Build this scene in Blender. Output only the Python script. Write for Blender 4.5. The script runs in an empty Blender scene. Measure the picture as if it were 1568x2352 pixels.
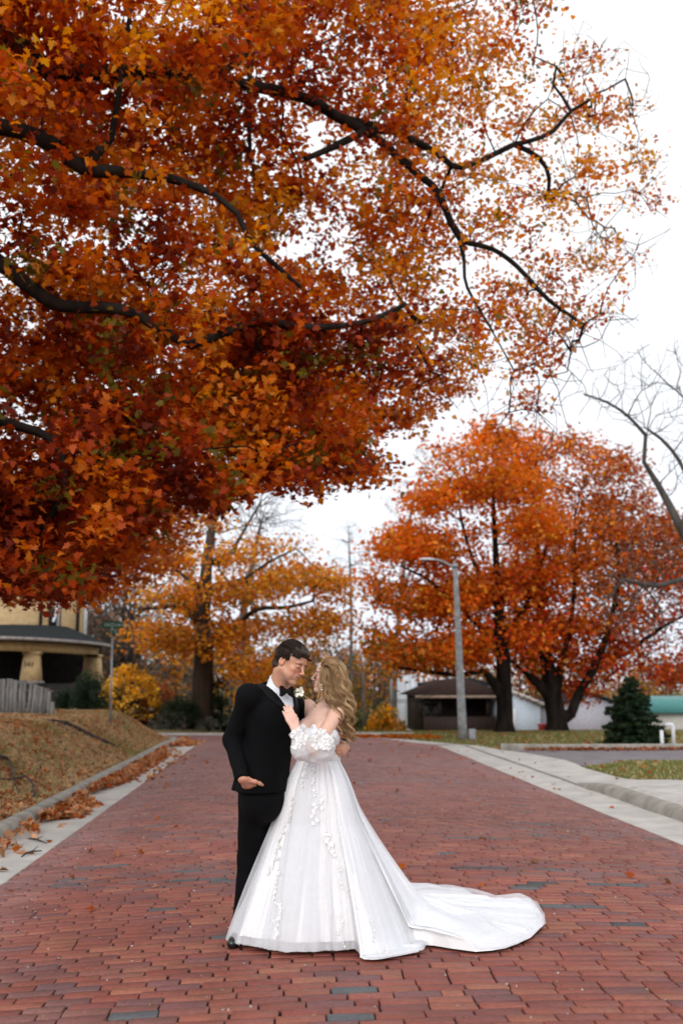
import bpy, math, random
import numpy as np
from mathutils import Vector, Matrix
rng = np.random.default_rng(7)
random.seed(7)
SC = bpy.context.scene
COL = SC.collection
R = math.radians

# ------------------------------------------------------------------ camera
F_PX = 2352 * 35.0 / 36.0
PITCH = math.atan((1567 - 1176) / F_PX)
YAW = math.atan((784 - 652) / F_PX * math.cos(PITCH))
cam_d = bpy.data.cameras.new('camera')
cam = bpy.data.objects.new('camera', cam_d)
COL.objects.link(cam)
CAM_LOC = np.array((0.0, 0.0, 1.5))
cam.location = CAM_LOC
cam.rotation_euler = (R(90) + PITCH, 0, -YAW)
cam_d.sensor_fit = 'VERTICAL'
cam_d.sensor_height = 36
cam_d.lens = 35
cam_d.clip_start = 0.05
cam_d.clip_end = 2000
cam_d.dof.use_dof = True
cam_d.dof.focus_distance = 6.15
cam_d.dof.aperture_fstop = 1.8
SC.camera = cam
CR = np.array(cam.rotation_euler.to_matrix())


def ray(px, py):
    d = CR @ np.array(((px - 784) / F_PX, (1176 - py) / F_PX, -1.0))
    return d


def at(px, py, Y):
    """world point seen at picture position px,py (1568x2352 grid) at distance Y along the street"""
    d = ray(px, py)
    t = Y / d[1]
    return CAM_LOC + d * t


def project(P):
    q = (np.asarray(P, float) - CAM_LOC) @ CR
    z = -q[..., 2]
    z = np.where(z < 1e-3, 1e-3, z)
    return 784 + q[..., 0] / z * F_PX, 1176 - q[..., 1] / z * F_PX


def sstep(a, b, x):
    t = np.clip((x - a) / (b - a), 0, 1)
    return t * t * (3 - 2 * t)


# ------------------------------------------------------------------ value noise
_NT = rng.random((64, 64, 64)).astype(np.float32)


def noise3(P, s=1.0):
    P = np.asarray(P, float) * s + 1000.37
    i = np.floor(P).astype(int)
    f = P - i
    f = f * f * (3 - 2 * f)
    i &= 63
    j = (i + 1) & 63
    x0, y0, z0 = i[..., 0], i[..., 1], i[..., 2]
    x1, y1, z1 = j[..., 0], j[..., 1], j[..., 2]
    fx, fy, fz = f[..., 0], f[..., 1], f[..., 2]
    n = _NT
    a = n[x0, y0, z0] * (1 - fx) + n[x1, y0, z0] * fx
    b = n[x0, y1, z0] * (1 - fx) + n[x1, y1, z0] * fx
    c = n[x0, y0, z1] * (1 - fx) + n[x1, y0, z1] * fx
    d = n[x0, y1, z1] * (1 - fx) + n[x1, y1, z1] * fx
    return (a * (1 - fy) + b * fy) * (1 - fz) + (c * (1 - fy) + d * fy) * fz


def fbm(P, s=1.0, o=3):
    v = 0; a = 1; t = 0
    for k in range(o):
        v = v + a * noise3(P, s * 2 ** k); t += a; a *= .5
    return v / t


def xyz(x, y, z=0):
    x, y = np.broadcast_arrays(x, y)
    return np.stack([x, y, np.broadcast_to(z, x.shape)], -1)


# ------------------------------------------------------------------ meshes
def mesh_np(name, V, faces, mat=None, parent=None, col=None, smooth=False, mats=None, mi=None):
    """faces: list of (M,k) index arrays (or one array)"""
    if isinstance(faces, np.ndarray):
        faces = [faces]
    faces = [np.asarray(f, np.int32) for f in faces if len(f)]
    V = np.asarray(V, np.float32).reshape(-1, 3)
    me = bpy.data.meshes.new(name)
    me.vertices.add(len(V))
    me.vertices.foreach_set('co', V.ravel())
    nl = sum(f.size for f in faces); npol = sum(len(f) for f in faces)
    me.loops.add(nl); me.polygons.add(npol)
    li = np.concatenate([f.ravel() for f in faces])
    cnt = np.concatenate([np.full(len(f), f.shape[1], np.int32) for f in faces])
    st = np.concatenate([[0], np.cumsum(cnt)[:-1]]).astype(np.int32)
    me.loops.foreach_set('vertex_index', li)
    me.polygons.foreach_set('loop_start', st)
    me.polygons.foreach_set('loop_total', cnt)
    if mi is not None:
        me.polygons.foreach_set('material_index', np.asarray(mi, np.int32))
    if smooth:
        me.polygons.foreach_set('use_smooth', np.ones(npol, bool))
    me.update(calc_edges=True)
    me.validate()
    if col is not None:
        c = np.ones((len(V), 4), np.float32); c[:, :3] = np.asarray(col, np.float32).reshape(-1, 3)
        a = me.color_attributes.new('Col', 'FLOAT_COLOR', 'POINT')
        a.data.foreach_set('color', c.ravel())
    o = bpy.data.objects.new(name, me)
    COL.objects.link(o)
    for m in (mats or ([mat] if mat else [])):
        me.materials.append(m)
    if parent is not None:
        o.parent = parent
    return o


class MB:
    """collects boxes, bars, tubes, polygons -> one mesh"""
    def __init__(s): s.v = []; s.f = {}; s.n = 0; s.c = []
    def add(s, V, F, c=None):
        V = np.asarray(V, float).reshape(-1, 3)
        s.v.append(V)
        for f in F:
            s.f.setdefault(len(f), []).append([i + s.n for i in f])
        s.n += len(V)
        s.c.append(np.tile(np.array(c if c is not None else (1, 1, 1), float), (len(V), 1)))
        return s
    def box(s, lo, hi, c=None):
        x0, y0, z0 = lo; x1, y1, z1 = hi
        V = [(x0,y0,z0),(x1,y0,z0),(x1,y1,z0),(x0,y1,z0),(x0,y0,z1),(x1,y0,z1),(x1,y1,z1),(x0,y1,z1)]
        return s.add(V, [(0,3,2,1),(4,5,6,7),(0,1,5,4),(1,2,6,5),(2,3,7,6),(3,0,4,7)], c)
    def prism(s, poly, d, c=None):
        """poly: 3D points of a planar outline, d: extrusion vector"""
        P = np.asarray(poly, float); n = len(P)
        V = np.vstack([P, P + np.asarray(d, float)])
        F = [tuple(range(n))[::-1], tuple(range(n, 2*n))] + [(i, (i+1) % n, n+(i+1) % n, n+i) for i in range(n)]
        return s.add(V, F, c)
    def tube(s, pts, rad, k=8, c=None, cap=True):
        pts = np.asarray(pts, float); n = len(pts)
        rad = np.broadcast_to(rad, (n,)) if np.ndim(rad) < 1 else np.asarray(rad)
        t = np.gradient(pts, axis=0); t /= np.linalg.norm(t, axis=1)[:, None] + 1e-12
        up = np.array((0, 0, 1.0)) if abs(t[0][2]) < .9 else np.array((1.0, 0, 0))
        V = []
        a = np.cross(t[0], up); a /= np.linalg.norm(a)
        for i in range(n):
            a = a - t[i] * np.dot(a, t[i]); a /= np.linalg.norm(a) + 1e-12
            b = np.cross(t[i], a)
            for j in range(k):
                w = 2 * math.pi * j / k
                V.append(pts[i] + rad[i] * (a * math.cos(w) + b * math.sin(w)))
        F = [(i*k+j, i*k+(j+1) % k, (i+1)*k+(j+1) % k, (i+1)*k+j) for i in range(n-1) for j in range(k)]
        if cap:
            F += [tuple(range(k))[::-1], tuple((n-1)*k + j for j in range(k))]
        return s.add(V, F, c)
    def build(s, name, mat, parent=None, smooth=False, bevel=0, usecol=False):
        V = np.vstack(s.v)
        o = mesh_np(name, V, [np.array(x) for x in s.f.values()], mat, parent, np.vstack(s.c) if usecol else None, smooth)
        if bevel:
            m = o.modifiers.new('b', 'BEVEL'); m.width = bevel; m.segments = 2; m.limit_method = 'ANGLE'
        return o


def tag(o, label=None, cat=None, group=None, kind=None):
    if label: o['label'] = label
    if cat: o['category'] = cat
    if group: o['group'] = group
    if kind: o['kind'] = kind
    return o


def empty(name, loc=(0, 0, 0)):
    o = bpy.data.objects.new(name, None)
    COL.objects.link(o); o.location = loc
    o.empty_display_size = .2
    return o


def adopt(root, *objs):
    """parent world-space meshes under a placed root, keeping them where they are"""
    inv = Matrix.Translation(root.location).inverted()
    for o in objs:
        o.parent = root
        o.matrix_parent_inverse = inv


def text_mesh(name, body, size, loc, rot, mat, parent, extrude=.003, spacing=1.0):
    cu = bpy.data.curves.new(name, 'FONT'); cu.body = body; cu.size = size; cu.extrude = extrude; cu.space_character = spacing
    t = bpy.data.objects.new(name, cu); COL.objects.link(t)
    bpy.context.view_layer.update()
    me = bpy.data.meshes.new_from_object(t.evaluated_get(bpy.context.evaluated_depsgraph_get()))
    bpy.data.objects.remove(t); bpy.data.curves.remove(cu)
    o = bpy.data.objects.new(name, me); COL.objects.link(o); me.materials.clear(); me.materials.append(mat)
    o.rotation_euler = rot; o.location = loc; o.parent = parent
    return o


# ------------------------------------------------------------------ materials
def new_mat(name):
    m = bpy.data.materials.new(name); m.use_nodes = True
    nt = m.node_tree
    return m, nt, nt.nodes['Principled BSDF'], nt.nodes['Material Output']


def N(nt, t, **kw):
    n = nt.nodes.new(t)
    for k, v in kw.items():
        if k.startswith('i_'):
            n.inputs[k[2:].replace('_', ' ')].default_value = v
        else:
            setattr(n, k, v)
    return n


def mat_noise(name, c1, c2, scale=5, rough=.7, bump=.0, bscale=60, spec=.3, metal=0, stretch=None, detail=5, attr=False):
    m, nt, p, out = new_mat(name)
    L = nt.links.new
    tc = N(nt, 'ShaderNodeTexCoord'); mp = N(nt, 'ShaderNodeMapping')
    L(tc.outputs['Object'], mp.inputs[0])
    if stretch: mp.inputs['Scale'].default_value = stretch
    n = N(nt, 'ShaderNodeTexNoise'); n.inputs['Scale'].default_value = scale; n.inputs['Detail'].default_value = detail
    L(mp.outputs[0], n.inputs['Vector'])
    r = N(nt, 'ShaderNodeValToRGB')
    r.color_ramp.elements[0].position = .35; r.color_ramp.elements[1].position = .65
    r.color_ramp.elements[0].color = (*c1, 1); r.color_ramp.elements[1].color = (*c2, 1)
    L(n.outputs[0], r.inputs[0])
    src = r.outputs[0]
    if attr:
        at_ = N(nt, 'ShaderNodeAttribute', attribute_name='Col')
        mx = N(nt, 'ShaderNodeMix', data_type='RGBA', blend_type='MULTIPLY'); mx.inputs[0].default_value = 1
        L(src, mx.inputs[6]); L(at_.outputs['Color'], mx.inputs[7]); src = mx.outputs[2]
    L(src, p.inputs['Base Color'])
    p.inputs['Roughness'].default_value = rough
    p.inputs['Specular IOR Level'].default_value = spec
    p.inputs['Metallic'].default_value = metal
    if bump:
        n2 = N(nt, 'ShaderNodeTexNoise'); n2.inputs['Scale'].default_value = bscale; n2.inputs['Detail'].default_value = 6
        L(mp.outputs[0], n2.inputs['Vector'])
        b = N(nt, 'ShaderNodeBump'); b.inputs['Strength'].default_value = bump; b.inputs['Distance'].default_value = .01
        L(n2.outputs[0], b.inputs['Height']); L(b.outputs[0], p.inputs['Normal'])
    return m


def mat_leaf(name, trans=.45, rough=.55, gain=1.0):
    m, nt, p, out = new_mat(name)
    L = nt.links.new
    a = N(nt, 'ShaderNodeAttribute', attribute_name='Col')
    L(a.outputs['Color'], p.inputs['Base Color'])
    p.inputs['Roughness'].default_value = rough
    p.inputs['Specular IOR Level'].default_value = .25
    t = N(nt, 'ShaderNodeBsdfTranslucent')
    g = N(nt, 'ShaderNodeHueSaturation'); g.inputs['Saturation'].default_value = 1.1; g.inputs['Value'].default_value = 1.25 * gain
    L(a.outputs['Color'], g.inputs['Color']); L(g.outputs[0], t.inputs['Color'])
    mx = N(nt, 'ShaderNodeMixShader'); mx.inputs[0].default_value = trans
    L(p.outputs[0], mx.inputs[1]); L(t.outputs[0], mx.inputs[2]); L(mx.outputs[0], out.inputs[0])
    return m


# ------------------------------------------------------------------ world and sun
w = bpy.data.worlds.new('World'); SC.world = w; w.use_nodes = True
nt = w.node_tree; bg = nt.nodes['Background']
SUN_EL, SUN_ROT = R(28), R(197)
sky = nt.nodes.new('ShaderNodeTexSky'); sky.sky_type = 'NISHITA'; sky.sun_disc = False
sky.sun_elevation = SUN_EL; sky.sun_rotation = SUN_ROT
hs = nt.nodes.new('ShaderNodeHueSaturation'); hs.inputs['Saturation'].default_value = .1
nt.links.new(sky.outputs[0], hs.inputs['Color'])
mx = nt.nodes.new('ShaderNodeMix'); mx.data_type = 'RGBA'; mx.inputs[0].default_value = .85
# overcast: cloud deck, a little darker and bluer near the horizon
tc = nt.nodes.new('ShaderNodeTexCoord'); sp = nt.nodes.new('ShaderNodeSeparateXYZ')
nt.links.new(tc.outputs['Generated'], sp.inputs[0])
rp = nt.nodes.new('ShaderNodeValToRGB')
e = rp.color_ramp.elements
e[0].position = .0; e[0].color = (7.7, 8.2, 9.2, 1)
e[1].position = .5; e[1].color = (10.9, 11.0, 11.3, 1)
nt.links.new(sp.outputs[2], rp.inputs[0])
nt.links.new(hs.outputs[0], mx.inputs[6]); nt.links.new(rp.outputs[0], mx.inputs[7])
nt.links.new(mx.outputs[2], bg.inputs[0])
bg.inputs[1].default_value = 0.10
sd = bpy.data.lights.new('sun', 'SUN'); sun = bpy.data.objects.new('sun', sd); COL.objects.link(sun)
sd.energy = 1.5; sd.angle = R(35); sd.color = (1, .97, .93)
# direction the light comes from
sdir = Vector((math.sin(SUN_ROT) * math.cos(SUN_EL), math.cos(SUN_ROT) * math.cos(SUN_EL), math.sin(SUN_EL)))
sun.rotation_euler = sdir.to_track_quat('Z', 'Y').to_euler()
SC.view_settings.view_transform = 'Standard'; SC.view_settings.look = 'None'
SC.view_settings.gamma = 1; SC.view_settings.exposure = 0.28
cy = SC.cycles
cy.use_denoising = True
cy.max_bounces = 7; cy.diffuse_bounces = 4; cy.transmission_bounces = 5; cy.transparent_max_bounces = 16
cy.use_adaptive_sampling = True; cy.adaptive_threshold = 0.015
cy.sample_clamp_indirect = 6
# ================================================================== terrain
ROAD_L, ROAD_R, ROAD_C = -2.30, 4.05, 0.9
ROAD_END = 33.5
CS_Y0, CS_Y1 = 30.3, 33.5          # side street going left


def zfar(y):
    y = np.asarray(y, float)
    return -.028 * np.clip(y - 26, 0, 12) - .055 * np.clip(y - 38, 0, 62)


def smin2(a, b, k):
    h = np.clip(.5 + .5 * (b - a) / k, 0, 1)
    return b * (1 - h) + a * h - k * h * (1 - h)


def ground_z(x, y):
    x = np.asarray(x, float); y = np.asarray(y, float)
    z = zfar(y)
    crown = -.013 * (np.clip(x, ROAD_L - .6, ROAD_R + .6) - ROAD_C) ** 2
    z = z + crown * (1 - sstep(26, 32, y))
    # near left lawn: a bank that rises from the kerb and rounds off at the corner
    u = -3.04 - x; v = 29.6 - y
    de = smin2(u, v, 1.6)
    n = (noise3(xyz(x, y), .6) - .5) * .10
    rise = 2.4 - .9 * sstep(12, 24, y)
    bank = sstep(0, 1, de / rise) * (.74 + n) + np.clip(de, 0, 6) * .03 + sstep(0, .12, de) * .13
    far = smin2(-2.0 - x, y - 33.9, 2.0)
    bank2 = sstep(0, 5.0, far) * .75 + sstep(0, .1, far) * .10 + .03 * np.clip(y - 37, 0, 15) * sstep(0, 5, far)
    right = sstep(5.6, 6.5, x) * (1 - sstep(18.6, 19.6, y)) * .1
    rk = (sstep(4.66, 4.70, x)) * .11 * (1 - sstep(18.8, 19.6, y))
    return z + bank + bank2 + right + rk


def hit(px, py):
    d = ray(px, py)
    lo = 3.0
    Y = np.arange(3, 120, .02)
    P = CAM_LOC + d * (Y / d[1])[:, None]
    g = ground_z(P[:, 0], P[:, 1])
    k = np.argmax(P[:, 2] < g)
    return P[k]


def grid_sheet(name, xs, ys, zf, mat, mask=None, col=None, kind='structure'):
    X, Y = np.meshgrid(xs, ys)
    Z = zf(X, Y)
    V = np.stack([X, Y, Z], -1).reshape(-1, 3)
    nx, ny = len(xs), len(ys)
    i, j = np.meshgrid(np.arange(nx - 1), np.arange(ny - 1))
    a = (j * nx + i).ravel()
    Fq = np.stack([a, a + 1, a + nx + 1, a + nx], 1)
    if mask is not None:
        c = V[Fq].mean(1)
        Fq = Fq[mask(c[:, 0], c[:, 1])]
    used = np.unique(Fq); rm = np.zeros(len(V), int); rm[used] = np.arange(len(used))
    V = V[used]; Fq = rm[Fq]
    o = mesh_np(name, V, Fq, mat, col=None if col is None else col(V), smooth=True)
    return tag(o, kind=kind)


# materials
M_soil = mat_noise('lawn_soil', (.17, .13, .07), (.21, .18, .08), scale=1.4, rough=.95, bump=.5, bscale=30)
M_conc = mat_noise('concrete', (.40, .385, .36), (.52, .50, .47), scale=3.0, rough=.85, bump=.25, bscale=90, detail=8)
M_kerb = mat_noise('kerb_concrete', (.22, .205, .18), (.36, .34, .30), scale=4, rough=.9, bump=.5, bscale=70, detail=9)
M_asph = mat_noise('asphalt', (.16, .145, .155), (.21, .19, .20), scale=2.5, rough=.8, bump=.4, bscale=200)
M_joint = mat_noise('joint_sand', (.012, .007, .006), (.05, .030, .022), scale=14, rough=1, bump=.6, bscale=120)


def road_mask(x, y):
    return ((x > ROAD_L - .12) & (x < ROAD_R + .12) & (y < ROAD_END + .1)) | ((x < 0) & (y > CS_Y0 - .1) & (y < CS_Y1 + .1))


def in_poly(x, y, poly):
    ins = np.zeros(np.shape(x), bool); n = len(poly)
    for i in range(n):
        x1, y1 = poly[i]; x2, y2 = poly[(i + 1) % n]
        c = ((y1 > y) != (y2 > y)) & (x < (x2 - x1) * (y - y1) / (y2 - y1 + 1e-12) + x1)
        ins ^= c
    return ins


apron = [(4.66, -20), (6.05, -20), (6.05, 14.2), (5.9, 15.2), (5.66, 15.9), (5.6, 17.0), (5.6, 19.0), (5.7, 19.7), (5.75, 20.6), (5.5, 22.6), (5.15, 24.2), (4.9, 25.8), (4.3, 27.4), (3.4, 29.2), (2.3, 30.3), (1.9, 30.0), (2.9, 28.4), (4.0, 26.9), (4.66, 26.4)]
apron_in = [(x - (.14 if x > 5 else 0), y - (.1 if y > 25 else 0)) for x, y in apron]

# ground: near fine grid and a far coarse skirt in one sheet
xs = np.unique(np.round(np.concatenate([np.arange(-400, -40, 30.), np.arange(-40, -12, 1.), np.arange(-12, 12, .12), np.arange(12, 40, 1.), np.arange(40, 401, 30.), np.arange(-3.24, -2.86, .02), np.arange(4.56, 4.8, .02)]), 3))
ys = np.concatenate([np.arange(-60, -2, 4.), np.arange(-2, 34, .16), np.arange(34, 110, 1.), np.arange(110, 700, 40.)])


def zg(X, Y):
    Z = ground_z(X, Y)
    dip = np.zeros_like(Z)
    inroad = ((X > -2.9) & (X < 4.75) & (Y < 33.8)) | ((X < 0) & (Y > 29.9) & (Y < 33.9))
    apr = (X > 4) & (X < 40) & (Y > 17) & (Y < 27)
    return Z - np.where(inroad, .12, 0.0) - np.where(apr, .02, 0) - np.where(in_poly(X, Y, apron_in), .07, 0)
ground = grid_sheet('ground', xs, ys, zg, M_soil)

# joint bed below the bricks


def zroad(x, y):
    z = zfar(y) - .013 * (np.clip(x, ROAD_L - .6, ROAD_R + .6) - ROAD_C) ** 2 * (1 - sstep(26, 32, y))
    return z + (noise3(xyz(x, y), .9) - .5) * .012


def build_road():
    rows = np.arange(1.6, ROAD_END, .1)
    bx = []; by = []; bw = []; bd = []
    for k, y in enumerate(rows):
        xl = ROAD_L if y < CS_Y0 else -16
        x = xl - random.random() * .22
        off = (k % 2) * .115
        x = xl + (random.random() - .5) * .05 - off
        while x < ROAD_R:
            L = .222 if random.random() > .12 else random.choice([.108, .165, .195])
            L += random.gauss(0, .003)
            x0 = max(x, xl - .05 + random.random() * .02); x1 = min(x + L, ROAD_R + .02 + random.random() * .03)
            if x1 - x0 > .04:
                bx.append((x0 + x1) / 2); bw.append(x1 - x0); by.append(y); bd.append(.0908 + random.gauss(0, .0014))
            x += L + .007 + abs(random.gauss(0, .004))
    bx = np.array(bx); by = np.array(by); bw = np.array(bw); bd = np.array(bd)
    by = by - .045 * np.clip(1.6 - bx, 0, 4) + (noise3(xyz(bx, by), .35) - .5) * .10 + rng.normal(0, .0012, len(bx))
    n = len(bx)
    cx = np.array([-1, 1, 1, -1]); cyy = np.array([-1, -1, 1, 1])
    jit = rng.normal(0, .0012, (n, 4, 2))
    X = bx[:, None] + cx * bw[:, None] / 2 + jit[..., 0]
    Yc = by[:, None] + cyy * bd[:, None] / 2 + jit[..., 1]
    tilt = rng.normal(0, .0007, (n, 2)); dz = rng.normal(0, .0010, n)
    zc = zroad(bx, by)
    gx = -.026 * (bx - ROAD_C)
    Z = zc[:, None] + (X - bx[:, None]) * gx[:, None] + dz[:, None] + cx * tilt[:, :1] + cyy * tilt[:, 1:]
    def ring(inset, down):
        xx = bx[:, None] + (X - bx[:, None]) * (1 - 2 * inset / bw[:, None])
        yy = by[:, None] + (Yc - by[:, None]) * (1 - 2 * inset / bd[:, None])
        return np.stack([xx, yy, Z - down], -1)
    # octagonal top (clipped, worn corners)
    def octo(inset, down, cut):
        r4 = ring(inset, down)
        out = []
        for a in range(4):
            p = r4[:, a]; q = r4[:, (a + 1) % 4]; o_ = r4[:, (a - 1) % 4]
            d1 = o_ - p; d1 /= np.linalg.norm(d1, axis=1)[:, None]
            d2 = q - p; d2 /= np.linalg.norm(d2, axis=1)[:, None]
            out += [p + d1 * cut[:, None], p + d2 * cut[:, None]]
        return np.stack(out, 1)
    cut = np.abs(rng.normal(.003, .003, n)) + .0015
    T = octo(.0024, 0, cut); B1 = octo(.0005, .0026, cut + .001); B2 = octo(0, .05, cut + .001)
    V = np.concatenate([T, B1, B2], 1)  # n,24,3
    base = (np.arange(n) * 24)[:, None]
    F8 = base + np.arange(8)
    F4 = []
    for lv in (0, 8):
        for j in range(8):
            F4.append(base + np.array([lv + j, lv + 8 + j, lv + 8 + (j + 1) % 8, lv + (j + 1) % 8]))
    F4 = np.concatenate(F4, 0)
    # colours
    pal = np.array([(.30, .085, .058), (.33, .105, .066), (.25, .075, .060), (.36, .125, .075), (.22, .085, .078), (.27, .07, .05)])
    c = pal[rng.choice(6, n, p=[.42, .22, .14, .05, .07, .10])]
    c = c * rng.normal(.88, .05, (n, 1)) * np.array((.86, .90, .93))
    big = fbm(xyz(bx, by), .45, 2)
    c = c * (1 + (big - .5) * .5)[:, None]
    # purple-grey worn bricks in patches, slate coloured ones in runs
    wp = sstep(.5, .68, fbm(xyz(bx * .6, by * 1.0 + 30), .9, 2)) * (rng.random(n) < .55)
    c = c * (1 - .6 * wp[:, None]) + np.array((.135, .085, .085)) * .6 * wp[:, None]
    runs = noise3(xyz(bx * .9, by * 5.0 + 70), 1.0)
    zone = np.exp(-((bx - 1.2) ** 2 / 3 + (by - 8.6) ** 2 / 5)) + .35 * np.exp(-((bx - 2.6) ** 2 / 3 + (by - 5.8) ** 2 / 3))
    sl = (runs > .90 - .17 * zone) & (rng.random(n) < .55)
    sl |= rng.random(n) < .012
    c[sl] = np.array((.080, .082, .088)) * rng.normal(1, .15, (sl.sum(), 1))
    # pale dusty wear along the gutters; bricks also turn paler with distance
    dust_pale = np.clip(sstep(.9, 0, bx - ROAD_L) * .55 + sstep(.7, 0, ROAD_R - bx) * .2 + sstep(5, 22, by) * .62, 0, .7) * (.4 + .6 * rng.random(n))
    c = c * (1 - dust_pale[:, None]) + np.array((.27, .175, .175)) * dust_pale[:, None]
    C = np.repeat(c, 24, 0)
    m, nt, p, out = new_mat('brick_paver'); L = nt.links.new
    a = N(nt, 'ShaderNodeAttribute', attribute_name='Col')
    tc = N(nt, 'ShaderNodeTexCoord')
    n1 = N(nt, 'ShaderNodeTexNoise'); n1.inputs['Scale'].default_value = 45; n1.inputs['Detail'].default_value = 8; n1.inputs['Roughness'].default_value = .7
    n2 = N(nt, 'ShaderNodeTexNoise'); n2.inputs['Scale'].default_value = 2.2; n2.inputs['Detail'].default_value = 5
    n3 = N(nt, 'ShaderNodeTexVoronoi'); n3.inputs['Scale'].default_value = 160
    for q in (n1, n2, n3): L(tc.outputs['Object'], q.inputs['Vector'])
    mr = N(nt, 'ShaderNodeMapRange'); mr.inputs[1].default_value = .3; mr.inputs[2].default_value = .7; mr.inputs[3].default_value = .72; mr.inputs[4].default_value = 1.28
    L(n1.outputs[0], mr.inputs[0])
    mr2 = N(nt, 'ShaderNodeMapRange'); mr2.inputs[1].default_value = .3; mr2.inputs[2].default_value = .7; mr2.inputs[3].default_value = .82; mr2.inputs[4].default_value = 1.16
    L(n2.outputs[0], mr2.inputs[0])
    mm = N(nt, 'ShaderNodeMath', operation='MULTIPLY'); L(mr.outputs[0], mm.inputs[0]); L(mr2.outputs[0], mm.inputs[1])
    v = N(nt, 'ShaderNodeVectorMath', operation='SCALE'); L(a.outputs['Color'], v.inputs[0]); L(mm.outputs[0], v.inputs['Scale'])
    # pits
    pr = N(nt, 'ShaderNodeMapRange'); pr.inputs[1].default_value = .0; pr.inputs[2].default_value = .12; pr.inputs[3].default_value = .55; pr.inputs[4].default_value = 1
    L(n3.outputs['Distance'], pr.inputs[0])
    v2 = N(nt, 'ShaderNodeVectorMath', operation='SCALE'); L(v.outputs[0], v2.inputs[0]); L(pr.outputs[0], v2.inputs['Scale'])
    L(v2.outputs[0], p.inputs['Base Color'])
    p.inputs['Roughness'].default_value = .62; p.inputs['Specular IOR Level'].default_value = .35
    b = N(nt, 'ShaderNodeBump'); b.inputs['Strength'].default_value = .5; b.inputs['Distance'].default_value = .004
    L(n1.outputs[0], b.inputs['Height']); L(b.outputs[0], p.inputs['Normal'])
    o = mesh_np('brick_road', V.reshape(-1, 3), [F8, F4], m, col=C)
    tag(o, kind='structure')


build_road()
grid_sheet('road_bed', np.concatenate([np.arange(-17, -3, 1.), np.arange(-3, 4.4, .2)]), np.arange(1.4, 33.8, .4),
           lambda X, Y: zroad(X, Y) - .016, M_joint, mask=road_mask)
# everything behind the camera: the street goes on
grid_sheet('road_behind', np.arange(-3, 4.6, .3), np.arange(-60, 1.9, .6), lambda X, Y: zroad(X, Y) - .006,
           mat_noise('brick_far', (.2, .07, .05), (.3, .1, .07), scale=20), mask=lambda x, y: (x > ROAD_L - .1) & (x < ROAD_R + .1))


# ------------------------------------------------ kerbs and gutters (swept profiles)
def sweep(name, path, prof, mat, zbase=None, chips=0.0, kind='structure'):
    """path (n,2) ; prof list of (offset to the right of travel, height)"""
    path = np.asarray(path, float)
    t = np.gradient(path, axis=0); t /= np.linalg.norm(t, axis=1)[:, None]
    nrm = np.stack([t[:, 1], -t[:, 0]], 1)
    k = len(prof); V = []
    for q, (o, h) in enumerate(prof):
        p = path + nrm * o
        z = (zbase or zroad)(path[:, 0], path[:, 1]) + h
        if chips: z = z + (noise3(xyz(p[:, 0] * 3, p[:, 1] * 3, q * .3), 1) - .5) * chips * .7
        p = p + nrm * ((noise3(xyz(p[:, 0] * 5, p[:, 1] * 5, q * .3 + 9), 1) - .5) * chips)[:, None]
        V.append(np.column_stack([p, z]))
    V = np.stack(V, 1).reshape(-1, 3)
    n = len(path)
    i, j = np.meshgrid(np.arange(n - 1), np.arange(k - 1), indexing='ij')
    a = (i * k + j).ravel()
    Fq = np.stack([a, a + 1, a + k + 1, a + k], 1)
    return tag(mesh_np(name, V, Fq, mat, smooth=True), kind=kind)


ysn = np.arange(-20, 28.3, .1)
arc = [(-2.30 - 2.0 * (1 - math.cos(a)), 28.3 + 2.0 * math.sin(a)) for a in np.linspace(0, math.pi / 2, 26)[1:]]
lpath = np.array([(-2.30, y) for y in ysn] + arc + [(x, 30.3) for x in np.arange(-4.6, -17, -.3)])
sweep('gutter_left', lpath, [(.03, -.05), (.012, .004), (0, .006), (-.25, .012), (-.53, .0), (-.60, .012)], M_conc, chips=.006)
sweep('kerb_left', lpath, [(-.55, -.02), (-.575, .03), (-.60, .09), (-.625, .125), (-.66, .142), (-.74, .146), (-.78, .13), (-.80, .02)], M_kerb, chips=.006)
ysr = np.arange(-20, 26.6, .1)
arc = [(4.05 + 2.2 * 0 + 1.9 * 0 - 0 + 2.0 * (1 - math.cos(a)) * -1, 26.6 + 2.0 * math.sin(a)) for a in np.linspace(0, math.pi / 2, 20)[1:]]
rpath = np.array([(4.05, y) for y in ysr])
sweep('gutter_right', rpath, [(-.03, -.05), (-.012, .004), (0, .006), (.3, .012), (.58, .012), (.60, .02)], M_conc, chips=.010)


def zrk(x, y):
    return zroad(x, y)
# kerb on the right sinks into the driveway apron
ky = np.arange(-20, 17.4, .1)


def rkerb():
    prof = [(.60, .0), (.615, .05), (.65, .105), (.70, .135), (.80, .142), (.84, .12)]
    V = []
    for o, h in prof:
        f = 1 - sstep(14.6, 17.0, ky)
        z = zroad(np.full_like(ky, 4.05), ky) + .018 + h * (f * .95 + .0)
        n_ = (noise3(xyz(ky * 1.5, ky * 0, o * 3), 1) - .5) * .003
        V.append(np.column_stack([4.05 + o + n_, ky, z + n_ * .5]))
    V = np.stack(V, 1).reshape(-1, 3); k = len(prof); n = len(ky)
    i, j = np.meshgrid(np.arange(n - 1), np.arange(k - 1), indexing='ij'); a = (i * k + j).ravel()
    tag(mesh_np('kerb_right', V, np.stack([a, a + 1, a + k + 1, a + k], 1), M_kerb, smooth=True), kind='structure')
rkerb()
# far kerb across the side street
fp = np.array([(x, 33.5) for x in np.arange(-17, 4.4, .15)])
sweep('kerb_far', fp, [(-.0, -.03), (0, .05), (-.04, .07), (-.16, .075), (-.2, -.02)], M_conc, chips=.01)


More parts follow.
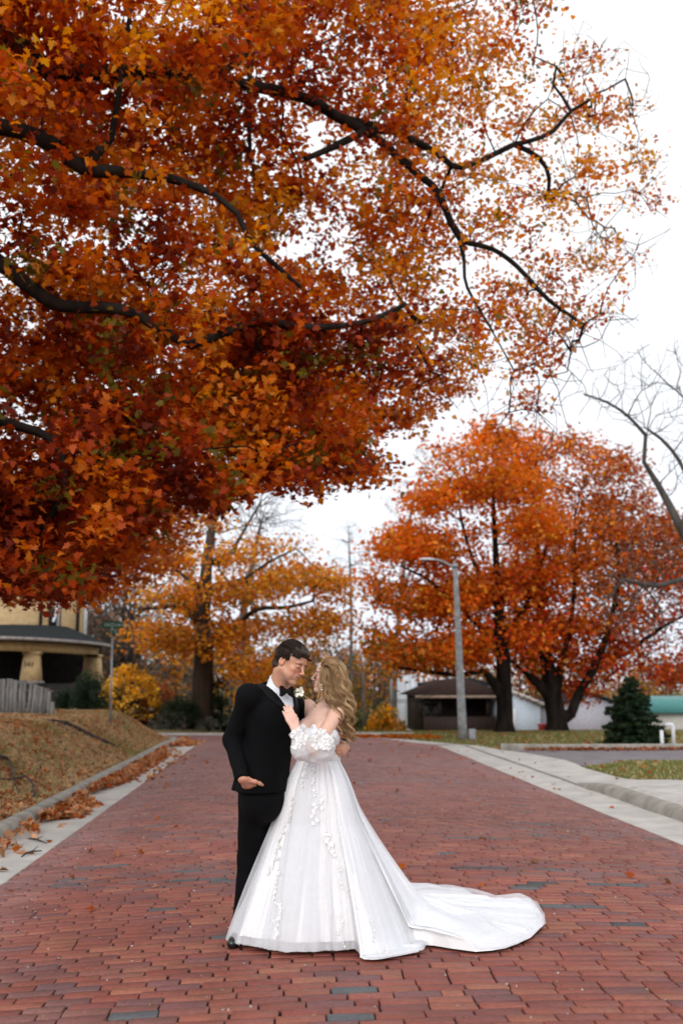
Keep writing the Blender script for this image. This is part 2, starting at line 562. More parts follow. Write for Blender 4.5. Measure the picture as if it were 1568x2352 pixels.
# ------------------------------------------------ pavement + driveway apron + side road on the right
def zapron(x, y):
    base = zroad(np.full(np.shape(x), 4.05), y) + .034
    f = 1 - sstep(14.6, 17.0, y)
    rise = .132 * f * sstep(4.6, 4.9, x) * 1.0 + .035 * np.clip(x - 4.65, 0, 4) * .7
    return base + rise


def poly_sheet(name, outline, zf, mat, step=.12, th=.08):
    """flat slab with exact outline, finely gridded inside"""
    import bmesh
    bm = bmesh.new()
    vs = [bm.verts.new((x, y, 0)) for x, y in outline]
    bm.faces.new(vs)
    xs_ = [p[0] for p in outline]; ys_ = [p[1] for p in outline]
    for x in np.arange(math.floor(min(xs_)), max(xs_), step * 3):
        bmesh.ops.bisect_plane(bm, geom=bm.verts[:] + bm.edges[:] + bm.faces[:], plane_co=(x, 0, 0), plane_no=(1, 0, 0))
    for y in np.arange(math.floor(min(ys_)), max(ys_), step * 3):
        bmesh.ops.bisect_plane(bm, geom=bm.verts[:] + bm.edges[:] + bm.faces[:], plane_co=(0, y, 0), plane_no=(0, 1, 0))
    co = np.array([v.co[:] for v in bm.verts])
    z = zf(co[:, 0], co[:, 1])
    for v, zz in zip(bm.verts, z): v.co.z = zz
    bm.normal_update(); bm.faces.ensure_lookup_table()
    if bm.faces[0].normal.z < 0: bmesh.ops.reverse_faces(bm, faces=bm.faces[:])
    ed = [e for e in bm.edges if e.is_boundary]
    r = bmesh.ops.extrude_edge_only(bm, edges=ed)
    for g in r['geom']:
        if isinstance(g, bmesh.types.BMVert): g.co.z -= th
    me = bpy.data.meshes.new(name); bm.to_mesh(me); bm.free()
    o = bpy.data.objects.new(name, me); COL.objects.link(o); me.materials.append(mat)
    return tag(o, kind='structure')


def smooth_poly(P, n=6):
    P = np.array(P, float); out = []
    m = len(P)
    for i in range(m):
        a, b, c, d = P[(i - 1) % m], P[i], P[(i + 1) % m], P[(i + 2) % m]
        for t in np.linspace(0, 1, n, endpoint=False):
            out.append(.5 * ((2 * b) + (-a + c) * t + (2 * a - 5 * b + 4 * c - d) * t * t + (-a + 3 * b - 3 * c + d) * t ** 3))
    return np.array(out)


poly_sheet('concrete_apron', apron, zapron, M_conc)
road2 = [(5.2, 23.75), (60, 23.75), (60, 19.5), (7.2, 19.5), (6.3, 19.45), (5.5, 19.2)]
poly_sheet('side_street', road2, lambda x, y: zroad(np.full(np.shape(x), 4.05), y) + .03 + .02 * np.clip(x - 4.6, 0, 1.2), M_asph)
sp_ = np.array([(x, 23.75 + .25 * sstep(6.2, 5.3, x)) for x in np.arange(5.15, 60, .25)])
sweep('kerb_side_street', sp_, [(.0, -.05), (.0, .13), (-.03, .15), (-.16, .155), (-.18, .03)], M_kerb, zbase=lambda x, y: zroad(np.full(np.shape(x), 4.05), y) + .03, chips=.01)
# expansion joints in the pavement: thin dark grooves
jb = MB()
for yj in list(np.arange(3.0, 27, 1.6)):
    z0 = float(zapron(np.array([4.95]), np.array([yj]))[0]); z1 = float(zapron(np.array([6.2]), np.array([yj]))[0])
    x1 = 6.2 if yj < 16 else 5.6
    jb.add([(4.9, yj, z0 + .003), (x1, yj, z1 + .003), (x1, yj + .012, z1 + .003), (4.9, yj + .012, z0 + .003)], [(0, 1, 2, 3)])
M_groove = mat_noise('groove', (.10, .09, .08), (.2, .18, .16), scale=8, rough=1)
yj = np.arange(-5, 26.2, .3)
for a, b in zip(yj[:-1], yj[1:]):
    z0 = float(zroad(4.05, a)) + .042; z1 = float(zroad(4.05, b)) + .042
    if a > 15.6: jb.add([(4.655, a, z0), (4.672, a, z0), (4.672, b, z1), (4.655, b, z1)], [(0, 1, 2, 3)])
tag(jb.build('pavement_joints', M_groove), kind='structure')
# ================================================================== leaves and trees
MAPLE = np.array([(0, -.5), (.10, -.30), (.40, -.40), (.33, -.12), (.56, .06), (.27, .10), (.24, .30), (0, .56),
                  (-.24, .30), (-.27, .10), (-.56, .06), (-.33, -.12), (-.40, -.40), (-.10, -.30)])
OVAL = np.array([(0, -.5), (.36, -.22), (.33, .2), (0, .52), (-.33, .2), (-.36, -.22)])
NEEDLE = np.array([(-.06, -.5), (.06, -.5), (.04, .5), (-.04, .5)])

PAL = {
    'dark': (.150, .022, .006), 'red': (.30, .032, .008), 'rust': (.36, .072, .010), 'orange': (.52, .135, .012),
    'amber': (.62, .235, .020), 'gold': (.70, .37, .035), 'olive': (.15, .13, .018), 'tan': (.42, .20, .10), 'brown': (.20, .085, .035),
    'bright': (.72, .15, .008), 'scarlet': (.50, .035, .008), 'green': (.035, .06, .018), 'grey': (.22, .20, .17), 'moss': (.09, .095, .03),
    'pine': (.018, .040, .020), 'pine2': (.035, .06, .028), 'sage': (.13, .15, .12), 'pale': (.66, .37, .20), 'sun': (.85, .50, .06),
}


def palcol(names, probs, n):
    A = np.array([PAL[k] for k in names]); p = np.array(probs, float); p /= p.sum()
    return A[rng.choice(len(A), n, p=p)]


def leaf_cloud(P, size, col, shape=MAPLE, flat=.8, cup=.18, updir=(0, 0, 1)):
    """P (n,3) leaf positions, col (n,3). Every leaf an own bent polygon."""
    n = len(P); k = len(shape)
    nr = rng.normal(0, 1, (n, 3)) * flat + np.array(updir)
    nr /= np.linalg.norm(nr, axis=1)[:, None]
    t = rng.normal(0, 1, (n, 3)); t -= nr * (t * nr).sum(1)[:, None]; t /= np.linalg.norm(t, axis=1)[:, None]
    b = np.cross(nr, t)
    s = size * rng.uniform(.7, 1.25, n)
    sx = s * rng.uniform(.65, 1.0, n)
    x = shape[:, 0]; y = shape[:, 1]
    V = (P[:, None] + t[:, None] * (sx[:, None] * x)[..., None] + b[:, None] * (s[:, None] * y)[..., None]
         + nr[:, None] * ((np.abs(x) * rng.uniform(-1.5, 2.5, n)[:, None] - y * y * rng.uniform(0, 3, n)[:, None]) * cup * s[:, None])[..., None])
    return V.reshape(-1, 3), np.arange(n * k).reshape(n, k), np.repeat(col, k, 0)


def in_poly_np(x, y, poly):
    ins = np.zeros(np.shape(x), bool); n = len(poly)
    for i in range(n):
        x1, y1 = poly[i]; x2, y2 = poly[(i + 1) % n]
        c = ((y1 > y) != (y2 > y)) & (x < (x2 - x1) * (y - y1) / (y2 - y1 + 1e-12) + x1)
        ins ^= c
    return ins


def at_many(px, py, Y):
    d = np.stack([(px - 784) / F_PX, (1176 - py) / F_PX, -np.ones_like(px)], -1) @ CR.T
    return CAM_LOC + d * (Y / d[:, 1])[:, None]


def sample_crown(poly, n, Y0, Y1, dens=None, hole=.0, hs=.9):
    """points inside a crown whose front outline is poly, between depths Y0(px)..Y1(px)"""
    poly = np.array(poly, float)
    lo, hi = poly.min(0), poly.max(0)
    out = []; tot = 0
    while tot < n:
        m = n * 4
        px = rng.uniform(lo[0], hi[0], m); py = rng.uniform(lo[1], hi[1], m)
        ok = in_poly_np(px, py, poly)
        px, py = px[ok], py[ok]
        u = rng.random(len(px))
        Y = (Y0(px) if callable(Y0) else Y0) * (1 - u) + (Y1(px) if callable(Y1) else Y1) * u
        P = at_many(px, py, Y)
        w = np.ones(len(P))
        if dens is not None: w = dens(px, py)
        if hole:
            w = w * sstep(hole - .08, hole + .08, fbm(P, hs, 2))
        keep = rng.random(len(P)) < w
        out.append(P[keep]); tot += keep.sum()
    return np.vstack(out)[:n]


def grow(limbs, att, bf=.35):
    """limbs: list of (points, radii, parent_limb, parent_index). Balanced spanning growth to all attractors."""
    pos = []; par = []; fix = []; path = []
    ids = []
    for pts, rad, pl, pi in limbs:
        # smooth the hand-laid limb with a Catmull-Rom curve, three pieces per span
        p_ = np.array([np.asarray(q, float) for q in pts]); m_ = len(p_)
        pe = np.vstack([2 * p_[0] - p_[1], p_, 2 * p_[-1] - p_[-2]]); sm_ = []
        for i_ in range(m_ - 1):
            a_, b_, c_, d_ = pe[i_], pe[i_ + 1], pe[i_ + 2], pe[i_ + 3]
            for t_ in (0, 1 / 3, 2 / 3): sm_.append(.5 * (2 * b_ + (c_ - a_) * t_ + (2 * a_ - 5 * b_ + 4 * c_ - d_) * t_ ** 2 + (3 * b_ - a_ - 3 * c_ + d_) * t_ ** 3))
        sm_.append(p_[-1]); rad = np.interp(np.arange(3 * m_ - 2), np.arange(m_) * 3, rad); pts = sm_
        if pi is not None: pi = min(pi * 3, len(ids[pl]) - 1)
        row = []
        for q, p in enumerate(pts):
            p = np.asarray(p, float)
            if q == 0:
                if pl is None: pr = -1
                else: pr = ids[pl][pi]
            else: pr = row[-1]
            pos.append(p); par.append(pr); fix.append(rad[q])
            path.append(0 if pr < 0 else path[pr] + np.linalg.norm(p - pos[pr]) * .35)
            row.append(len(pos) - 1)
        ids.append(row)
    nl = len(pos)
    n = len(att)
    P = np.vstack([np.array(pos), att])
    par = np.array(par + [-1] * n); fix = np.array(fix + [0.0] * n); path = np.array(path + [0.0] * n)
    D = np.linalg.norm(att[:, None] - P[None, :nl], axis=2) + bf * path[None, :nl]
    # never leave from the lowest trunk nodes
    best = D.argmin(1); cost = D.min(1)
    done = np.zeros(n, bool)
    for _ in range(n):
        c = np.where(done, 1e9, cost); i = int(c.argmin())
        done[i] = True; k = nl + i
        par[k] = best[i]; path[k] = path[best[i]] + np.linalg.norm(P[k] - P[best[i]])
        d = np.linalg.norm(att - P[k], axis=1) + bf * path[k]
        b = (d < cost) & ~done
        cost[b] = d[b]; best[b] = k
    return P, par, fix, nl


def branch_mesh(P, par, fix, nl, tip=.0045, expo=.5, rmax=.25, wob=.08, sides=6, rootflare=None):
    n = len(P)
    cnt = np.zeros(n); child = np.zeros(n)
    order = np.argsort(-path_depth(par))
    for k in order:
        if child[k] == 0: cnt[k] += 1
        if par[k] >= 0:
            cnt[par[k]] += cnt[k]; child[par[k]] += 1
    r = np.minimum(tip * np.maximum(cnt, 1) ** expo, rmax)
    r = np.maximum(r, fix)
    A = []; B = []; RA = []; RB = []
    for k in range(n):
        p = par[k]
        if p < 0: continue
        a, b = P[p], P[k]; L = np.linalg.norm(b - a)
        ra, rb = min(r[p], r[k] * 1.35 + .002) if k >= nl else r[p], r[k]
        m = max(1, min(5, int(L / .22))) if k >= nl else 1
        pts = [a]
        bend = rng.normal(0, 1, 3) * wob * L
        for q in range(1, m):
            t = q / m
            pts.append(a * (1 - t) + b * t + bend * math.sin(math.pi * t) + rng.normal(0, .12, 3) * wob * L)
        pts.append(b)
        for q in range(m):
            t0, t1 = q / m, (q + 1) / m
            A.append(pts[q]); B.append(pts[q + 1]); RA.append(ra + (rb - ra) * t0); RB.append(ra + (rb - ra) * t1)
    A = np.array(A); B = np.array(B); RA = np.array(RA); RB = np.array(RB)
    out = []
    V = []; Fs = []
    base = 0
    for k_, sel in ((3, RB < .018), (5, (RB >= .018) & (RB < .05)), (12, RB >= .05)):
        a, b, ra, rb = A[sel], B[sel], RA[sel], RB[sel]
        if not len(a): continue
        d = b - a; L = np.linalg.norm(d, axis=1)[:, None] + 1e-9; d = d / L
        a = a - d * np.minimum(ra[:, None] * .35, L * .3)
        up = np.where(np.abs(d[:, 2:3]) < .9, np.array([[0, 0, 1.0]]), np.array([[1.0, 0, 0]]))
        u = np.cross(d, up); u /= np.linalg.norm(u, axis=1)[:, None]; v = np.cross(d, u)
        w = 2 * np.pi * np.arange(k_) / k_
        ring = u[:, None] * np.cos(w)[None, :, None] + v[:, None] * np.sin(w)[None, :, None]
        V0 = a[:, None] + ring * ra[:, None, None]; V1 = b[:, None] + ring * rb[:, None, None]
        VV = np.concatenate([V0, V1], 1)
        if k_ == 12:   # bark relief on thick wood
            dirs = np.concatenate([ring, ring], 1)
            VV = VV + dirs * ((noise3(VV * np.array((7, 7, 1.2)), 1) - .5) * .22)[..., None] * np.concatenate([np.repeat(ra[:, None], k_, 1), np.repeat(rb[:, None], k_, 1)], 1)[..., None]
        m = len(a); idx = base + (np.arange(m) * 2 * k_)[:, None]
        for j in range(k_):
            Fs.append(idx + np.array([j, (j + 1) % k_, k_ + (j + 1) % k_, k_ + j]))
        V.append(VV.reshape(-1, 3)); base += m * 2 * k_
    return np.vstack(V), np.concatenate(Fs), r


def path_depth(par):
    n = len(par); d = np.full(n, -1)
    for k in range(n):
        st = []; j = k
        while j >= 0 and d[j] < 0:
            st.append(j); j = par[j]
        b = 0 if j < 0 else d[j] + 1
        for q in reversed(st):
            d[q] = b; b += 1
    return d


M_bark = mat_noise('bark_dark', (.010, .008, .007), (.030, .023, .019), scale=5, rough=.95, spec=.1, bump=.9, bscale=18, stretch=(1, 1, .25))
M_bark_b = mat_noise('bark_brown', (.028, .019, .013), (.07, .048, .032), scale=5, rough=.95, bump=1, bscale=14, stretch=(1, 1, .22))
M_bark_g = mat_noise('bark_grey', (.055, .047, .040), (.11, .097, .083), scale=5, rough=.95, bump=.8, bscale=18, stretch=(1, 1, .3))
M_leaf = mat_leaf('maple_leaf', trans=.50, gain=1.15)
M_leaf_far = mat_leaf('far_leaf', trans=.4, gain=1.1)


def make_tree(name, label, cat, base, limbs, att, leafP, leafC, lsize, shape=MAPLE, bark=None, tip=.0045, group=None, bf=.35, wob=.08, rmax=.25, flat=.8, att_bare=None, leafmat=None, expo=.5):
    root = empty(name, tuple(base)); tag(root, label, cat, group)
    A = att if att_bare is None else np.vstack([att, att_bare])
    P, par, fix, nl = grow(limbs, A, bf)
    V, Fq, r = branch_mesh(P, par, fix, nl, tip, expo, rmax, wob)
    tr = mesh_np('trunk', V, Fq, bark or M_bark, smooth=True)
    obs = [tr]
    if leafP is not None:
        V, Fq, C = leaf_cloud(leafP, lsize, leafC, shape, flat)
        obs.append(mesh_np('crown', V, Fq, leafmat or M_leaf, col=C))
    adopt(root, *obs)
    return root


def spray(att, per, rad, flatz=.55, anis=None):
    """leaf positions round twig ends: short layered sprays"""
    n = len(att)
    k = rng.poisson(per, n)
    idx = np.repeat(np.arange(n), k)
    q = rng.normal(0, 1, (len(idx), 3)) * np.array((rad, rad, rad * flatz))
    return att[idx] + q, idx


def clear_limbs(lp, limbs, prob, margin=.05):
    """leaves sit on top of the limbs; most of those hanging just under a limb are gone"""
    kill = np.zeros(len(lp), bool)
    v = lp - CAM_LOC; dist = np.linalg.norm(v, axis=1)
    for pts, rr, pl, pi in limbs:
        for q in range(len(pts) - 1):
            a = np.asarray(pts[q]) - CAM_LOC; b = np.asarray(pts[q + 1]) - CAM_LOC
            dl = np.linalg.norm(a + b) / 2
            u = v * (dl / dist)[:, None]
            e = b - a; t = np.clip(((u - a) @ e) / (e @ e + 1e-9), 0, 1)
            dd = np.linalg.norm(u - a - t[:, None] * e, axis=1)
            kill |= (dd < rr[q] + margin) & (dist < dl + .3)
    return lp[~(kill & (rng.random(len(lp)) < prob))]


# ---------------------------------------------------------- overhead maple (trunk stands on the left bank)
T1_POLY = [(-420, 1420), (-120, 1405), (0, 1352), (60, 1368), (150, 1362), (200, 1368), (215, 1350), (232, 1310), (285, 1280), (325, 1245), (390, 1170), (470, 1170), (520, 1165),
           (590, 1120), (640, 1098), (690, 1120), (735, 1150), (745, 1105), (810, 1085), (850, 1112), (882, 1092), (868, 1062), (800, 1040),
           (822, 1005), (870, 972), (905, 990), (955, 972), (1000, 945), (1040, 920), (1090, 880), (1140, 866), (1185, 880), (1182, 925), (1215, 948),
           (1235, 930), (1205, 878), (1250, 850), (1305, 815), (1300, 745), (1360, 752), (1425, 742), (1390, 690), (1425, 640), (1478, 560), (1508, 500),
           (1502, 430), (1482, 330), (1470, 262), (1502, 212), (1450, 178), (1372, 130), (1292, 62), (1268, 0), (1240, -180), (700, -330), (-420, -330)]


def Y0f(px): return 9.6 + np.clip(px, -200, 1500) / 1500 * 4.6
def Y1f(px): return 15.5 + np.clip(px, -200, 1500) / 1500 * 4.2


def t1_dens(px, py):
    w = np.ones(len(px)) * .52
    w = w + .55 * sstep(560, 860, py) * (1 - sstep(860, 1060, px))
    w = w * (1 - .38 * sstep(860, 1120, px)) * (1 - .28 * sstep(1120, 1380, px))
    w = w + .30 * sstep(620, 800, py) * sstep(800, 900, px) * (1 - sstep(1150, 1250, px))
    w = w + .22 * (1 - sstep(100, 420, py)) * sstep(600, 900, px) * (1 - sstep(1050, 1250, px))
    return np.clip(w, 0, 1)


def t1_crown():
    att = sample_crown(T1_POLY, 3700, Y0f, Y1f, t1_dens, hole=.475, hs=.9)
    keep = att[:, 2] > 2.0
    att = att[keep]
    bare_poly = [(900, 850), (1300, 1090), (1350, 1000), (1420, 900), (1480, 700), (1545, 520), (1530, 250), (1500, 120), (1300, 30), (1250, 200), (1350, 600), (1200, 800)]
    bare = sample_crown(bare_poly, 330, Y0f, Y1f)
    A = lambda *q: [at(*p) for p in q]
    b0 = np.array((-6.9, 14.0, float(ground_z(-6.9, 14.0)) - .1))
    trunk = [b0, b0 + (0, 0, .5), b0 + (.1, 0, 1.8), b0 + (.2, .1, 3.4), b0 + (.35, .1, 5.2), b0 + (.5, .2, 6.8), b0 + (.6, .3, 8.2), b0 + (.5, .4, 9.8)]
    limbs = [(trunk, [.42, .33, .30, .27, .22, .19, .16, .12], None, None)]
    limbs.append((A((-190, 640, 10.70), (-60, 570, 10.92), (55, 648, 11.02), (140, 702, 11.14), (285, 712, 11.36), (395, 772, 11.51), (440, 792, 11.54)), [0.107, 0.098, 0.086, 0.078, 0.066, 0.053, 0.041], 0, 4))
    limbs.append((A((-200, 330, 10.77), (-60, 285, 11.04), (95, 318, 11.25), (190, 385, 11.37), (300, 396, 11.51), (400, 412, 11.67), (490, 445, 11.80)), [0.107, 0.102, 0.098, 0.090, 0.070, 0.057, 0.045], 0, 5))
    limbs.append((A((-180, 40, 10.96), (-40, 70, 11.32), (60, 112, 11.57), (110, 165, 11.71), (260, 165, 12.09), (480, 180, 12.65), (700, 225, 13.21), (782, 272, 13.45), (900, 300, 13.76), (1000, 350, 14.07), (1060, 385, 14.29), (1180, 332, 14.60)),
                  [0.107, 0.102, 0.098, 0.094, 0.090, 0.082, 0.074, 0.070, 0.057, 0.045, 0.037, 0.025], 0, 6))
    limbs.append((A((860, 312, 13.62), (960, 400, 13.83), (1005, 442, 13.93), (1055, 545, 14.09), (1130, 572, 14.32), (1187, 612, 14.50), (1260, 690, 14.71), (1340, 745, 14.95)), [0.066, 0.061, 0.057, 0.053, 0.037, 0.029, 0.021, 0.015], 3, 7))
    limbs.append((A((545, 490, 11.92), (580, 560, 11.97), (640, 615, 12.09), (692, 662, 12.18)), [0.041, 0.037, 0.033, 0.025], 2, 6))
    limbs.append((A((255, 320, 11.54), (272, 220, 11.60), (285, 120, 11.66), (305, -10, 11.76)), [0.045, 0.041, 0.033, 0.025], 2, 3))
    limbs.append((A((575, 120, 12.85), (572, 260, 12.76), (575, 370, 12.70)), [0.041, 0.037, 0.025], 3, 5))
    limbs.append((A((840, 300, 13.51), (770, 335, 13.24), (700, 365, 13.00)), [0.061, 0.053, 0.041], 3, 8))
    limbs.append((A((1065, 600, 14.09), (1072, 660, 14.07), (1130, 760, 14.17), (1180, 850, 14.24)), [0.029, 0.025, 0.018, 0.011], 4, 3))
    limbs.append((A((600, 735, 11.92), (700, 752, 12.19), (830, 742, 12.59), (930, 700, 12.93)), [0.037, 0.033, 0.025, 0.016], 1, 6))
    limbs.append((A((-150, 900, 10.70), (-20, 960, 10.83), (120, 1010, 11.01), (150, 1120, 10.95), (80, 1240, 10.74)), [0.074, 0.061, 0.049, 0.037, 0.025], 0, 3))
    lp, idx = spray(att, 44, .185)
    # leaves sit on the upper side of the limbs: the undersides stay clear
    lp = clear_limbs(lp, limbs[1:], .66)
    px, py = project(lp)
    lp = lp[(lp[:, 2] > 1.9)]
    px, py = project(lp)
    # leaf colours: deep red low in the crown, orange above, thinner amber leaves on the outer right branches
    n = len(lp)
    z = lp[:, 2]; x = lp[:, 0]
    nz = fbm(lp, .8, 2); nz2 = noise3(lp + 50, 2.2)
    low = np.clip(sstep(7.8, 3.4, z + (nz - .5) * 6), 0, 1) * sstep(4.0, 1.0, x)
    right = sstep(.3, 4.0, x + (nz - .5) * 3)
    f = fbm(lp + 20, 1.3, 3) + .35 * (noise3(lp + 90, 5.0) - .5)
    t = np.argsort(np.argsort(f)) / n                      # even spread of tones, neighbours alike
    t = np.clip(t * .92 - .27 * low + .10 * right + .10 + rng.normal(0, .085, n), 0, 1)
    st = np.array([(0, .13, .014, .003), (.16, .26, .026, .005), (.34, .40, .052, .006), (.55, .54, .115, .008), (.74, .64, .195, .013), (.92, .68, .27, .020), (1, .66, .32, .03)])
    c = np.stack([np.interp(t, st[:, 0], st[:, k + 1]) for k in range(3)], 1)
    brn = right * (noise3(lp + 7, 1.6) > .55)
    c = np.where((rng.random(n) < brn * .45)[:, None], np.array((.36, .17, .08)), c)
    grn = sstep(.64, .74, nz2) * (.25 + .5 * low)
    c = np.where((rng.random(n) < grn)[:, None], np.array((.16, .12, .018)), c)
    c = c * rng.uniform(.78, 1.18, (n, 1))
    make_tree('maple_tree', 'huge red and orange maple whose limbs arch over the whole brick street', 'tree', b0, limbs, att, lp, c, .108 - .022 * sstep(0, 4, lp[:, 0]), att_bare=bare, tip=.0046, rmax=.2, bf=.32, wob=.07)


t1_crown()


def poly_tree(label, base_px, base_Y, poly, Y0, Y1, n, per, rad, lsize, pal, limbs_px, trunk_r, group=None, bark=None, hole=.4, hs=.5, bare_poly=None, nbare=0, colfn=None, tiers=0, shape=OVAL, name='maple_tree', cat='tree', tip=.006, bf=.25, flatz=.5, baseoff=0, leafmat=None):
    bx = at(base_px, 1600, base_Y)[0]
    base = np.array((bx, base_Y, float(ground_z(bx, base_Y)) - .1 + baseoff))
    dens = None
    if tiers:
        def dens(px, py): return .15 + .85 * sstep(.35, .65, .5 + .5 * np.sin(py / tiers * 6.28 + np.sin(px / 90.) * 1.5))
    att = sample_crown(poly, n, Y0, Y1, dens, hole=hole, hs=hs)
    bare = sample_crown(bare_poly, nbare, Y0, Y1) if bare_poly else None
    limbs = []
    for i, (pts, rr, pl, pi) in enumerate(limbs_px):
        q = [at(*p) for p in pts]
        if i == 0: q = [base, base + np.array((0, 0, .5))] + q; rr = [trunk_r * 1.5, trunk_r * 1.05] + list(rr)
        if i: rr = [v * .74 for v in rr]
        limbs.append((q, list(rr), pl, pi))
    lp, idx = spray(att, per, rad, flatz)
    lp = clear_limbs(lp, limbs, .7, .05)
    n_ = len(lp)
    c = colfn(lp) if colfn else palcol(list(pal), list(pal.values()), n_)
    cl = (fbm(lp, .9, 2) - .5)
    c = c * (1 + cl[:, None] * .7) * rng.uniform(.75, 1.2, (n_, 1))
    return make_tree(name, label, cat, base, limbs, att, lp, c, lsize, shape=shape, bark=bark, group=group, att_bare=bare, tip=tip, bf=bf, rmax=trunk_r * .7, leafmat=leafmat or M_leaf_far)


# second maple on the left, behind the overhead one
poly_tree('rust coloured maple filling the gap below the big overhanging crown at left', -240, 24, [(-260, 1080), (420, 1090), (470, 1180), (440, 1220), (400, 1260), (380, 1310), (330, 1340), (300, 1330), (240, 1370), (180, 1380), (60, 1370), (-260, 1390)],
          20.5, 27, 620, 34, .34, .15, {'rust': .34, 'orange': .36, 'red': .10, 'amber': .16, 'brown': .06},
          [([(-235, 1450, 24), (-228, 1330, 24), (-215, 1200, 24)], (.2, .17, .14), None, None),
           ([(-100, 1240, 23.6), (20, 1230, 23.4), (140, 1210, 23.2), (260, 1190, 23)], (.12, .10, .08, .05), 0, 3),
           ([(-60, 1330, 23.8), (90, 1310, 23.6), (200, 1280, 23.4)], (.09, .07, .05), 0, 3)], .26, hole=.40, hs=.7, shape=MAPLE)

# big maple with the thick trunk left of the groom
poly_tree('amber leaved maple with a thick dark trunk standing behind the groom', 464, 36,
          [(296, 1400), (312, 1475), (350, 1515), (420, 1515), (450, 1490), (520, 1515), (560, 1560), (600, 1580), (640, 1545), (700, 1500), (745, 1470), (795, 1430), (790, 1350), (750, 1305), (715, 1275), (680, 1240), (650, 1262), (560, 1230), (520, 1190), (470, 1185), (420, 1230), (360, 1290)],
          32.5, 39, 560, 30, .38, .16, {'amber': .46, 'orange': .22, 'gold': .18, 'olive': .06, 'tan': .08},
          [([(466, 1560, 36), (468, 1480, 36), (464, 1430, 36.1), (470, 1360, 36.1), (476, 1290, 36.2), (486, 1220, 36.3), (500, 1150, 36.5), (505, 1090, 36.6)], (.36, .33, .30, .26, .20, .16, .12, .07), None, None),
           ([(420, 1390, 35.6), (360, 1395, 35), (320, 1400, 34.6)], (.13, .10, .07), 0, 4),
           ([(430, 1330, 36), (395, 1300, 36.1), (370, 1270, 36.4)], (.10, .08, .05), 0, 5),
           ([(540, 1440, 35.4), (590, 1400, 34.8), (660, 1395, 34.2), (720, 1380, 34)], (.13, .11, .09, .06), 0, 3),
           ([(520, 1290, 36.6), (560, 1220, 37), (600, 1150, 37.2)], (.10, .08, .05), 0, 6),
           ([(560, 1330, 36.8), (620, 1290, 37), (680, 1260, 37.2)], (.09, .07, .05), 0, 5)],
          .40, bark=M_bark_b, hole=.47, hs=.6, tiers=95, tip=.009,
          bare_poly=[(430, 1240), (500, 1060), (600, 1080), (660, 1110), (640, 1220), (560, 1300)], nbare=170)


# two big maples on the right
def col_right(lp):
    n = len(lp)
    px, py = project(lp)
    x, z = lp[:, 0], lp[:, 2]
    t = sstep(9.0, 14.0, x + (fbm(lp, .35, 2) - .5) * 9)
    a = palcol(['bright', 'orange', 'amber', 'gold', 'rust'], [.38, .30, .20, .04, .08], n)
    b = palcol(['rust', 'tan', 'brown', 'red', 'orange'], [.34, .22, .12, .18, .14], n)
    s = palcol(['scarlet', 'bright', 'red', 'rust'], [.34, .26, .22, .18], n)
    o = palcol(['olive', 'amber', 'orange'], [.4, .35, .25], n)
    u = rng.random(n)
    c = np.where((u < t)[:, None], b, a)
    low = sstep(6.5, 2.5, z + (noise3(lp, .5) - .5) * 5) * sstep(5.5, 8.5, x)
    c = np.where((rng.random(n) < low * .75)[:, None], s, c)
    lo2 = sstep(6, 3, z) * sstep(5.5, 3.0, x)
    c = np.where((rng.random(n) < lo2 * .7)[:, None], o, c)
    return c


poly_tree('bright orange maple with its trunk in front of the small brown house', 1157, 35,
          [(838, 1300), (850, 1268), (890, 1242), (905, 1215), (940, 1160), (962, 1120), (1000, 1060), (1040, 1010), (1075, 1035), (1100, 985), (1150, 960), (1200, 990), (1230, 1060), (1260, 1150), (1270, 1300), (1250, 1450), (1210, 1530), (1150, 1540), (1090, 1530), (1050, 1535), (980, 1530), (930, 1550), (890, 1565), (870, 1545), (900, 1530), (862, 1500), (838, 1440), (858, 1400), (850, 1350)],
          32, 38.5, 1050, 34, .38, .17, None,
          [([(1158, 1600, 35), (1156, 1530, 35), (1150, 1460, 35.1), (1145, 1390, 35.2), (1140, 1310, 35.3), (1135, 1220, 35.4), (1130, 1120, 35.5)], (.30, .26, .22, .18, .14, .10, .06), None, None),
           ([(1110, 1540, 34.6), (1050, 1550, 34.2), (960, 1540, 33.8), (900, 1530, 33.6)], (.13, .11, .08, .05), 0, 2),
           ([(1100, 1440, 34.8), (1040, 1380, 34.5), (980, 1330, 34.3), (920, 1300, 34)], (.12, .10, .08, .05), 0, 4),
           ([(1190, 1420, 35.3), (1230, 1340, 35.6), (1255, 1250, 36)], (.11, .09, .06), 0, 4),
           ([(1090, 1300, 35), (1060, 1200, 35), (1050, 1100, 35)], (.10, .07, .05), 0, 5)],
          .30, hole=.47, hs=.55, colfn=col_right, tip=.007, tiers=120)
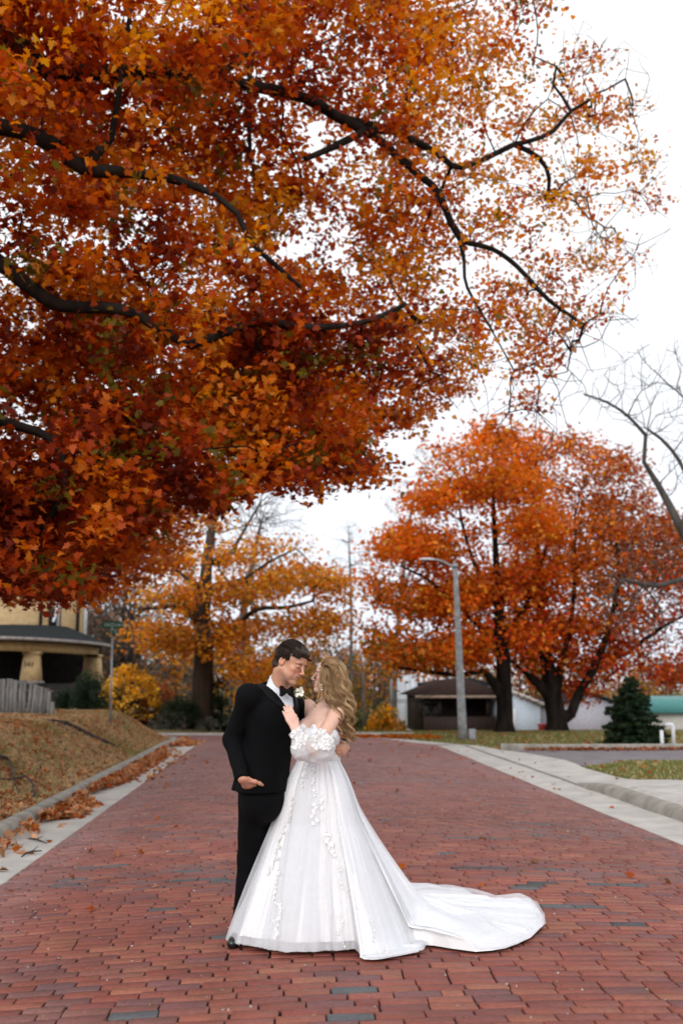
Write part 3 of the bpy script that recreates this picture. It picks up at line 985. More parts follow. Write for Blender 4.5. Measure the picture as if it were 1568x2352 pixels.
poly_tree('rust and scarlet maple with two forked trunks beside the dark spruce', 1275, 37,
          [(1120, 1010), (1180, 975), (1240, 985), (1300, 985), (1345, 1010), (1400, 1050), (1440, 1030), (1475, 1090), (1500, 1150), (1560, 1200), (1640, 1260), (1760, 1400), (1760, 1560), (1568, 1560), (1520, 1575), (1450, 1530), (1390, 1560), (1340, 1620), (1300, 1600), (1230, 1590), (1180, 1560), (1160, 1400), (1150, 1200)],
          34.5, 42, 1150, 32, .40, .17, None,
          [([(1268, 1600, 37), (1262, 1560, 37), (1250, 1480, 37.1), (1240, 1390, 37.2), (1232, 1280, 37.4), (1225, 1160, 37.6), (1230, 1080, 37.8)], (.34, .30, .24, .19, .14, .10, .07), None, None),
           ([(1310, 1640, 37), (1330, 1590, 37.1), (1370, 1520, 37.2), (1400, 1430, 37.5), (1420, 1320, 37.8), (1410, 1200, 38)], (.26, .24, .20, .16, .12, .08), 0, 1),
           ([(1290, 1520, 37), (1310, 1430, 37.2), (1320, 1320, 37.4), (1320, 1180, 37.6)], (.16, .13, .10, .06), 0, 2),
           ([(1440, 1500, 37.6), (1520, 1440, 38), (1600, 1400, 38.4)], (.12, .10, .07), 1, 2),
           ([(1200, 1540, 36.8), (1150, 1500, 36.6)], (.10, .07), 0, 2)],
          .36, hole=.47, hs=.55, colfn=col_right, tip=.007)

# bare tree at the right edge of the street
def bare_tree(label, base_px, base_Y, limbs_px, polys, trunk_r, bark, tip=.005, leaves=None, seedless=False, name='bare_tree'):
    bx = at(base_px, 1600, base_Y)[0]
    base = np.array((bx, base_Y, float(ground_z(bx, base_Y)) - .1))
    att = np.vstack([sample_crown(p, n, a, b) for p, n, a, b in polys])
    limbs = []
    for i, (pts, rr, pl, pi) in enumerate(limbs_px):
        q = [at(*p) for p in pts]
        if i == 0: q = [base, base + np.array((0, 0, .5))] + q; rr = [trunk_r * 1.4, trunk_r * 1.05] + list(rr)
        limbs.append((q, list(rr), pl, pi))
    lp = lc = None
    if leaves:
        lp, _ = spray(att[rng.random(len(att)) < leaves[0]], leaves[1], .3)
        lc = palcol(['tan', 'brown', 'rust'], [.4, .3, .3], len(lp))
    make_tree(name, label, 'tree', base, limbs, att, lp, lc, .14, shape=OVAL, bark=bark, tip=tip, bf=.55, wob=.07, rmax=trunk_r * .6)


bare_tree('leafless grey tree reaching into the picture over the side road at right', 1690, 22,
          [([(1680, 1500, 22), (1655, 1400, 22), (1610, 1310, 22), (1568, 1225, 22), (1525, 1140, 22), (1478, 1062, 22)], (.15, .135, .12, .10, .08, .05), None, None),
           ([(1482, 1000, 22), (1440, 955, 21.8), (1395, 925, 21.6), (1340, 905, 21.5)], (.045, .035, .028, .02), 0, 7),
           ([(1580, 1150, 22.2), (1570, 1080, 22.4), (1530, 1020, 22.4), (1485, 985, 22.3)], (.06, .05, .04, .03), 0, 5),
           ([(1620, 1200, 22.3), (1610, 1060, 22.5), (1590, 930, 22.6)], (.09, .07, .05), 0, 4),
           ([(1570, 1330, 21.8), (1500, 1345, 21.4), (1430, 1330, 21)], (.06, .045, .03), 0, 4)],
          [([(1320, 900), (1400, 838), (1450, 790), (1568, 770), (1780, 760), (1780, 1150), (1568, 1130), (1500, 1040), (1470, 990), (1400, 960)], 620, 20.5, 24),
           ([(1330, 1340), (1400, 1250), (1480, 1225), (1600, 1270), (1700, 1400), (1568, 1490), (1470, 1510), (1370, 1440)], 520, 19.8, 22.6)],
          .18, mat_noise('bark_ash', (.045, .04, .036), (.10, .09, .08), scale=5, rough=.95, bump=.8, bscale=18, stretch=(1, 1, .3)), tip=.0046)
# farther bare trees against the sky
bare_tree('thin leafless tree far behind the bride between the orange crowns', 905, 62,
          [([(908, 1500, 62), (925, 1330, 62), (940, 1200, 62), (955, 1110, 62)], (.13, .11, .08, .05), None, None)],
          [([(780, 1300), (860, 1230), (900, 1080), (960, 1010), (1060, 990), (1120, 1050), (1100, 1250), (900, 1380)], 330, 59, 66)],
          .15, M_bark_g, tip=.009, leaves=(.12, 9))
bare_tree('small leafless tree far behind the couple against the white sky', 800, 70,
          [([(806, 1500, 70), (806, 1380, 70), (802, 1270, 70), (800, 1210, 70)], (.11, .09, .06, .03), None, None)],
          [([(730, 1330), (760, 1220), (800, 1180), (850, 1220), (870, 1330), (800, 1400)], 170, 68, 74)],
          .13, M_bark_g, tip=.009)
bare_tree('leafless tree behind the amber maple with fine upward twigs', 560, 52,
          [([(556, 1500, 52), (560, 1400, 52), (580, 1290, 52), (600, 1200, 52)], (.24, .2, .14, .08), None, None)],
          [([(470, 1300), (560, 1120), (650, 1100), (700, 1170), (720, 1260), (650, 1330)], 260, 50, 56)],
          .28, M_bark_g, tip=.010)


# far woods closing the view: a mass of autumn trees on the slope beyond
def woods():
    Vs = []; Fs = []; Cs = []; base = 0
    TV = MB()
    for k in range(330):
        Y = rng.uniform(62, 105); X = rng.uniform(-46, 58)
        pxc = 652 + X / Y * 2287
        if 895 < pxc < 1640 and Y < 86 or 790 < pxc < 1000 and Y < 80: continue
        h = rng.uniform(5.5, 9.0)
        if pxc < 330: h = 10.0 + rng.uniform(-1, 1.5) + (Y - 62) * .06
        elif 690 < pxc < 960: h = 5.4 + rng.uniform(0, 1.6) + (Y - 62) * .05
        if pxc < 690 and pxc > 330: h = 6 + rng.uniform(0, 2)
        z0 = float(ground_z(X, Y)) if X > -5 else float(zfar(Y))
        r = h * .30
        nl = 430
        q = rng.normal(0, 1, (nl, 3)); q /= np.linalg.norm(q, axis=1)[:, None]
        q *= rng.uniform(.25, 1, (nl, 1)) ** .5
        P = np.array((X, Y, z0 + h * .56)) + q * np.array((r, r, h * .46))
        bias = noise3(P, .8)
        P = P[bias > .34]
        kind = rng.random()
        if pxc < 330: pal = (['tan', 'brown', 'grey', 'moss'], [.3, .34, .28, .08])
        elif kind < .3: pal = (['amber', 'gold', 'olive', 'tan'], [.40, .18, .24, .18])
        elif kind < .6: pal = (['olive', 'moss', 'brown', 'amber'], [.34, .30, .2, .16])
        elif kind < .8: pal = (['orange', 'amber', 'brown', 'tan'], [.3, .3, .2, .2])
        else: pal = (['tan', 'brown', 'grey'], [.4, .35, .25])
        c = palcol(*pal, len(P)) * .8
        V, Fq, C = leaf_cloud(P, .34 if pxc > 330 else .26, c, OVAL, 1.2)
        Vs.append(V); Fs.append(Fq + base); Cs.append(C); base += len(V)
        TV.tube([(X, Y, z0 - .3), (X + .1, Y, z0 + h * .4), (X + rng.normal(0, .3), Y, z0 + h * .95)], [.16, .11, .03], 6)
        for b_ in range(24 if pxc < 330 else 8):
            a = rng.uniform(0, 6.28); zz = z0 + h * rng.uniform(.2, .8)
            TV.tube([(X, Y, zz), (X + math.cos(a) * r * .5, Y + math.sin(a) * r * .5, zz + h * .14), (X + math.cos(a) * r * .9, Y + math.sin(a) * r * .9, zz + h * .3)], [.06, .04, .015], 4)
    o = mesh_np('woods', np.vstack(Vs), np.concatenate(Fs), M_leaf_far, col=np.vstack(Cs))
    tag(o, 'far wood of tan, olive and amber trees closing the end of the street', 'wood', kind='stuff')
    t = TV.build('wood_trunks', M_bark_g, smooth=True)
    t.parent = o


woods()
# ================================================================== implicit surfaces for bodies and clothes
def vlen(v): return np.sqrt((v * v).sum(-1))


def smin(a, b, k):
    h = np.clip(.5 + .5 * (b - a) / k, 0, 1)
    return b + (a - b) * h - k * h * (1 - h)


def smax(a, b, k): return -smin(-a, -b, k)


def ell(P, c, r, M=None):
    q = P - np.asarray(c, np.float32)
    if M is not None: q = q @ np.asarray(M, np.float32)
    r = np.asarray(r, np.float32)
    k0 = vlen(q / r); k1 = vlen(q / (r * r)) + 1e-9
    return k0 * (k0 - 1) / k1


def cone(P, a, b, ra, rb, flat=None, fs=1.0):
    """tapered capsule; flat = direction in which it is squashed by fs (<1 thinner)"""
    a = np.asarray(a, np.float32); b = np.asarray(b, np.float32)
    d = b - a; L2 = float((d * d).sum()) + 1e-12
    q = P - a
    t = np.clip((q @ d) / L2, 0, 1)
    v = q - t[:, None] * d
    r = ra + (rb - ra) * t
    if flat is not None:
        f = np.asarray(flat, np.float32); f = f / np.linalg.norm(f)
        c = v @ f
        l0 = vlen(v)
        v = v + f * (c * (1 / fs - 1))[:, None]
        l = vlen(v)
        return (l - r) * np.where(l > 1e-6, l0 / (l + 1e-9), 1) if fs < 1 else (l - r) * fs
    return vlen(v) - r


def sdf_grid(fn, lo, hi, h, name, mat, parent=None, colfn=None, smooth_it=1, keep=None):
    lo = np.asarray(lo, float); hi = np.asarray(hi, float); Hc = 4 * h
    nc = np.ceil((hi - lo) / Hc).astype(int) + 1
    ii = np.stack(np.meshgrid(*[np.arange(k) for k in nc], indexing='ij'), -1).reshape(-1, 3)
    cc = (lo + (ii * 4 + 1.5) * h).astype(np.float32)
    d = np.concatenate([fn(cc[i:i + 200000]) for i in range(0, len(cc), 200000)])
    D = d.reshape(nc).astype(np.float32)
    fine = np.repeat(np.repeat(np.repeat(D, 4, 0), 4, 1), 4, 2)
    near = ii[np.abs(d) < Hc * 1.25]
    off = np.stack(np.meshgrid(*[np.arange(4)] * 3, indexing='ij'), -1).reshape(-1, 3)
    fi = (near[:, None] * 4 + off[None]).reshape(-1, 3)
    pts = (lo + fi * h).astype(np.float32)
    dv = np.concatenate([fn(pts[i:i + 300000]) for i in range(0, len(pts), 300000)])
    fine[fi[:, 0], fi[:, 1], fi[:, 2]] = dv
    # surface nets
    S = fine < 0
    nx, ny, nz = np.array(S.shape) - 1
    cnt = np.zeros((nx, ny, nz), np.int8)
    for a in (0, 1):
        for b in (0, 1):
            for c in (0, 1):
                cnt += S[a:nx + a, b:ny + b, c:nz + c]
    act = (cnt > 0) & (cnt < 8)
    ai = np.argwhere(act)
    vid = np.full((nx, ny, nz), -1, np.int32); vid[act] = np.arange(len(ai))
    corners = np.array([(a, b, c) for a in (0, 1) for b in (0, 1) for c in (0, 1)])
    cv = np.stack([fine[ai[:, 0] + a, ai[:, 1] + b, ai[:, 2] + c] for a, b, c in corners], 1)
    acc = np.zeros((len(ai), 3)); num = np.zeros(len(ai))
    for i in range(8):
        for j in range(i + 1, 8):
            if np.abs(corners[i] - corners[j]).sum() != 1: continue
            x, y = cv[:, i], cv[:, j]
            m = (x < 0) != (y < 0)
            t = np.where(m, x / np.where(m, x - y, 1), 0)
            acc += np.where(m[:, None], corners[i] + t[:, None] * (corners[j] - corners[i]), 0); num += m
    V = lo + (ai + acc / num[:, None]) * h
    quads = []
    for ax in range(3):
        sl0 = [slice(None)] * 3; sl1 = [slice(None)] * 3
        sl0[ax] = slice(0, -1); sl1[ax] = slice(1, None)
        ch = S[tuple(sl0)] != S[tuple(sl1)]
        e = np.argwhere(ch)
        o1, o2 = [k for k in range(3) if k != ax]
        ok = (e[:, o1] > 0) & (e[:, o2] > 0) & (e[:, o1] < S.shape[o1] - 1) & (e[:, o2] < S.shape[o2] - 1)
        e = e[ok]
        def g(d1, d2):
            q = e.copy(); q[:, o1] -= d1; q[:, o2] -= d2
            return vid[q[:, 0], q[:, 1], q[:, 2]]
        Q = np.stack([g(1, 1), g(0, 1), g(0, 0), g(1, 0)], 1)
        flip = S[e[:, 0], e[:, 1], e[:, 2]]
        if ax == 1: flip = ~flip
        Q[~flip] = Q[~flip][:, ::-1]
        quads.append(Q)
    Q = np.vstack(quads); Q = Q[(Q >= 0).all(1)]
    # light relaxation
    for _ in range(smooth_it):
        s = np.zeros_like(V); c = np.zeros(len(V))
        for a in range(4):
            b = (a + 1) % 4
            np.add.at(s, Q[:, a], V[Q[:, b]]); np.add.at(c, Q[:, a], 1)
            np.add.at(s, Q[:, b], V[Q[:, a]]); np.add.at(c, Q[:, b], 1)
        V = V * .5 + .5 * s / np.maximum(c, 1)[:, None]
    if keep is not None:
        k = keep(V)
        Q = Q[k[Q].all(1)]
    used = np.unique(Q); rm = np.zeros(len(V), np.int32); rm[used] = np.arange(len(used)); V = V[used]; Q = rm[Q]
    return mesh_np(name, V, Q, mat, parent, col=None if colfn is None else colfn(V), smooth=True)


def frame(f, u):
    """columns: right, forward, up"""
    f = np.asarray(f, float); f = f / np.linalg.norm(f)
    u = np.asarray(u, float); u = u - f * u.dot(f); u = u / np.linalg.norm(u)
    return np.stack([np.cross(f, u), f, u], 1)


class Body:
    """list of (fn(P)->d, k, op) blended in order"""
    def __init__(s): s.p = []
    def add(s, fn, k=.02): s.p.append((fn, k, 0)); return s
    def sub(s, fn, k=.005): s.p.append((fn, k, 1)); return s
    def __call__(s, P):
        d = None
        for fn, k, op in s.p:
            e = fn(P)
            if d is None: d = e
            elif op == 0: d = smin(d, e, k)
            else: d = smax(d, -e, k)
        return d


def add_head(B, O, M, s=1.0, male=True, smile=.0):
    O = np.asarray(O, float)
    def W(p): return O + M @ (np.asarray(p, float) * s)
    def E(c, r, k=.012, R_=None, op=0):
        MM = M if R_ is None else M @ R_
        f = lambda P: ell(P, W(c), np.array(r) * s, MM)
        B.p.append((f, k * s, op))
    def C(a, b, ra, rb, k=.012):
        B.p.append((lambda P: cone(P, W(a), W(b), ra * s, rb * s), k * s, 0))
    E((0, -.014, .030), (.074, .096, .086), .01)
    E((0, .040, .040), (.060, .050, .055), .03)
    E((0, .028, -.045), (.052, .060, .066), .03)
    jw = .056 if male else .050
    for q in (-1, 1):
        C((q * jw, -.004, -.050), (q * .018, .070, -.104), .016, .013, .022)
        E((q * .040, .060, -.022), (.022, .020, .018), .02)
        E((q * .028, .080, .024), (.026, .014, .009 if male else .006), .012)
        E((q * .040, .052, -.060), (.016, .022, .026), .02)
    E((0, .078, -.102), (.018, .015, .016), .016)
    E((0, .078, -.066), (.028, .017, .022), .012)
    # eye sockets then eyeballs under lids
    for q in (-1, 1):
        E((q * .031, .101, .003), (.017, .016, .010), .010, op=1)
        E((q * .031, .080, .001), (.0135, .0125, .0105), .004)
    C((0, .088, .014), (0, .112, -.028), .0075 if male else .0062, .0095 if male else .0082, .010)
    E((0, .113, -.031), (.0095, .010, .0085), .006)
    for q in (-1, 1): E((q * .0115, .102, -.036), (.0075, .010, .0065), .006)
    # lips
    E((0, .0935, -.0585), (.022, .0085, .0042), .004)
    E((0, .0925, -.0705), (.019, .0085, .0050), .004)
    E((0, .101, -.0645), (.022 + smile * .004, .013, .0016 + smile * .0012), .003, op=1)
    # ears
    for q in (-1, 1):
        R_ = np.array(Matrix.Rotation(q * .35, 3, 'Z')) @ np.array(Matrix.Rotation(-.2, 3, 'X'))
        E((q * .077, -.014, -.004), (.0065, .019, .031), .004, R_)
        E((q * .074, -.006, -.022), (.008, .009, .012), .005)
        E((q * .084, -.010, .000), (.006, .010, .017), .003, R_, op=1)
    return W


def head_paint(V, C, O, M, s, lipc, browc, blush, lash=(.03, .018, .012)):
    L = ((V - np.asarray(O)) @ M) / s
    x, y, z = np.abs(L[:, 0]), L[:, 1], L[:, 2]
    def mixc(w, c):
        nonlocal C
        C = C * (1 - w[:, None]) + np.array(c) * w[:, None]
    inh = (np.abs(L) < .16).all(1)
    fr = sstep(.03, .06, y) * inh
    mixc(blush[3] * fr * np.exp(-(((x - .043) / .020) ** 2 + ((z + .028) / .020) ** 2)), blush[:3])
    mixc(.5 * fr * np.exp(-((x / .014) ** 2 + ((z + .032) / .012) ** 2)), blush[:3])
    zl = z + .0645 - 9 * x * x
    mixc(.92 * fr * sstep(.028, .021, x) * np.exp(-(zl / .0085) ** 4), lipc)
    mixc(.8 * fr * sstep(.027, .021, x) * np.exp(-(zl / .0030) ** 2), (.14, .035, .03))
    mixc(.9 * fr * sstep(.018, .013, x) * np.exp(-((zl - .0006) / .0020) ** 2), (.75, .70, .64))
    mixc(.9 * fr * np.exp(-(((x - .031) / .0145) ** 4 + ((z + .0035 + (x - .031) ** 2 * 8) / .0028) ** 2)), lash)
    mixc(.35 * fr * np.exp(-(((x - .031) / .017) ** 4 + ((z - .004) / .008) ** 2)), np.array(blush[:3]) * .55)
    bz = .0225 + .10 * (x - .02) - 3.2 * np.clip(x - .032, 0, 1) ** 1.5
    mixc(browc[3] * fr * np.exp(-(((x - .031) / .018) ** 4 + ((z - bz) / .0042) ** 2)), browc[:3])
    mixc(.35 * inh * sstep(.066, .075, x) * sstep(.02, -.005, y), blush[:3])
    return C


def hand_prims(B, Wr, M, s, curl, spread=.0, thumb=None, side=1, k=.006, thumb_dir=None):
    """Wr wrist, M columns: x thumb side, y finger direction, z back of hand. curl: list of 4 (a,b,c) bends in radians, towards the palm"""
    Wr = np.asarray(Wr, float)
    def W(p): return Wr + M @ (np.asarray(p, float) * s)
    zax = M[:, 2]
    f = lambda P: cone(P, W((0, .012, 0)), W((0, .070, 0)), .029 * s, .037 * s, zax, .42)
    B.add(f, .02 * s)
    B.add(lambda P: cone(P, W((.016, .022, -.008)), W((.028, .050, -.008)), .017 * s, .013 * s), .014 * s)
    bx = (.029, .010, -.009, -.027); by = (.086, .091, .087, .078); ln = (.071, .079, .073, .058); rr = (.0088, .0092, .0087, .0078)
    tips = []
    for i in range(4):
        p = np.array((bx[i], by[i] - .012, 0.0)); ang = 0.0
        sx = spread * (bx[i] / .03)
        a, b, c = curl[i]
        seg = (ln[i] * .50 + .012, ln[i] * .29, ln[i] * .22)
        r0 = rr[i] * 1.08
        for j, (L, bend) in enumerate(zip(seg, (a, b, c))):
            ang += bend
            q = p + L * np.array((math.sin(sx), math.cos(ang) * math.cos(sx), -math.sin(ang)))
            r1 = rr[i] * (1.0, .93, .80)[j]
            B.add(lambda P, A=W(p), Q=W(q), ra=r0 * s, rb=r1 * s: cone(P, A, Q, ra, rb), (.008 if j == 0 else .003) * s)
            p = q; r0 = r1
        tips.append(W(p))
    t0 = np.array((.020, .026, -.004)); d = np.array(thumb_dir if thumb_dir is not None else (.72, .62, -.28)); d = d / np.linalg.norm(d)
    t1 = t0 + d * .040; d2 = d + np.array((-.30, .35, -.15)); d2 /= np.linalg.norm(d2)
    t2 = t1 + d2 * .030; t3 = t2 + (d2 + np.array((-.15, .2, -.05))) * .022
    for A, Q, ra, rb in ((t0, t1, .0150, .0112), (t1, t2, .0110, .0100), (t2, t3, .0100, .0082)):
        B.add(lambda P, A=W(A), Q=W(Q), ra=ra * s, rb=rb * s: cone(P, A, Q, ra, rb), .008 * s)
    return tips, W


def strands(guides, n, spread, r0, pal, wave=0.0, clump=.6, sides=3, wlen=.11, seed=3, tipr=.25, steps=None, wphase=None, flatten=None):
    """hair: guides = list of (K,3) polylines. n strands per guide. returns V,F,C"""
    rg = np.random.default_rng(seed)
    Vs = []; Fs = []; Cs = []; base = 0
    pal = np.array(pal)
    for gi, g in enumerate(guides):
        g = np.asarray(g, float)
        # resample the guide smoothly
        K = steps or 26
        seg = np.linalg.norm(np.diff(g, axis=0), axis=1); L = seg.sum()
        s = np.concatenate([[0], np.cumsum(seg)]) / L
        u = np.linspace(0, 1, K)
        G = np.stack([np.interp(u, s, g[:, c]) for c in range(3)], 1)
        for _ in range(3):
            G[1:-1] = (G[:-2] + 2 * G[1:-1] + G[2:]) / 4
        T = np.gradient(G, axis=0); T /= np.linalg.norm(T, axis=1)[:, None] + 1e-9
        ref = np.array((0, -1, .1)); A = np.cross(T, ref); A /= np.linalg.norm(A, axis=1)[:, None] + 1e-9
        Bn = np.cross(T, A)
        sp = spread[gi] if np.ndim(spread) else spread
        ph = rg.uniform(0, 6.28) if wphase is None else wphase[gi]
        wv = wave[gi] if np.ndim(wave) else wave
        amp = wv * sstep(.12, .5, u) * (.7 + .5 * u)
        wl = wlen * rg.uniform(.85, 1.15)
        o1 = np.sin(u * L / wl * 6.28 + ph) * amp; o2 = np.cos(u * L / wl * 6.28 + ph) * amp * .6
        G2 = G + A * o1[:, None] + Bn * o2[:, None]
        cl = pal[rg.integers(len(pal))]
        for k in range(n):
            th = rg.uniform(0, 6.28); rr = math.sqrt(rg.random()) * sp
            prof = (1 - clump * sstep(.55, 1.0, u)) * (.75 + .25 * np.sin(u * 5 + rg.uniform(0, 6)))
            tw = th + u * rg.normal(0, .8)
            off = A * (np.cos(tw) * rr * prof)[:, None] + Bn * (np.sin(tw) * rr * prof * (flatten or 1))[:, None]
            u1 = rg.uniform(.86, 1.0)
            P = G2 + off
            kk = max(6, int(K * u1))
            P = P[:kk]
            # stray wobble
            P = P + A[:kk] * (np.sin(u[:kk] * rg.uniform(6, 14) + rg.uniform(0, 6)) * sp * .12)[:, None]
            rad = r0 * rg.uniform(.7, 1.3) * (1 - (1 - tipr) * (np.arange(kk) / (kk - 1)) ** 2)
            t = np.gradient(P, axis=0); t /= np.linalg.norm(t, axis=1)[:, None] + 1e-9
            a = np.cross(t, ref); a /= np.linalg.norm(a, axis=1)[:, None] + 1e-9
            b = np.cross(t, a)
            w = 2 * np.pi * np.arange(sides) / sides
            ring = P[:, None] + rad[:, None, None] * (a[:, None] * np.cos(w)[None, :, None] + b[:, None] * np.sin(w)[None, :, None])
            Vs.append(ring.reshape(-1, 3))
            i, j = np.meshgrid(np.arange(kk - 1), np.arange(sides), indexing='ij')
            i = i.ravel(); j = j.ravel(); j2 = (j + 1) % sides
            Fs.append(base + np.stack([i * sides + j, i * sides + j2, (i + 1) * sides + j2, (i + 1) * sides + j], 1))
            base += kk * sides
            c = cl * .6 + pal[rg.integers(len(pal))] * .4
            c = c * rg.uniform(.75, 1.25)
            cc = c[None] * (.85 + .35 * (np.arange(kk) / (kk - 1)))[:, None]
            Cs.append(np.repeat(cc, sides, 0))
    return np.vstack(Vs), np.concatenate(Fs), np.vstack(Cs)
# ================================================================== fences, houses, signs, shrubs, lamp
def mat_siding(name, c1, c2, pitch, axis='Z', rough=.6, dark=.55, vary=8):
    """painted boards: real colour with thin dark laps every `pitch` metres"""
    m, nt, p, out = new_mat(name); L = nt.links.new
    tc = N(nt, 'ShaderNodeTexCoord'); sp = N(nt, 'ShaderNodeSeparateXYZ'); L(tc.outputs['Object'], sp.inputs[0])
    d = N(nt, 'ShaderNodeMath', operation='DIVIDE'); L(sp.outputs[axis], d.inputs[0]); d.inputs[1].default_value = pitch
    f = N(nt, 'ShaderNodeMath', operation='FRACT'); L(d.outputs[0], f.inputs[0])
    g = N(nt, 'ShaderNodeMath', operation='GREATER_THAN'); L(f.outputs[0], g.inputs[0]); g.inputs[1].default_value = .12
    n = N(nt, 'ShaderNodeTexNoise'); n.inputs['Scale'].default_value = vary; L(tc.outputs['Object'], n.inputs['Vector'])
    r = N(nt, 'ShaderNodeValToRGB'); r.color_ramp.elements[0].position = .35; r.color_ramp.elements[1].position = .65
    r.color_ramp.elements[0].color = (*c1, 1); r.color_ramp.elements[1].color = (*c2, 1); L(n.outputs[0], r.inputs[0])
    mr = N(nt, 'ShaderNodeMapRange'); mr.inputs[3].default_value = dark; L(g.outputs[0], mr.inputs[0])
    v = N(nt, 'ShaderNodeVectorMath', operation='SCALE'); L(r.outputs[0], v.inputs[0]); L(mr.outputs[0], v.inputs['Scale'])
    L(v.outputs[0], p.inputs['Base Color']); p.inputs['Roughness'].default_value = rough; p.inputs['Specular IOR Level'].default_value = .15
    b = N(nt, 'ShaderNodeBump'); b.inputs['Distance'].default_value = .015; L(f.outputs[0], b.inputs['Height']); L(b.outputs[0], p.inputs['Normal'])
    return m


M_wood = mat_noise('weathered_wood', (.12, .117, .112), (.27, .265, .255), scale=9, rough=.9, bump=.7, bscale=20, stretch=(6, 6, .5), attr=True)
M_stucco = mat_noise('yellow_brick', (.42, .29, .15), (.54, .39, .21), scale=5, rough=.9, bump=.4, bscale=60)
M_roofd = mat_noise('dark_shingle', (.012, .015, .016), (.03, .034, .036), scale=12, rough=1, spec=.05, bump=.5, bscale=30)
M_fascia = mat_noise('old_fascia', (.20, .17, .16), (.38, .34, .33), scale=7, rough=.8)
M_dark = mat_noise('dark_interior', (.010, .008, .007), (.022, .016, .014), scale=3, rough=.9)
M_glass = mat_noise('window_glass', (.015, .016, .018), (.03, .03, .035), scale=2, rough=.12, spec=.6)
M_whitep = mat_noise('white_paint', (.62, .64, .68), (.74, .76, .80), scale=3, rough=.6)
M_greyp = mat_noise('grey_paint', (.30, .32, .36), (.42, .44, .48), scale=5, rough=.7)
M_galv = mat_noise('galvanised_steel', (.26, .29, .31), (.38, .41, .43), scale=14, rough=.5, metal=.6)
M_signg = mat_noise('green_sign', (.0, .085, .045), (.0, .10, .055), scale=3, rough=.4)
M_signw = mat_noise('white_letters', (.5, .62, .55), (.55, .68, .6), scale=3, rough=.4)
M_stone = mat_noise('grey_stone', (.16, .15, .14), (.25, .23, .22), scale=4, rough=.9, bump=.5, bscale=25)
M_timber = mat_noise('dark_timber', (.022, .018, .015), (.055, .045, .038), scale=6, rough=.95, bump=.6, bscale=30)
M_branch = mat_noise('fallen_branch', (.04, .032, .026), (.10, .08, .065), scale=9, rough=.95, bump=.7, bscale=40)


def place(root_name, loc, label, cat, group=None):
    r = empty(root_name, loc); tag(r, label, cat, group); return r


# ---------------------------------------------------------- weathered picket fence on the bank
def fence():
    Y = 23.0
    xl, xr = -9.2, at(122, 1600, Y)[0]
    rt = place('picket_fence', (xl, Y, float(ground_z(xl, Y))), 'weathered grey picket fence with leaning boards on top of the left bank', 'fence')
    x = xl; rg = np.random.default_rng(4); obs = []
    top_prof = lambda px: np.interp(px, [-400, -20, 52, 60, 100, 112, 122], [1545, 1556, 1562, 1566, 1580, 1590, 1622])
    k = 0
    while x < xr:
        wd = .085 + rg.normal(0, .004)
        px = 784
        pxx, _ = project(np.array((x, Y, 1.3)))
        zt = at(float(pxx), float(top_prof(float(pxx))), Y)[2] + rg.normal(0, .006)
        zb = float(ground_z(x, Y)) - .05
        lean = .02 * math.sin(x * 1.3) + rg.normal(0, .012)
        if 44 < pxx < 56: lean += -.035
        if 60 < pxx < 90: lean += .05
        yo = rg.normal(0, .006)
        m = MB(); c = (rg.uniform(.7, 1.15),) * 3
        poly = [(x, Y + yo, zb), (x + wd, Y + yo, zb), (x + wd + lean, Y + yo, zt - .008), (x + lean, Y + yo, zt)]
        m.prism(poly, (0, .02, 0), c)
        obs.append(m.build('picket', M_wood, usecol=True))
        x += wd + rg.uniform(.002, .009)
        k += 1
    r = MB()
    for h in (.25, .55):
        pts = [(xx, Y + .035, float(ground_z(xx, Y)) + h) for xx in np.linspace(xl, xr, 14)]
        r.tube(pts, .028, 4, (.8, .8, .8))
    obs.append(r.build('rail', M_wood, usecol=True))
    for xx in np.linspace(xl + .3, xr - .15, 3):
        p = MB(); z = float(ground_z(xx, Y)); p.box((xx - .045, Y + .06, z - .1), (xx + .045, Y + .15, z + .62), (.75, .75, .75))
        obs.append(p.build('post', M_wood, usecol=True))
    adopt(rt, *obs)
fence()


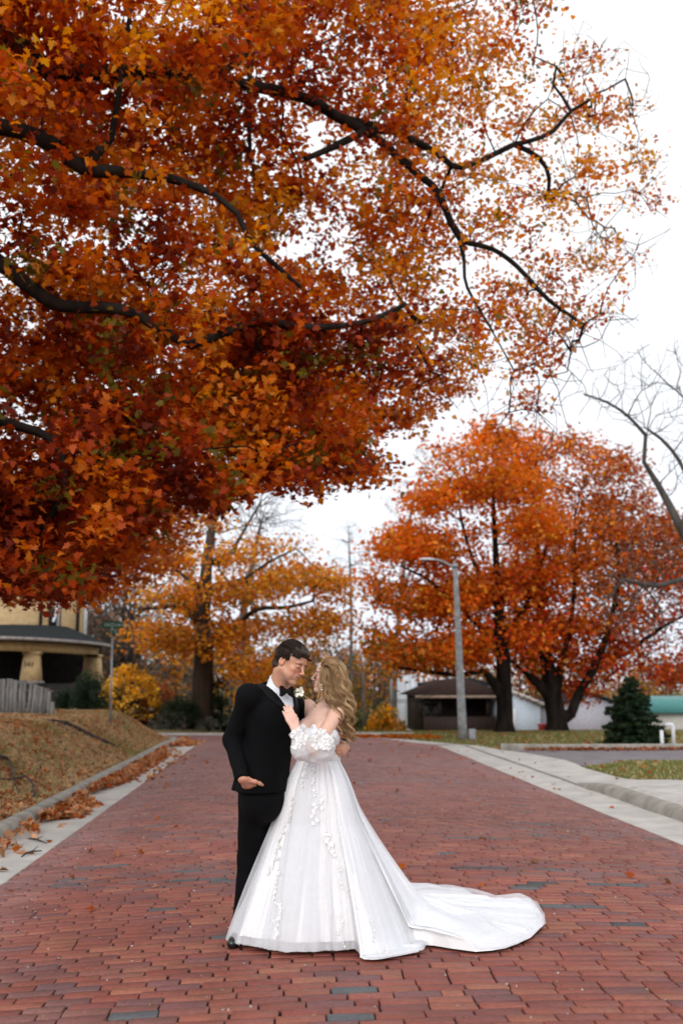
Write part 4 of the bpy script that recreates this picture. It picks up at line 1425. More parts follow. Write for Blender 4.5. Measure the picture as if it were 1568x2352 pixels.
# ---------------------------------------------------------- yellow brick house with a bowed porch
def left_house():
    cx, cyy = at(40, 1500, 46)[0], 46.0
    gz = float(zfar(46)) + .95
    rt = place('brick_house', (cx, cyy + 4, gz), 'yellow brick house with a wide bowed porch on tapered pillars', 'house')
    obs = []
    # upper storey and main walls
    w = MB()
    xw0, xw1 = cx - 9, at(197, 1450, 53)[0]
    w.prism([(xw0, 53, gz), (xw1, 53, gz), (xw1 - 2.0, 63, gz), (xw0, 63, gz)], (0, 0, 8.2))
    obs.append(w.build('wall', M_stucco))
    # windows and dark trim of the upper storey, seen above the porch roof
    for (pa, pb, ya, yb) in ((113, 140, 1350, 1450), (-60, -20, 1330, 1440)):
        xa, xb = at(pa, 1400, 52.9)[0], at(pb, 1400, 52.9)[0]
        za, zb = at(pa, yb, 52.9)[2], at(pa, ya, 52.9)[2]
        f = MB(); f.box((xa, 52.9, za), (xb, 53.02, zb)); fo = f.build('window', M_dark)
        g = MB(); g.box((xa + .08, 52.86, za + .1), (xb - .25, 52.92, zb - .1)); go = g.build('pane', M_glass); go.parent = fo
        s = MB(); s.box((xb - .16, 52.84, za), (xb - .04, 52.92, zb)); so = s.build('frame', M_whitep); so.parent = fo
        obs.append(fo)
    for px in (91, 176):
        xa = at(px, 1400, 52.9)[0]; m = MB(); m.box((xa, 52.92, gz + 3.4), (xa + .16, 53.03, gz + 7)); obs.append(m.build('corner_trim', M_dark))
    xa = at(196, 1400, 52.9)[0]; m = MB(); m.box((xa - .02, 52.86, gz + 2.5), (xa + .12, 53.06, gz + 7)); obs.append(m.build('downpipe', M_greyp))
    xa = at(60, 1400, 46.6)[0]; m = MB(); m.tube([(xa, 52.8, gz + 7), (xa, 52.8, gz + 4.9), (xa - .05, 52.4, gz + 4.4)], .07, 8); obs.append(m.build('downpipe', M_whitep))
    m = MB(); m.box((xw0 - .6, 52.4, gz + 8.2), (xw1 + .3, 60, gz + 8.4)); m.prism([(xw0 - .6, 52.4, gz + 8.4), (xw1 + .3, 52.4, gz + 8.4), ((xw0 + xw1) / 2, 52.4, gz + 10.8)], (0, 7.6, 0)); obs.append(m.build('roof', M_roofd))
    # bowed porch: roof edge ellipse
    pc = np.array((at(30, 1500, 50)[0], 52.2)); ra, rb = at(250, 1490, 52)[0] - pc[0], 9.6
    ze = 3.36
    zr = at(40, 1434, 50)[2]
    A = np.linspace(math.pi, 2 * math.pi, 49)
    rim = [(pc[0] + ra * math.cos(a), pc[1] + rb * math.sin(a)) for a in A]
    inn = [(pc[0] + ra * .50 * math.cos(a), pc[1] + rb * .22 * math.sin(a)) for a in A]
    m = MB(); n = len(A)
    V = [(x, y, ze + .05) for (x, y), a in zip(rim, A)] + [(x, y, zr) for x, y in inn] + [(pc[0], 52.95, zr + .12)]
    F = [(i, i + 1, n + i + 1, n + i) for i in range(n - 1)] + [(n + i, n + i + 1, 2 * n) for i in range(n - 1)]
    m.add(V, F); obs.append(m.build('porch_roof', M_roofd, smooth=False))
    def band(r0, r1, z0, z1, name, mat):
        m = MB(); V = []
        for a in A:
            for s_, z in ((r1, z0), (r1, z1), (r0, z1), (r0, z0)):
                V.append((pc[0] + (ra - s_) * math.cos(a), pc[1] + (rb - s_) * math.sin(a), z))
        F = [(4 * i + j, 4 * i + (j + 1) % 4, 4 * i + 4 + (j + 1) % 4, 4 * i + 4 + j) for i in range(n - 1) for j in range(4)]
        m.add(V, F); obs.append(m.build(name, mat))
    band(.04, -.06, ze - .08, ze + .055, 'fascia', M_fascia)
    band(1.0, .55, ze - .52, ze - .10, 'beam', M_stucco)
    # soffit
    m = MB(); V = [(x, y, ze - .09) for x, y in rim] + [(pc[0], pc[1] + .3, ze - .09)]; m.add(V, [(i, i + 1, n) for i in range(n - 1)]); obs.append(m.build('soffit', M_dark))
    # tapered pillars on the porch wall
    zb = 1.56
    ztop = ze - .52
    for px in (47, 187, 216, -110):
        xx = at(px, 1520, {47: 43.2, 187: 47.5, 216: 50, -110: 43.5}[px])[0]
        c = (xx - pc[0]) / (ra - .78); c = max(-.97, min(.97, c)); yy = pc[1] - (rb - .78) * math.sqrt(1 - c * c)
        m = MB(); a_, b_ = .40, .30
        V = [(xx - a_, yy - a_, zb), (xx + a_, yy - a_, zb), (xx + a_, yy + a_, zb), (xx - a_, yy + a_, zb), (xx - b_, yy - b_, ztop - .12), (xx + b_, yy - b_, ztop - .12), (xx + b_, yy + b_, ztop - .12), (xx - b_, yy + b_, ztop - .12)]
        m.add(V, [(0, 3, 2, 1), (4, 5, 6, 7), (0, 1, 5, 4), (1, 2, 6, 5), (2, 3, 7, 6), (3, 0, 4, 7)])
        m.box((xx - .36, yy - .36, ztop - .12), (xx + .36, yy + .36, ztop - .002))
        po = m.build('pillar', M_stucco)
        m = MB(); m.box((xx - .48, yy - .48, zb - .12), (xx + .48, yy + .48, zb - .004)); m.build('pillar_base', M_stone, po)
        obs.append(po)
        if px == 47:
            # house number, too blurred to read for certain: three dark digits
            text_mesh('house_number', '343', .30, (xx - .27, yy - .385, zb + .62), (R(86), 0, 0), M_timber, po, .01)
    # porch parapet wall and a dark sheet standing in for the shade behind
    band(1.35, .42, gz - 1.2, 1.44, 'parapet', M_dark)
    m = MB(); m.box((xw0, 52.6, gz - .5), (xw1 + .9, 52.84, ze + .1)); obs.append(m.build('porch_shade_sheet', M_dark))
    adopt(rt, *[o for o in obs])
left_house()

# ---------------------------------------------------------- street name sign
def street_sign():
    b = at(256, 1645, 24.0); gz = float(ground_z(b[0], 24.0))
    rt = place('street_sign', (b[0], 24.0, gz), 'green street name sign on a thin steel post at the corner', 'street sign')
    top = at(258, 1452, 24.0)
    m = MB(); m.tube([(b[0], 24, gz - .2), (top[0], 24, top[2])], .026, 8); m.tube([(top[0], 24, top[2] - .06), (top[0], 24, top[2] + .02)], .035, 8)
    o1 = m.build('post', M_galv, smooth=True)
    z0 = at(258, 1443, 24)[2]; z1 = at(258, 1428, 24)[2]; x0 = at(237, 1435, 24)[0]; x1 = at(284, 1435, 24)[0]
    m = MB(); m.box((x0, 23.985, z0), (x1, 24.0, z1)); o2 = m.build('name_blade', M_signg, bevel=.004)
    text_mesh('letters', 'INDIANA', (z1 - z0) * .80, (x0 + .035, 23.98, z0 + (z1 - z0) * .22), (R(90), 0, 0), M_signw, o2, .002, 1.2)
    m = MB(); m.box((b[0] - .012, 23.8, z0 - .17), (b[0] + .0, 24.25, z0 - .02)); o3 = m.build('cross_blade', M_signg)
    adopt(rt, o1, o2, o3)
street_sign()


# ---------------------------------------------------------- street lamp
def street_lamp():
    Y = 29.5; b = at(1062, 1680, Y); gz = float(ground_z(b[0], Y)) - .1
    rt = place('street_lamp', (b[0], Y, gz), 'tall grey concrete street lamp with one curved arm at right', 'street lamp')
    top = at(1045, 1303, Y)
    m = MB(); zz = np.linspace(gz, top[2], 9); xx = np.linspace(b[0], top[0], 9); m.tube(np.column_stack([xx, np.full(9, Y), zz]), np.linspace(.140, .070, 9), 12)
    o1 = m.build('pole', mat_noise('lamp_concrete', (.22, .235, .24), (.36, .375, .38), scale=8, rough=.7, bump=.3, bscale=40), smooth=True)
    m = MB(); m.tube([(top[0], Y, top[2] - .02), (top[0], Y, top[2] + .12)], [.10, .075], 12); o2 = m.build('pole_cap', M_galv, smooth=True)
    pts = [at(x, y, Y) for x, y in ((1046, 1312), (1040, 1303), (1030, 1297), (1018, 1290), (1004, 1286), (990, 1284))]
    m = MB(); m.tube(pts, [.045, .04, .036, .034, .032, .03], 8); o3 = m.build('arm', M_galv, smooth=True)
    h = at(978, 1285, Y)
    def lamp(P):
        d = ell(P, h + (0.02, 0, .0), (.24, .12, .055)); return np.maximum(d, (h[2] - .03) - P[:, 2])
    o4 = sdf_grid(lamp, h - .32, h + .32, .018, 'lamp_head', M_whitep)
    m = MB(); m.box((h[0] - .15, Y - .08, h[2] - .055), (h[0] + .08, Y + .08, h[2] - .028)); o5 = m.build('lens', M_glass, bevel=.01); o5.parent = o4
    m = MB(); m.box((b[0] + .17, Y - .12, gz + .05), (b[0] + .36, Y + .02, gz + .42)); o6 = m.build('cable_box', M_greyp, bevel=.01)
    adopt(rt, o1, o2, o3, o4, o6)
street_lamp()


# ---------------------------------------------------------- utility pole with wires
def utility_pole():
    Y = 50.0; b = at(836, 1692, Y); gz = float(ground_z(b[0], Y)) - .3
    rt = place('utility_pole', (b[0], Y, gz), 'thin wooden utility pole behind the bride at the end of the street', 'utility pole')
    t = at(834, 1540, Y)
    m = MB(); m.tube([(b[0], Y, gz), (t[0], Y, t[2])], [.085, .065], 8); o1 = m.build('pole', M_bark_g, smooth=True)
    o = [o1]
    for y in (1597, 1602):
        p = at(834, y, Y); L_ = at(560, y - 14, Y + 6); Rr = at(1010, y - 10, Y + 2)
        m = MB(); pts = []
        for a, c in ((L_, p), (p, Rr)):
            for s in np.linspace(0, 1, 9)[:-1] if c is p else np.linspace(0, 1, 9):
                q = a * (1 - s) + c * s; pts.append(q - np.array((0, 0, .35 * math.sin(math.pi * s))))
        m.tube(pts, .02, 4); o.append(m.build('wire', M_timber))
    adopt(rt, *o)
utility_pole()


# ---------------------------------------------------------- small brown house with hipped porch roof, white side, grey annex
def right_house():
    Y = 60.0
    gz = float(ground_z(12, Y))
    x0, x1 = at(962, 1640, Y)[0], at(1172, 1640, Y)[0]
    rt = place('bungalow', ((x0 + x1) / 2, Y + 3, gz), 'small brown bungalow with a screened porch under the orange maple', 'house')
    zt = at(1050, 1604, Y)[2]
    ob = []
    M_bw = mat_siding('brown_siding', (.018, .012, .010), (.03, .02, .016), .16)
    m = MB(); m.box((x0 + .25, Y + 1.6, gz), (x1 - .1, Y + 8, zt + .1)); ob.append(m.build('wall', M_bw))
    zs = at(1050, 1646, Y)[2]
    m = MB(); m.box((x0 + .3, Y, gz - .5), (x1 - .1, Y + .18, zs)); ob.append(m.build('porch_wall', mat_siding('brown_brick', (.022, .013, .011), (.04, .024, .02), .10)))
    for px in (966, 1010, 1062, 1120, 1166):
        xx = at(px, 1620, Y)[0]; m = MB(); m.box((xx - .10, Y - .02, zs), (xx + .10, Y + .20, zt)); ob.append(m.build('porch_post', M_bw))
    ze = at(1050, 1598, Y)[2]; xl, xr = at(952, 1600, Y)[0], at(1176, 1600, Y)[0]; zp = at(1040, 1560, Y)[2]
    xpl, xpr = at(1025, 1560, Y)[0], at(1090, 1560, Y)[0]
    m = MB(); m.add([(xl, Y - .5, ze), (xr, Y - .5, ze), (xr, Y + 8.5, ze), (xl, Y + 8.5, ze), (xpl, Y + 2.5, zp), (xpr, Y + 2.5, zp), (xpr, Y + 5, zp), (xpl, Y + 5, zp)], [(0, 1, 5, 4), (1, 2, 6, 5), (2, 3, 7, 6), (3, 0, 4, 7), (4, 5, 6, 7), (0, 3, 2, 1)])
    ob.append(m.build('roof', mat_noise('brown_shingle', (.022, .013, .011), (.045, .028, .023), scale=8, rough=1, spec=.05, bump=.5, bscale=20)))
    m = MB(); m.box((xl - .03, Y - .56, ze - .13), (xr + .03, Y - .48, ze + .02)); ob.append(m.build('gutter', mat_noise('tan_gutter', (.22, .15, .11), (.30, .21, .16), rough=.6)))
    # porch windows and a door on the wall behind
    for (a, b, c, d_, nm) in ((973, 988, 1612, 1648, 'window'), (994, 1008, 1612, 1648, 'window'), (1128, 1150, 1612, 1646, 'window'), (1074, 1090, 1608, 1668, 'door')):
        xa, xb = at(a, 1620, Y + 1.5)[0], at(b, 1620, Y + 1.5)[0]; za, zb = at(a, d_, Y + 1.5)[2], at(a, c, Y + 1.5)[2]
        m = MB(); m.box((xa, Y + 1.5, za), (xb, Y + 1.598, zb)); fo = m.build(nm, M_glass if nm == 'window' else M_dark)
        if nm == 'window':
            f = MB()
            for t in np.linspace(0, 1, 4): z = za + (zb - za) * t; f.box((xa - .03, Y + 1.46, z - .02), (xb + .03, Y + 1.498, z + .02))
            for t in (0, .5, 1): x = xa + (xb - xa) * t; f.box((x - .02, Y + 1.455, za), (x + .02, Y + 1.497, zb))
            f.build('frame', mat_noise('grey_frame', (.10, .10, .11), (.16, .16, .17)), fo)
        ob.append(fo)
    adopt(rt, *ob)
    # taller white building behind at left
    Y2 = 70.0; gz = float(ground_z(10, Y2))
    xa, xb = at(926, 1600, Y2)[0], at(958, 1600, Y2)[0]
    zt2, zt3 = at(926, 1566, Y2)[2], at(948, 1550, Y2)[2]
    rt = place('white_barn', (xa, Y2 + 3, gz), 'narrow tall white boarded building left of the brown bungalow', 'house')
    m = MB(); m.prism([(xa, Y2, gz - 1), (xb, Y2, gz - 1), (xb, Y2, zt3), (at(948, 1550, Y2)[0], Y2, zt3), (xa, Y2, zt2)], (0, 9, 0)); a1 = m.build('wall', mat_siding('white_board', (.45, .48, .53), (.58, .61, .66), .35, 'X'))
    m = MB(); m.box((at(944, 1540, Y2)[0], Y2 + 1, zt3 - .3), (at(951, 1540, Y2)[0], Y2 + 1.5, zt3 + .75)); a2 = m.build('chimney', M_greyp)
    m = MB(); m.box((xb + .003, Y2 + 2, gz - 1), (at(1172, 1600, Y2)[0], Y2 + 9, at(1000, 1575, Y2)[2])); a3 = m.build('side_wing', mat_siding('grey_board', (.17, .17, .18), (.23, .23, .24), .25))
    m = MB(); xp = at(1000, 1575, Y2)
    m.prism([(xb - .3, Y2 + 1.9, xp[2]), (at(1176, 1600, Y2)[0], Y2 + 1.9, xp[2]), (at(1090, 1600, Y2)[0], Y2 + 1.9, at(1090, 1556, Y2)[2])], (0, 7.4, 0)); a4 = m.build('roof', M_roofd)
    adopt(rt, a1, a2, a3, a4)
    # white sided garage gable
    Y3 = 56.0; gz = float(ground_z(14, Y3))
    xa, xb = at(1172, 1640, Y3)[0], at(1240, 1640, Y3)[0]
    rt = place('white_garage', ((xa + xb) / 2, Y3 + 3, gz), 'white clapboard garage with a sloping roof edge right of the bungalow', 'garage')
    za, zb = at(1172, 1590, Y3)[2], at(1240, 1621, Y3)[2]
    m = MB(); m.prism([(xa, Y3, gz - 1), (xb, Y3, gz - 1), (xb, Y3, zb), (xa, Y3, za)], (0, 7, 0)); a1 = m.build('wall', mat_siding('white_clapboard', (.50, .58, .68), (.62, .70, .79), .11))
    m = MB(); xr2, zr2 = at(1247, 1621, Y3)[0], at(1247, 1621, Y3)[2]
    m.prism([(xa - .02, Y3 - .3, za + .004), (xr2, Y3 - .3, zr2 + .004), (xr2, Y3 - .3, zr2 + .17), (xa - .02, Y3 - .3, za + .17)], (0, 7.6, 0)); a2 = m.build('roof', mat_noise('pale_roof', (.42, .40, .40), (.6, .58, .58), scale=4, rough=.7))
    m = MB(); m.box((xa + .05, Y3 - .03, gz), (xa + .28, Y3 - .002, at(1178, 1628, Y3)[2])); a3 = m.build('door', M_whitep)
    adopt(rt, a1, a2, a3)
    # low grey building beyond the forked trunks, and the teal roof
    Y4 = 66.0; gz = float(ground_z(20, Y4))
    xa, xb = at(1282, 1640, Y4)[0], at(1425, 1640, Y4)[0]
    rt = place('grey_shed', ((xa + xb) / 2, Y4 + 3, gz), 'low pale grey shed behind the forked maple trunks', 'shed')
    m = MB(); m.prism([(xa, Y4, gz - 1), (xb, Y4, gz - 1), (xb, Y4, at(1425, 1620, Y4)[2]), (at(1345, 1594, Y4)[0], Y4, at(1345, 1594, Y4)[2]), (xa, Y4, at(1282, 1625, Y4)[2])], (0, 6, 0))
    a1 = m.build('wall', mat_siding('grey_clapboard', (.36, .35, .40), (.46, .45, .50), .12))
    m = MB(); z = at(1345, 1594, Y4)[2]
    m.prism([(xa - .3, Y4 - .3, at(1282, 1625, Y4)[2]), (at(1345, 1594, Y4)[0], Y4 - .3, z + .004), (xb + .3, Y4 - .3, at(1425, 1620, Y4)[2]), (xb + .3, Y4 - .3, at(1425, 1620, Y4)[2] + .14), (at(1345, 1594, Y4)[0], Y4 - .3, z + .16), (xa - .3, Y4 - .3, at(1282, 1625, Y4)[2] + .14)], (0, 6.6, 0)); a2 = m.build('roof', M_roofd)
    adopt(rt, a1, a2)
    Y5 = 62.0; gz = float(ground_z(24, Y5))
    xa, xb = at(1500, 1640, Y5)[0], at(1700, 1640, Y5)[0]
    rt = place('teal_roofed_building', ((xa + xb) / 2, Y5 + 3, gz), 'cream building with a teal metal roof at the right edge', 'building')
    m = MB(); m.box((xa, Y5, gz - 1), (xb, Y5 + 7, at(1520, 1637, Y5)[2])); a1 = m.build('wall', mat_noise('cream_wall', (.42, .40, .36), (.5, .48, .44), rough=.8))
    m = MB(); m.add([(xa - .4, Y5 - .4, at(1520, 1637, Y5)[2] + .003), (xb, Y5 - .4, at(1520, 1637, Y5)[2] + .003), (xb, Y5 + 3.5, at(1520, 1600, Y5)[2]), (xa + 1.2, Y5 + 3.5, at(1520, 1600, Y5)[2]), (xa - .4, Y5 + 7.4, at(1520, 1637, Y5)[2] + .003), (xb, Y5 + 7.4, at(1520, 1637, Y5)[2] + .003)], [(0, 1, 2, 3), (3, 2, 5, 4), (0, 3, 4), (0, 4, 5, 1)])
    a2 = m.build('roof', mat_siding('teal_metal', (.06, .20, .19), (.09, .26, .25), .4, 'X', rough=.4))
    adopt(rt, a1, a2)
right_house()


def red_tub():
    c = at(1247, 1668, 45); z = float(ground_z(c[0], 45)); r = MB()
    zz = max(z, at(1247, 1678, 45)[2])
    r.tube([(c[0], 45, zz - .2), (c[0], 45, zz + .02), (c[0], 45, zz + .30)], [.20, .22, .27], 16)
    o = r.build('tub', mat_noise('red_plastic', (.30, .015, .02), (.38, .02, .025), rough=.4), smooth=True)
    tag(o, 'small red tub standing between the white garage and the forked maple', 'tub')
red_tub()


# ---------------------------------------------------------- white bent vent pipes at the right edge
for q, (pa, pb, yt, lab) in enumerate((((1530, 1546, 1664, 'white pipe bent over at the top by the right edge lawn')), (1519, 1519, 1677, 'short straight white pipe left of the bent pipe'))):
    Y = 25.5; b = at(pb, 1700, Y); gz = float(ground_z(b[0], Y))
    o = MB(); zt = at(pb, yt, Y)[2]
    if q == 0: o.tube([(b[0], Y, gz - .1), (b[0], Y, zt - .04), (b[0] - .02, Y, zt), (at(pa, 1664, Y)[0], Y, zt + .005), (at(pa, 1664, Y)[0] - .02, Y, zt - .04)], .045, 10)
    else: o.tube([(b[0], Y, gz - .1), (b[0], Y, zt)], .045, 10)
    ob = o.build('vent_pipe', M_whitep, smooth=True); tag(ob, lab, 'pipe')


# ---------------------------------------------------------- shrubs and garden plants
def bush(name, label, px, py_base, Y, w_px, h_px, n, size, pal, shape=OVAL, stems=9, up=.0, zoff=None, cat='shrub', hollow=.35, group=None, droop=0, flat=1.0, darkstem=True):
    c = at(px, py_base, Y); gz = c[2] if zoff is None else float(ground_z(c[0], Y)) + zoff
    gz = max(gz, float(ground_z(c[0], Y)) - .05)
    w = w_px / 2287 * Y; h = h_px / 2287 * Y
    rt = place(name, (c[0], Y, gz), label, cat, group)
    rg = np.random.default_rng(int(px * 7 + Y))
    q = rg.normal(0, 1, (n * 3, 3)); q /= np.linalg.norm(q, axis=1)[:, None]; q *= rg.uniform(hollow, 1, (n * 3, 1))
    q[:, 2] = np.abs(q[:, 2]) if up == 0 else q[:, 2]
    P = np.array((c[0], Y, gz + (0 if up == 0 else h * .52))) + q * np.array((w / 2, w / 2 * .8, h if up == 0 else h * .5))
    nz = noise3(P, 5.0 / max(w, h) * .9 + 1.2)
    P = P[nz > .40][:n]
    col = palcol(list(pal), list(pal.values()), len(P)) * (1 + (noise3(P, 3)[:, None] - .5) * .7) * rng.uniform(.7, 1.2, (len(P), 1))
    V, Fq, C = leaf_cloud(P, size, col, shape, flat)
    o1 = mesh_np('foliage', V, Fq, M_leaf_far, col=C)
    m = MB()
    for k in range(stems):
        a = rg.uniform(0, 6.28); r = rg.uniform(.3, .85)
        e = np.array((c[0] + math.cos(a) * w / 2 * r, Y + math.sin(a) * w / 2 * .8 * r, gz + h * rg.uniform(.5, .9)))
        b = np.array((c[0] + rg.normal(0, .05), Y + rg.normal(0, .05), gz - .1))
        m.tube([b, b * .5 + e * .5 + (0, 0, h * .12), e], [.02, .014, .006], 5)
    o2 = m.build('stems', M_bark, smooth=True)
    adopt(rt, o1, o2)
    return rt


GD = {'pine': .5, 'pine2': .35, 'green': .15}
bush('evergreen_shrub', 'dark green bushy shrub at the right end of the grey fence', 203, 1652, 32.4, 100, 112, 4200, .10, GD, NEEDLE * np.array((3, 1)), 8)
bush('yellow_shrub', 'golden yellow arching shrub behind the street sign post', 296, 1650, 35.8, 150, 122, 1500, .15, {'sun': .6, 'gold': .3, 'olive': .1}, OVAL, 14, hollow=.8)
bush('brown_shrub', 'dark olive twiggy shrub below the golden shrub', 318, 1660, 36.7, 130, 66, 1300, .12, {'moss': .4, 'brown': .35, 'pine2': .25}, OVAL, 12)
bush('red_shrub', 'small orange red sapling beside the golden shrub', 372, 1655, 37.2, 70, 95, 420, .13, {'scarlet': .25, 'rust': .35, 'tan': .4}, OVAL, 7, hollow=.5)
bush('juniper', 'spreading dark green juniper left of the thick trunk', 412, 1664, 35.4, 110, 66, 3000, .10, GD, NEEDLE * np.array((3, 1)), 8)
bush('tall_evergreen', 'tall dark evergreen shrub between the thick trunk and the groom', 505, 1682, 35.9, 62, 150, 3600, .10, {'pine': .7, 'pine2': .3}, NEEDLE * np.array((3, 1)), 8, hollow=.2)
bush('blue_spruce', 'pale blue green spruce just left of the thick trunk', 437, 1650, 39.0, 60, 118, 1100, .14, {'sage': .6, 'grey': .25, 'pine2': .15}, NEEDLE * np.array((3, 1)), 5, hollow=.3)
bush('lavender_mound', 'grey green lavender mound at the corner of the lawn', 385, 1676, 35.0, 100, 42, 2400, .07, {'sage': .6, 'grey': .3, 'moss': .1}, NEEDLE * np.array((2, 1)), 6)
bush('lavender_mound', 'grey green mound plant just left of the groom at kerb', 478, 1688, 35.0, 62, 36, 1600, .07, {'sage': .6, 'grey': .3, 'moss': .1}, NEEDLE * np.array((2, 1)), 6)
bush('garden_plants', 'low mixed green and rust plants between the sign and the mounds', 300, 1656, 35.4, 110, 42, 700, .09, {'green': .25, 'olive': .3, 'rust': .2, 'tan': .25}, OVAL, 8)
bush('yellow_bush', 'yellow green bush in front of the woods beside the utility pole', 886, 1692, 47.0, 100, 66, 1300, .17, {'amber': .4, 'gold': .25, 'olive': .35}, OVAL, 8)
bush('dark_hedge', 'dark green hedge mass behind the bride', 775, 1684, 52.0, 190, 66, 2600, .20, {'pine2': .35, 'moss': .4, 'olive': .25}, OVAL, 8)
bush('low_hedge', 'dark hedge strip at the foot of the wood right of the pole', 868, 1678, 56.0, 80, 44, 1600, .18, {'moss': .5, 'pine2': .3, 'brown': .2}, OVAL, 8)


def pale_rocks():
    rg = np.random.default_rng(2)
    for k, (px, py, s) in enumerate(((300, 1640, .13), (348, 1632, .07), (430, 1660, .11))):
        c = at(px, py, 35.4)
        gz = float(ground_z(c[0], 35.4))
        def rock(P): return ell(P, (c[0], 35.4, max(gz, c[2]) + s * .4), (s * 1.4, s, s * .8)) + (fbm(P, 6 / s * .16, 2) - .5) * s * .7
        o = sdf_grid(rock, np.array((c[0] - s * 2.2, 35.4 - s * 2.2, max(gz, c[2]) - s * 1.6)), np.array((c[0] + s * 2.2, 35.4 + s * 2.2, max(gz, c[2]) + s * 2.4)), s * .13, 'garden_stone', M_stone)
        tag(o, ['pale pinkish stone at the foot of the golden shrub', 'small pale stone right of the golden shrub', 'rounded grey stone beside the lavender mound'][k], 'stone')
pale_rocks()
bush('evergreen_shrub', 'low dark green shrub between the fence end and the taller shrub', 148, 1652, 32.6, 70, 70, 2600, .10, GD, NEEDLE * np.array((3, 1)), 8)
bush('evergreen_shrub', 'dark green shrub below the golden shrub right of the sign post', 262, 1655, 36.0, 70, 62, 1500, .11, GD, NEEDLE * np.array((3, 1)), 8)
bush('fern_clump', 'yellow green fern clump at the foot of the sign post', 240, 1655, 35.0, 56, 48, 500, .12, {'olive': .5, 'green': .3, 'gold': .2}, NEEDLE * np.array((3, 1.3)), 6)
bush('rust_shrub', 'dark red and brown low shrub left of the juniper', 345, 1656, 36.2, 90, 60, 1500, .11, {'red': .15, 'brown': .4, 'moss': .3, 'rust': .15}, OVAL, 8)


# ---------------------------------------------------------- dark spruce on the right lawn
def spruce():
    Y = 27.5; c = at(1452, 1690, Y); gz = float(ground_z(c[0], Y)); h = (1690 - 1528) / 2287 * Y; w = 158 / 2287 * Y / 2
    rt = place('spruce_tree', (c[0], Y, gz), 'dark green spruce with wide low boughs on the right lawn', 'tree')
    rg = np.random.default_rng(9); Pn = []; D = []; m = MB()
    m.tube([(c[0], Y, gz - .1), (c[0], Y, gz + h * .98)], [.07, .012], 8)
    for k in range(230):
        t = (rg.random() ** 1.15) * .96; z = gz + .06 + t * h * .93; L_ = w * (1 - t) ** .72 * rg.uniform(.75, 1.18) + .03
        a = rg.uniform(0, 6.28)
        d = np.array((math.cos(a), math.sin(a), 0)); e = np.array((c[0], Y, z)) + d * L_ + np.array((0, 0, -.10 * L_ + .22 * L_ * t))
        b = np.array((c[0], Y, z)); mid = (b + e) / 2 + np.array((0, 0, -.05 * L_))
        m.tube([b, mid, e], [.014, .010, .004], 4)
        nn = int(190 * L_ + 14)
        s = rg.uniform(.12, 1.02, nn)
        sd = np.cross(d, (0, 0, 1)); lat = rg.normal(0, 1, nn) * .13 * L_ * (1.15 - s)
        p = b * (1 - s)[:, None] + e * s[:, None] + sd * lat[:, None] + np.array((0, 0, 1)) * rg.normal(-.005, .018, nn)[:, None]
        Pn.append(p)
    P = np.vstack(Pn)
    V, Fq, C = leaf_cloud(P, .085, palcol(['pine', 'pine2', 'green'], [.5, .35, .15], len(P)) * rng.uniform(.7, 1.3, (len(P), 1)), NEEDLE * np.array((3.2, 1)), 1.2)
    o1 = mesh_np('crown', V, Fq, M_leaf_far, col=C)
    o2 = m.build('trunk', M_bark, smooth=True)
    adopt(rt, o1, o2)
spruce()


# ---------------------------------------------------------- timber edging on the bank, fallen branch
def edging():
    px = [(92, 1656), (120, 1661), (150, 1668), (185, 1684), (215, 1698), (250, 1711), (280, 1722)]
    P = np.array([hit(*p) for p in px]); m = MB(); d = np.gradient(P, axis=0); d /= np.linalg.norm(d, axis=1)[:, None]
    P[:, 2] += .02
    m.tube(P, np.interp(np.arange(7), [0, 2, 3, 6], [.035, .09, .085, .035]), 6)
    o = m.build('timber_edging', M_timber, smooth=False, bevel=0); tag(o, 'dark old timber edging lying across the left bank', 'edging')
    q = np.array([hit(*p) for p in ((112, 1660), (140, 1672), (165, 1684), (180, 1692))]); m = MB(); q[:, 2] += .03; m.tube(q, .03, 5)
    o = m.build('timber_stake', M_branch, smooth=False); tag(o, 'thin grey stake leaning on the dark timber edging', 'stake')
edging()


def fallen_branch():
    m = MB(); rg = np.random.default_rng(6)
    def arc(pts, r):
        P = []
        for px, py, h in pts:
            q = hit(px, py); q[2] += h * .9; P.append(q)
        P = np.array(P); u = np.linspace(0, len(P) - 1, len(P) * 4); Q = np.stack([np.interp(u, np.arange(len(P)), P[:, k]) for k in range(3)], 1)
        for _ in range(2): Q[1:-1] = (Q[:-2] + 2 * Q[1:-1] + Q[2:]) / 4
        Q += rg.normal(0, .004, Q.shape)
        m.tube(Q, np.linspace(r[0], r[1], len(Q)), 6)
    arc([(-50, 1755, .05), (0, 1750, .10), (22, 1757, .10), (28, 1785, .08), (32, 1800, .06), (58, 1798, .12), (75, 1812, .10), (80, 1840, .05), (92, 1872, .02)], (.026, .012))
    arc([(-60, 1790, .05), (0, 1798, .06), (32, 1800, .06)], (.018, .012))
    arc([(58, 1830, .04), (70, 1845, .04), (78, 1835, .06)], (.010, .006))
    arc([(35, 1803, .05), (44, 1840, .03), (62, 1850, .02)], (.009, .005))
    o = m.build('fallen_branch', M_branch, smooth=True); tag(o, 'twisted fallen branch lying on the grass at the left edge', 'branch')
fallen_branch()


# ---------------------------------------------------------- grass, fallen leaves, crumbs
M_grass = mat_leaf('grass_blade', trans=.3, rough=.7)


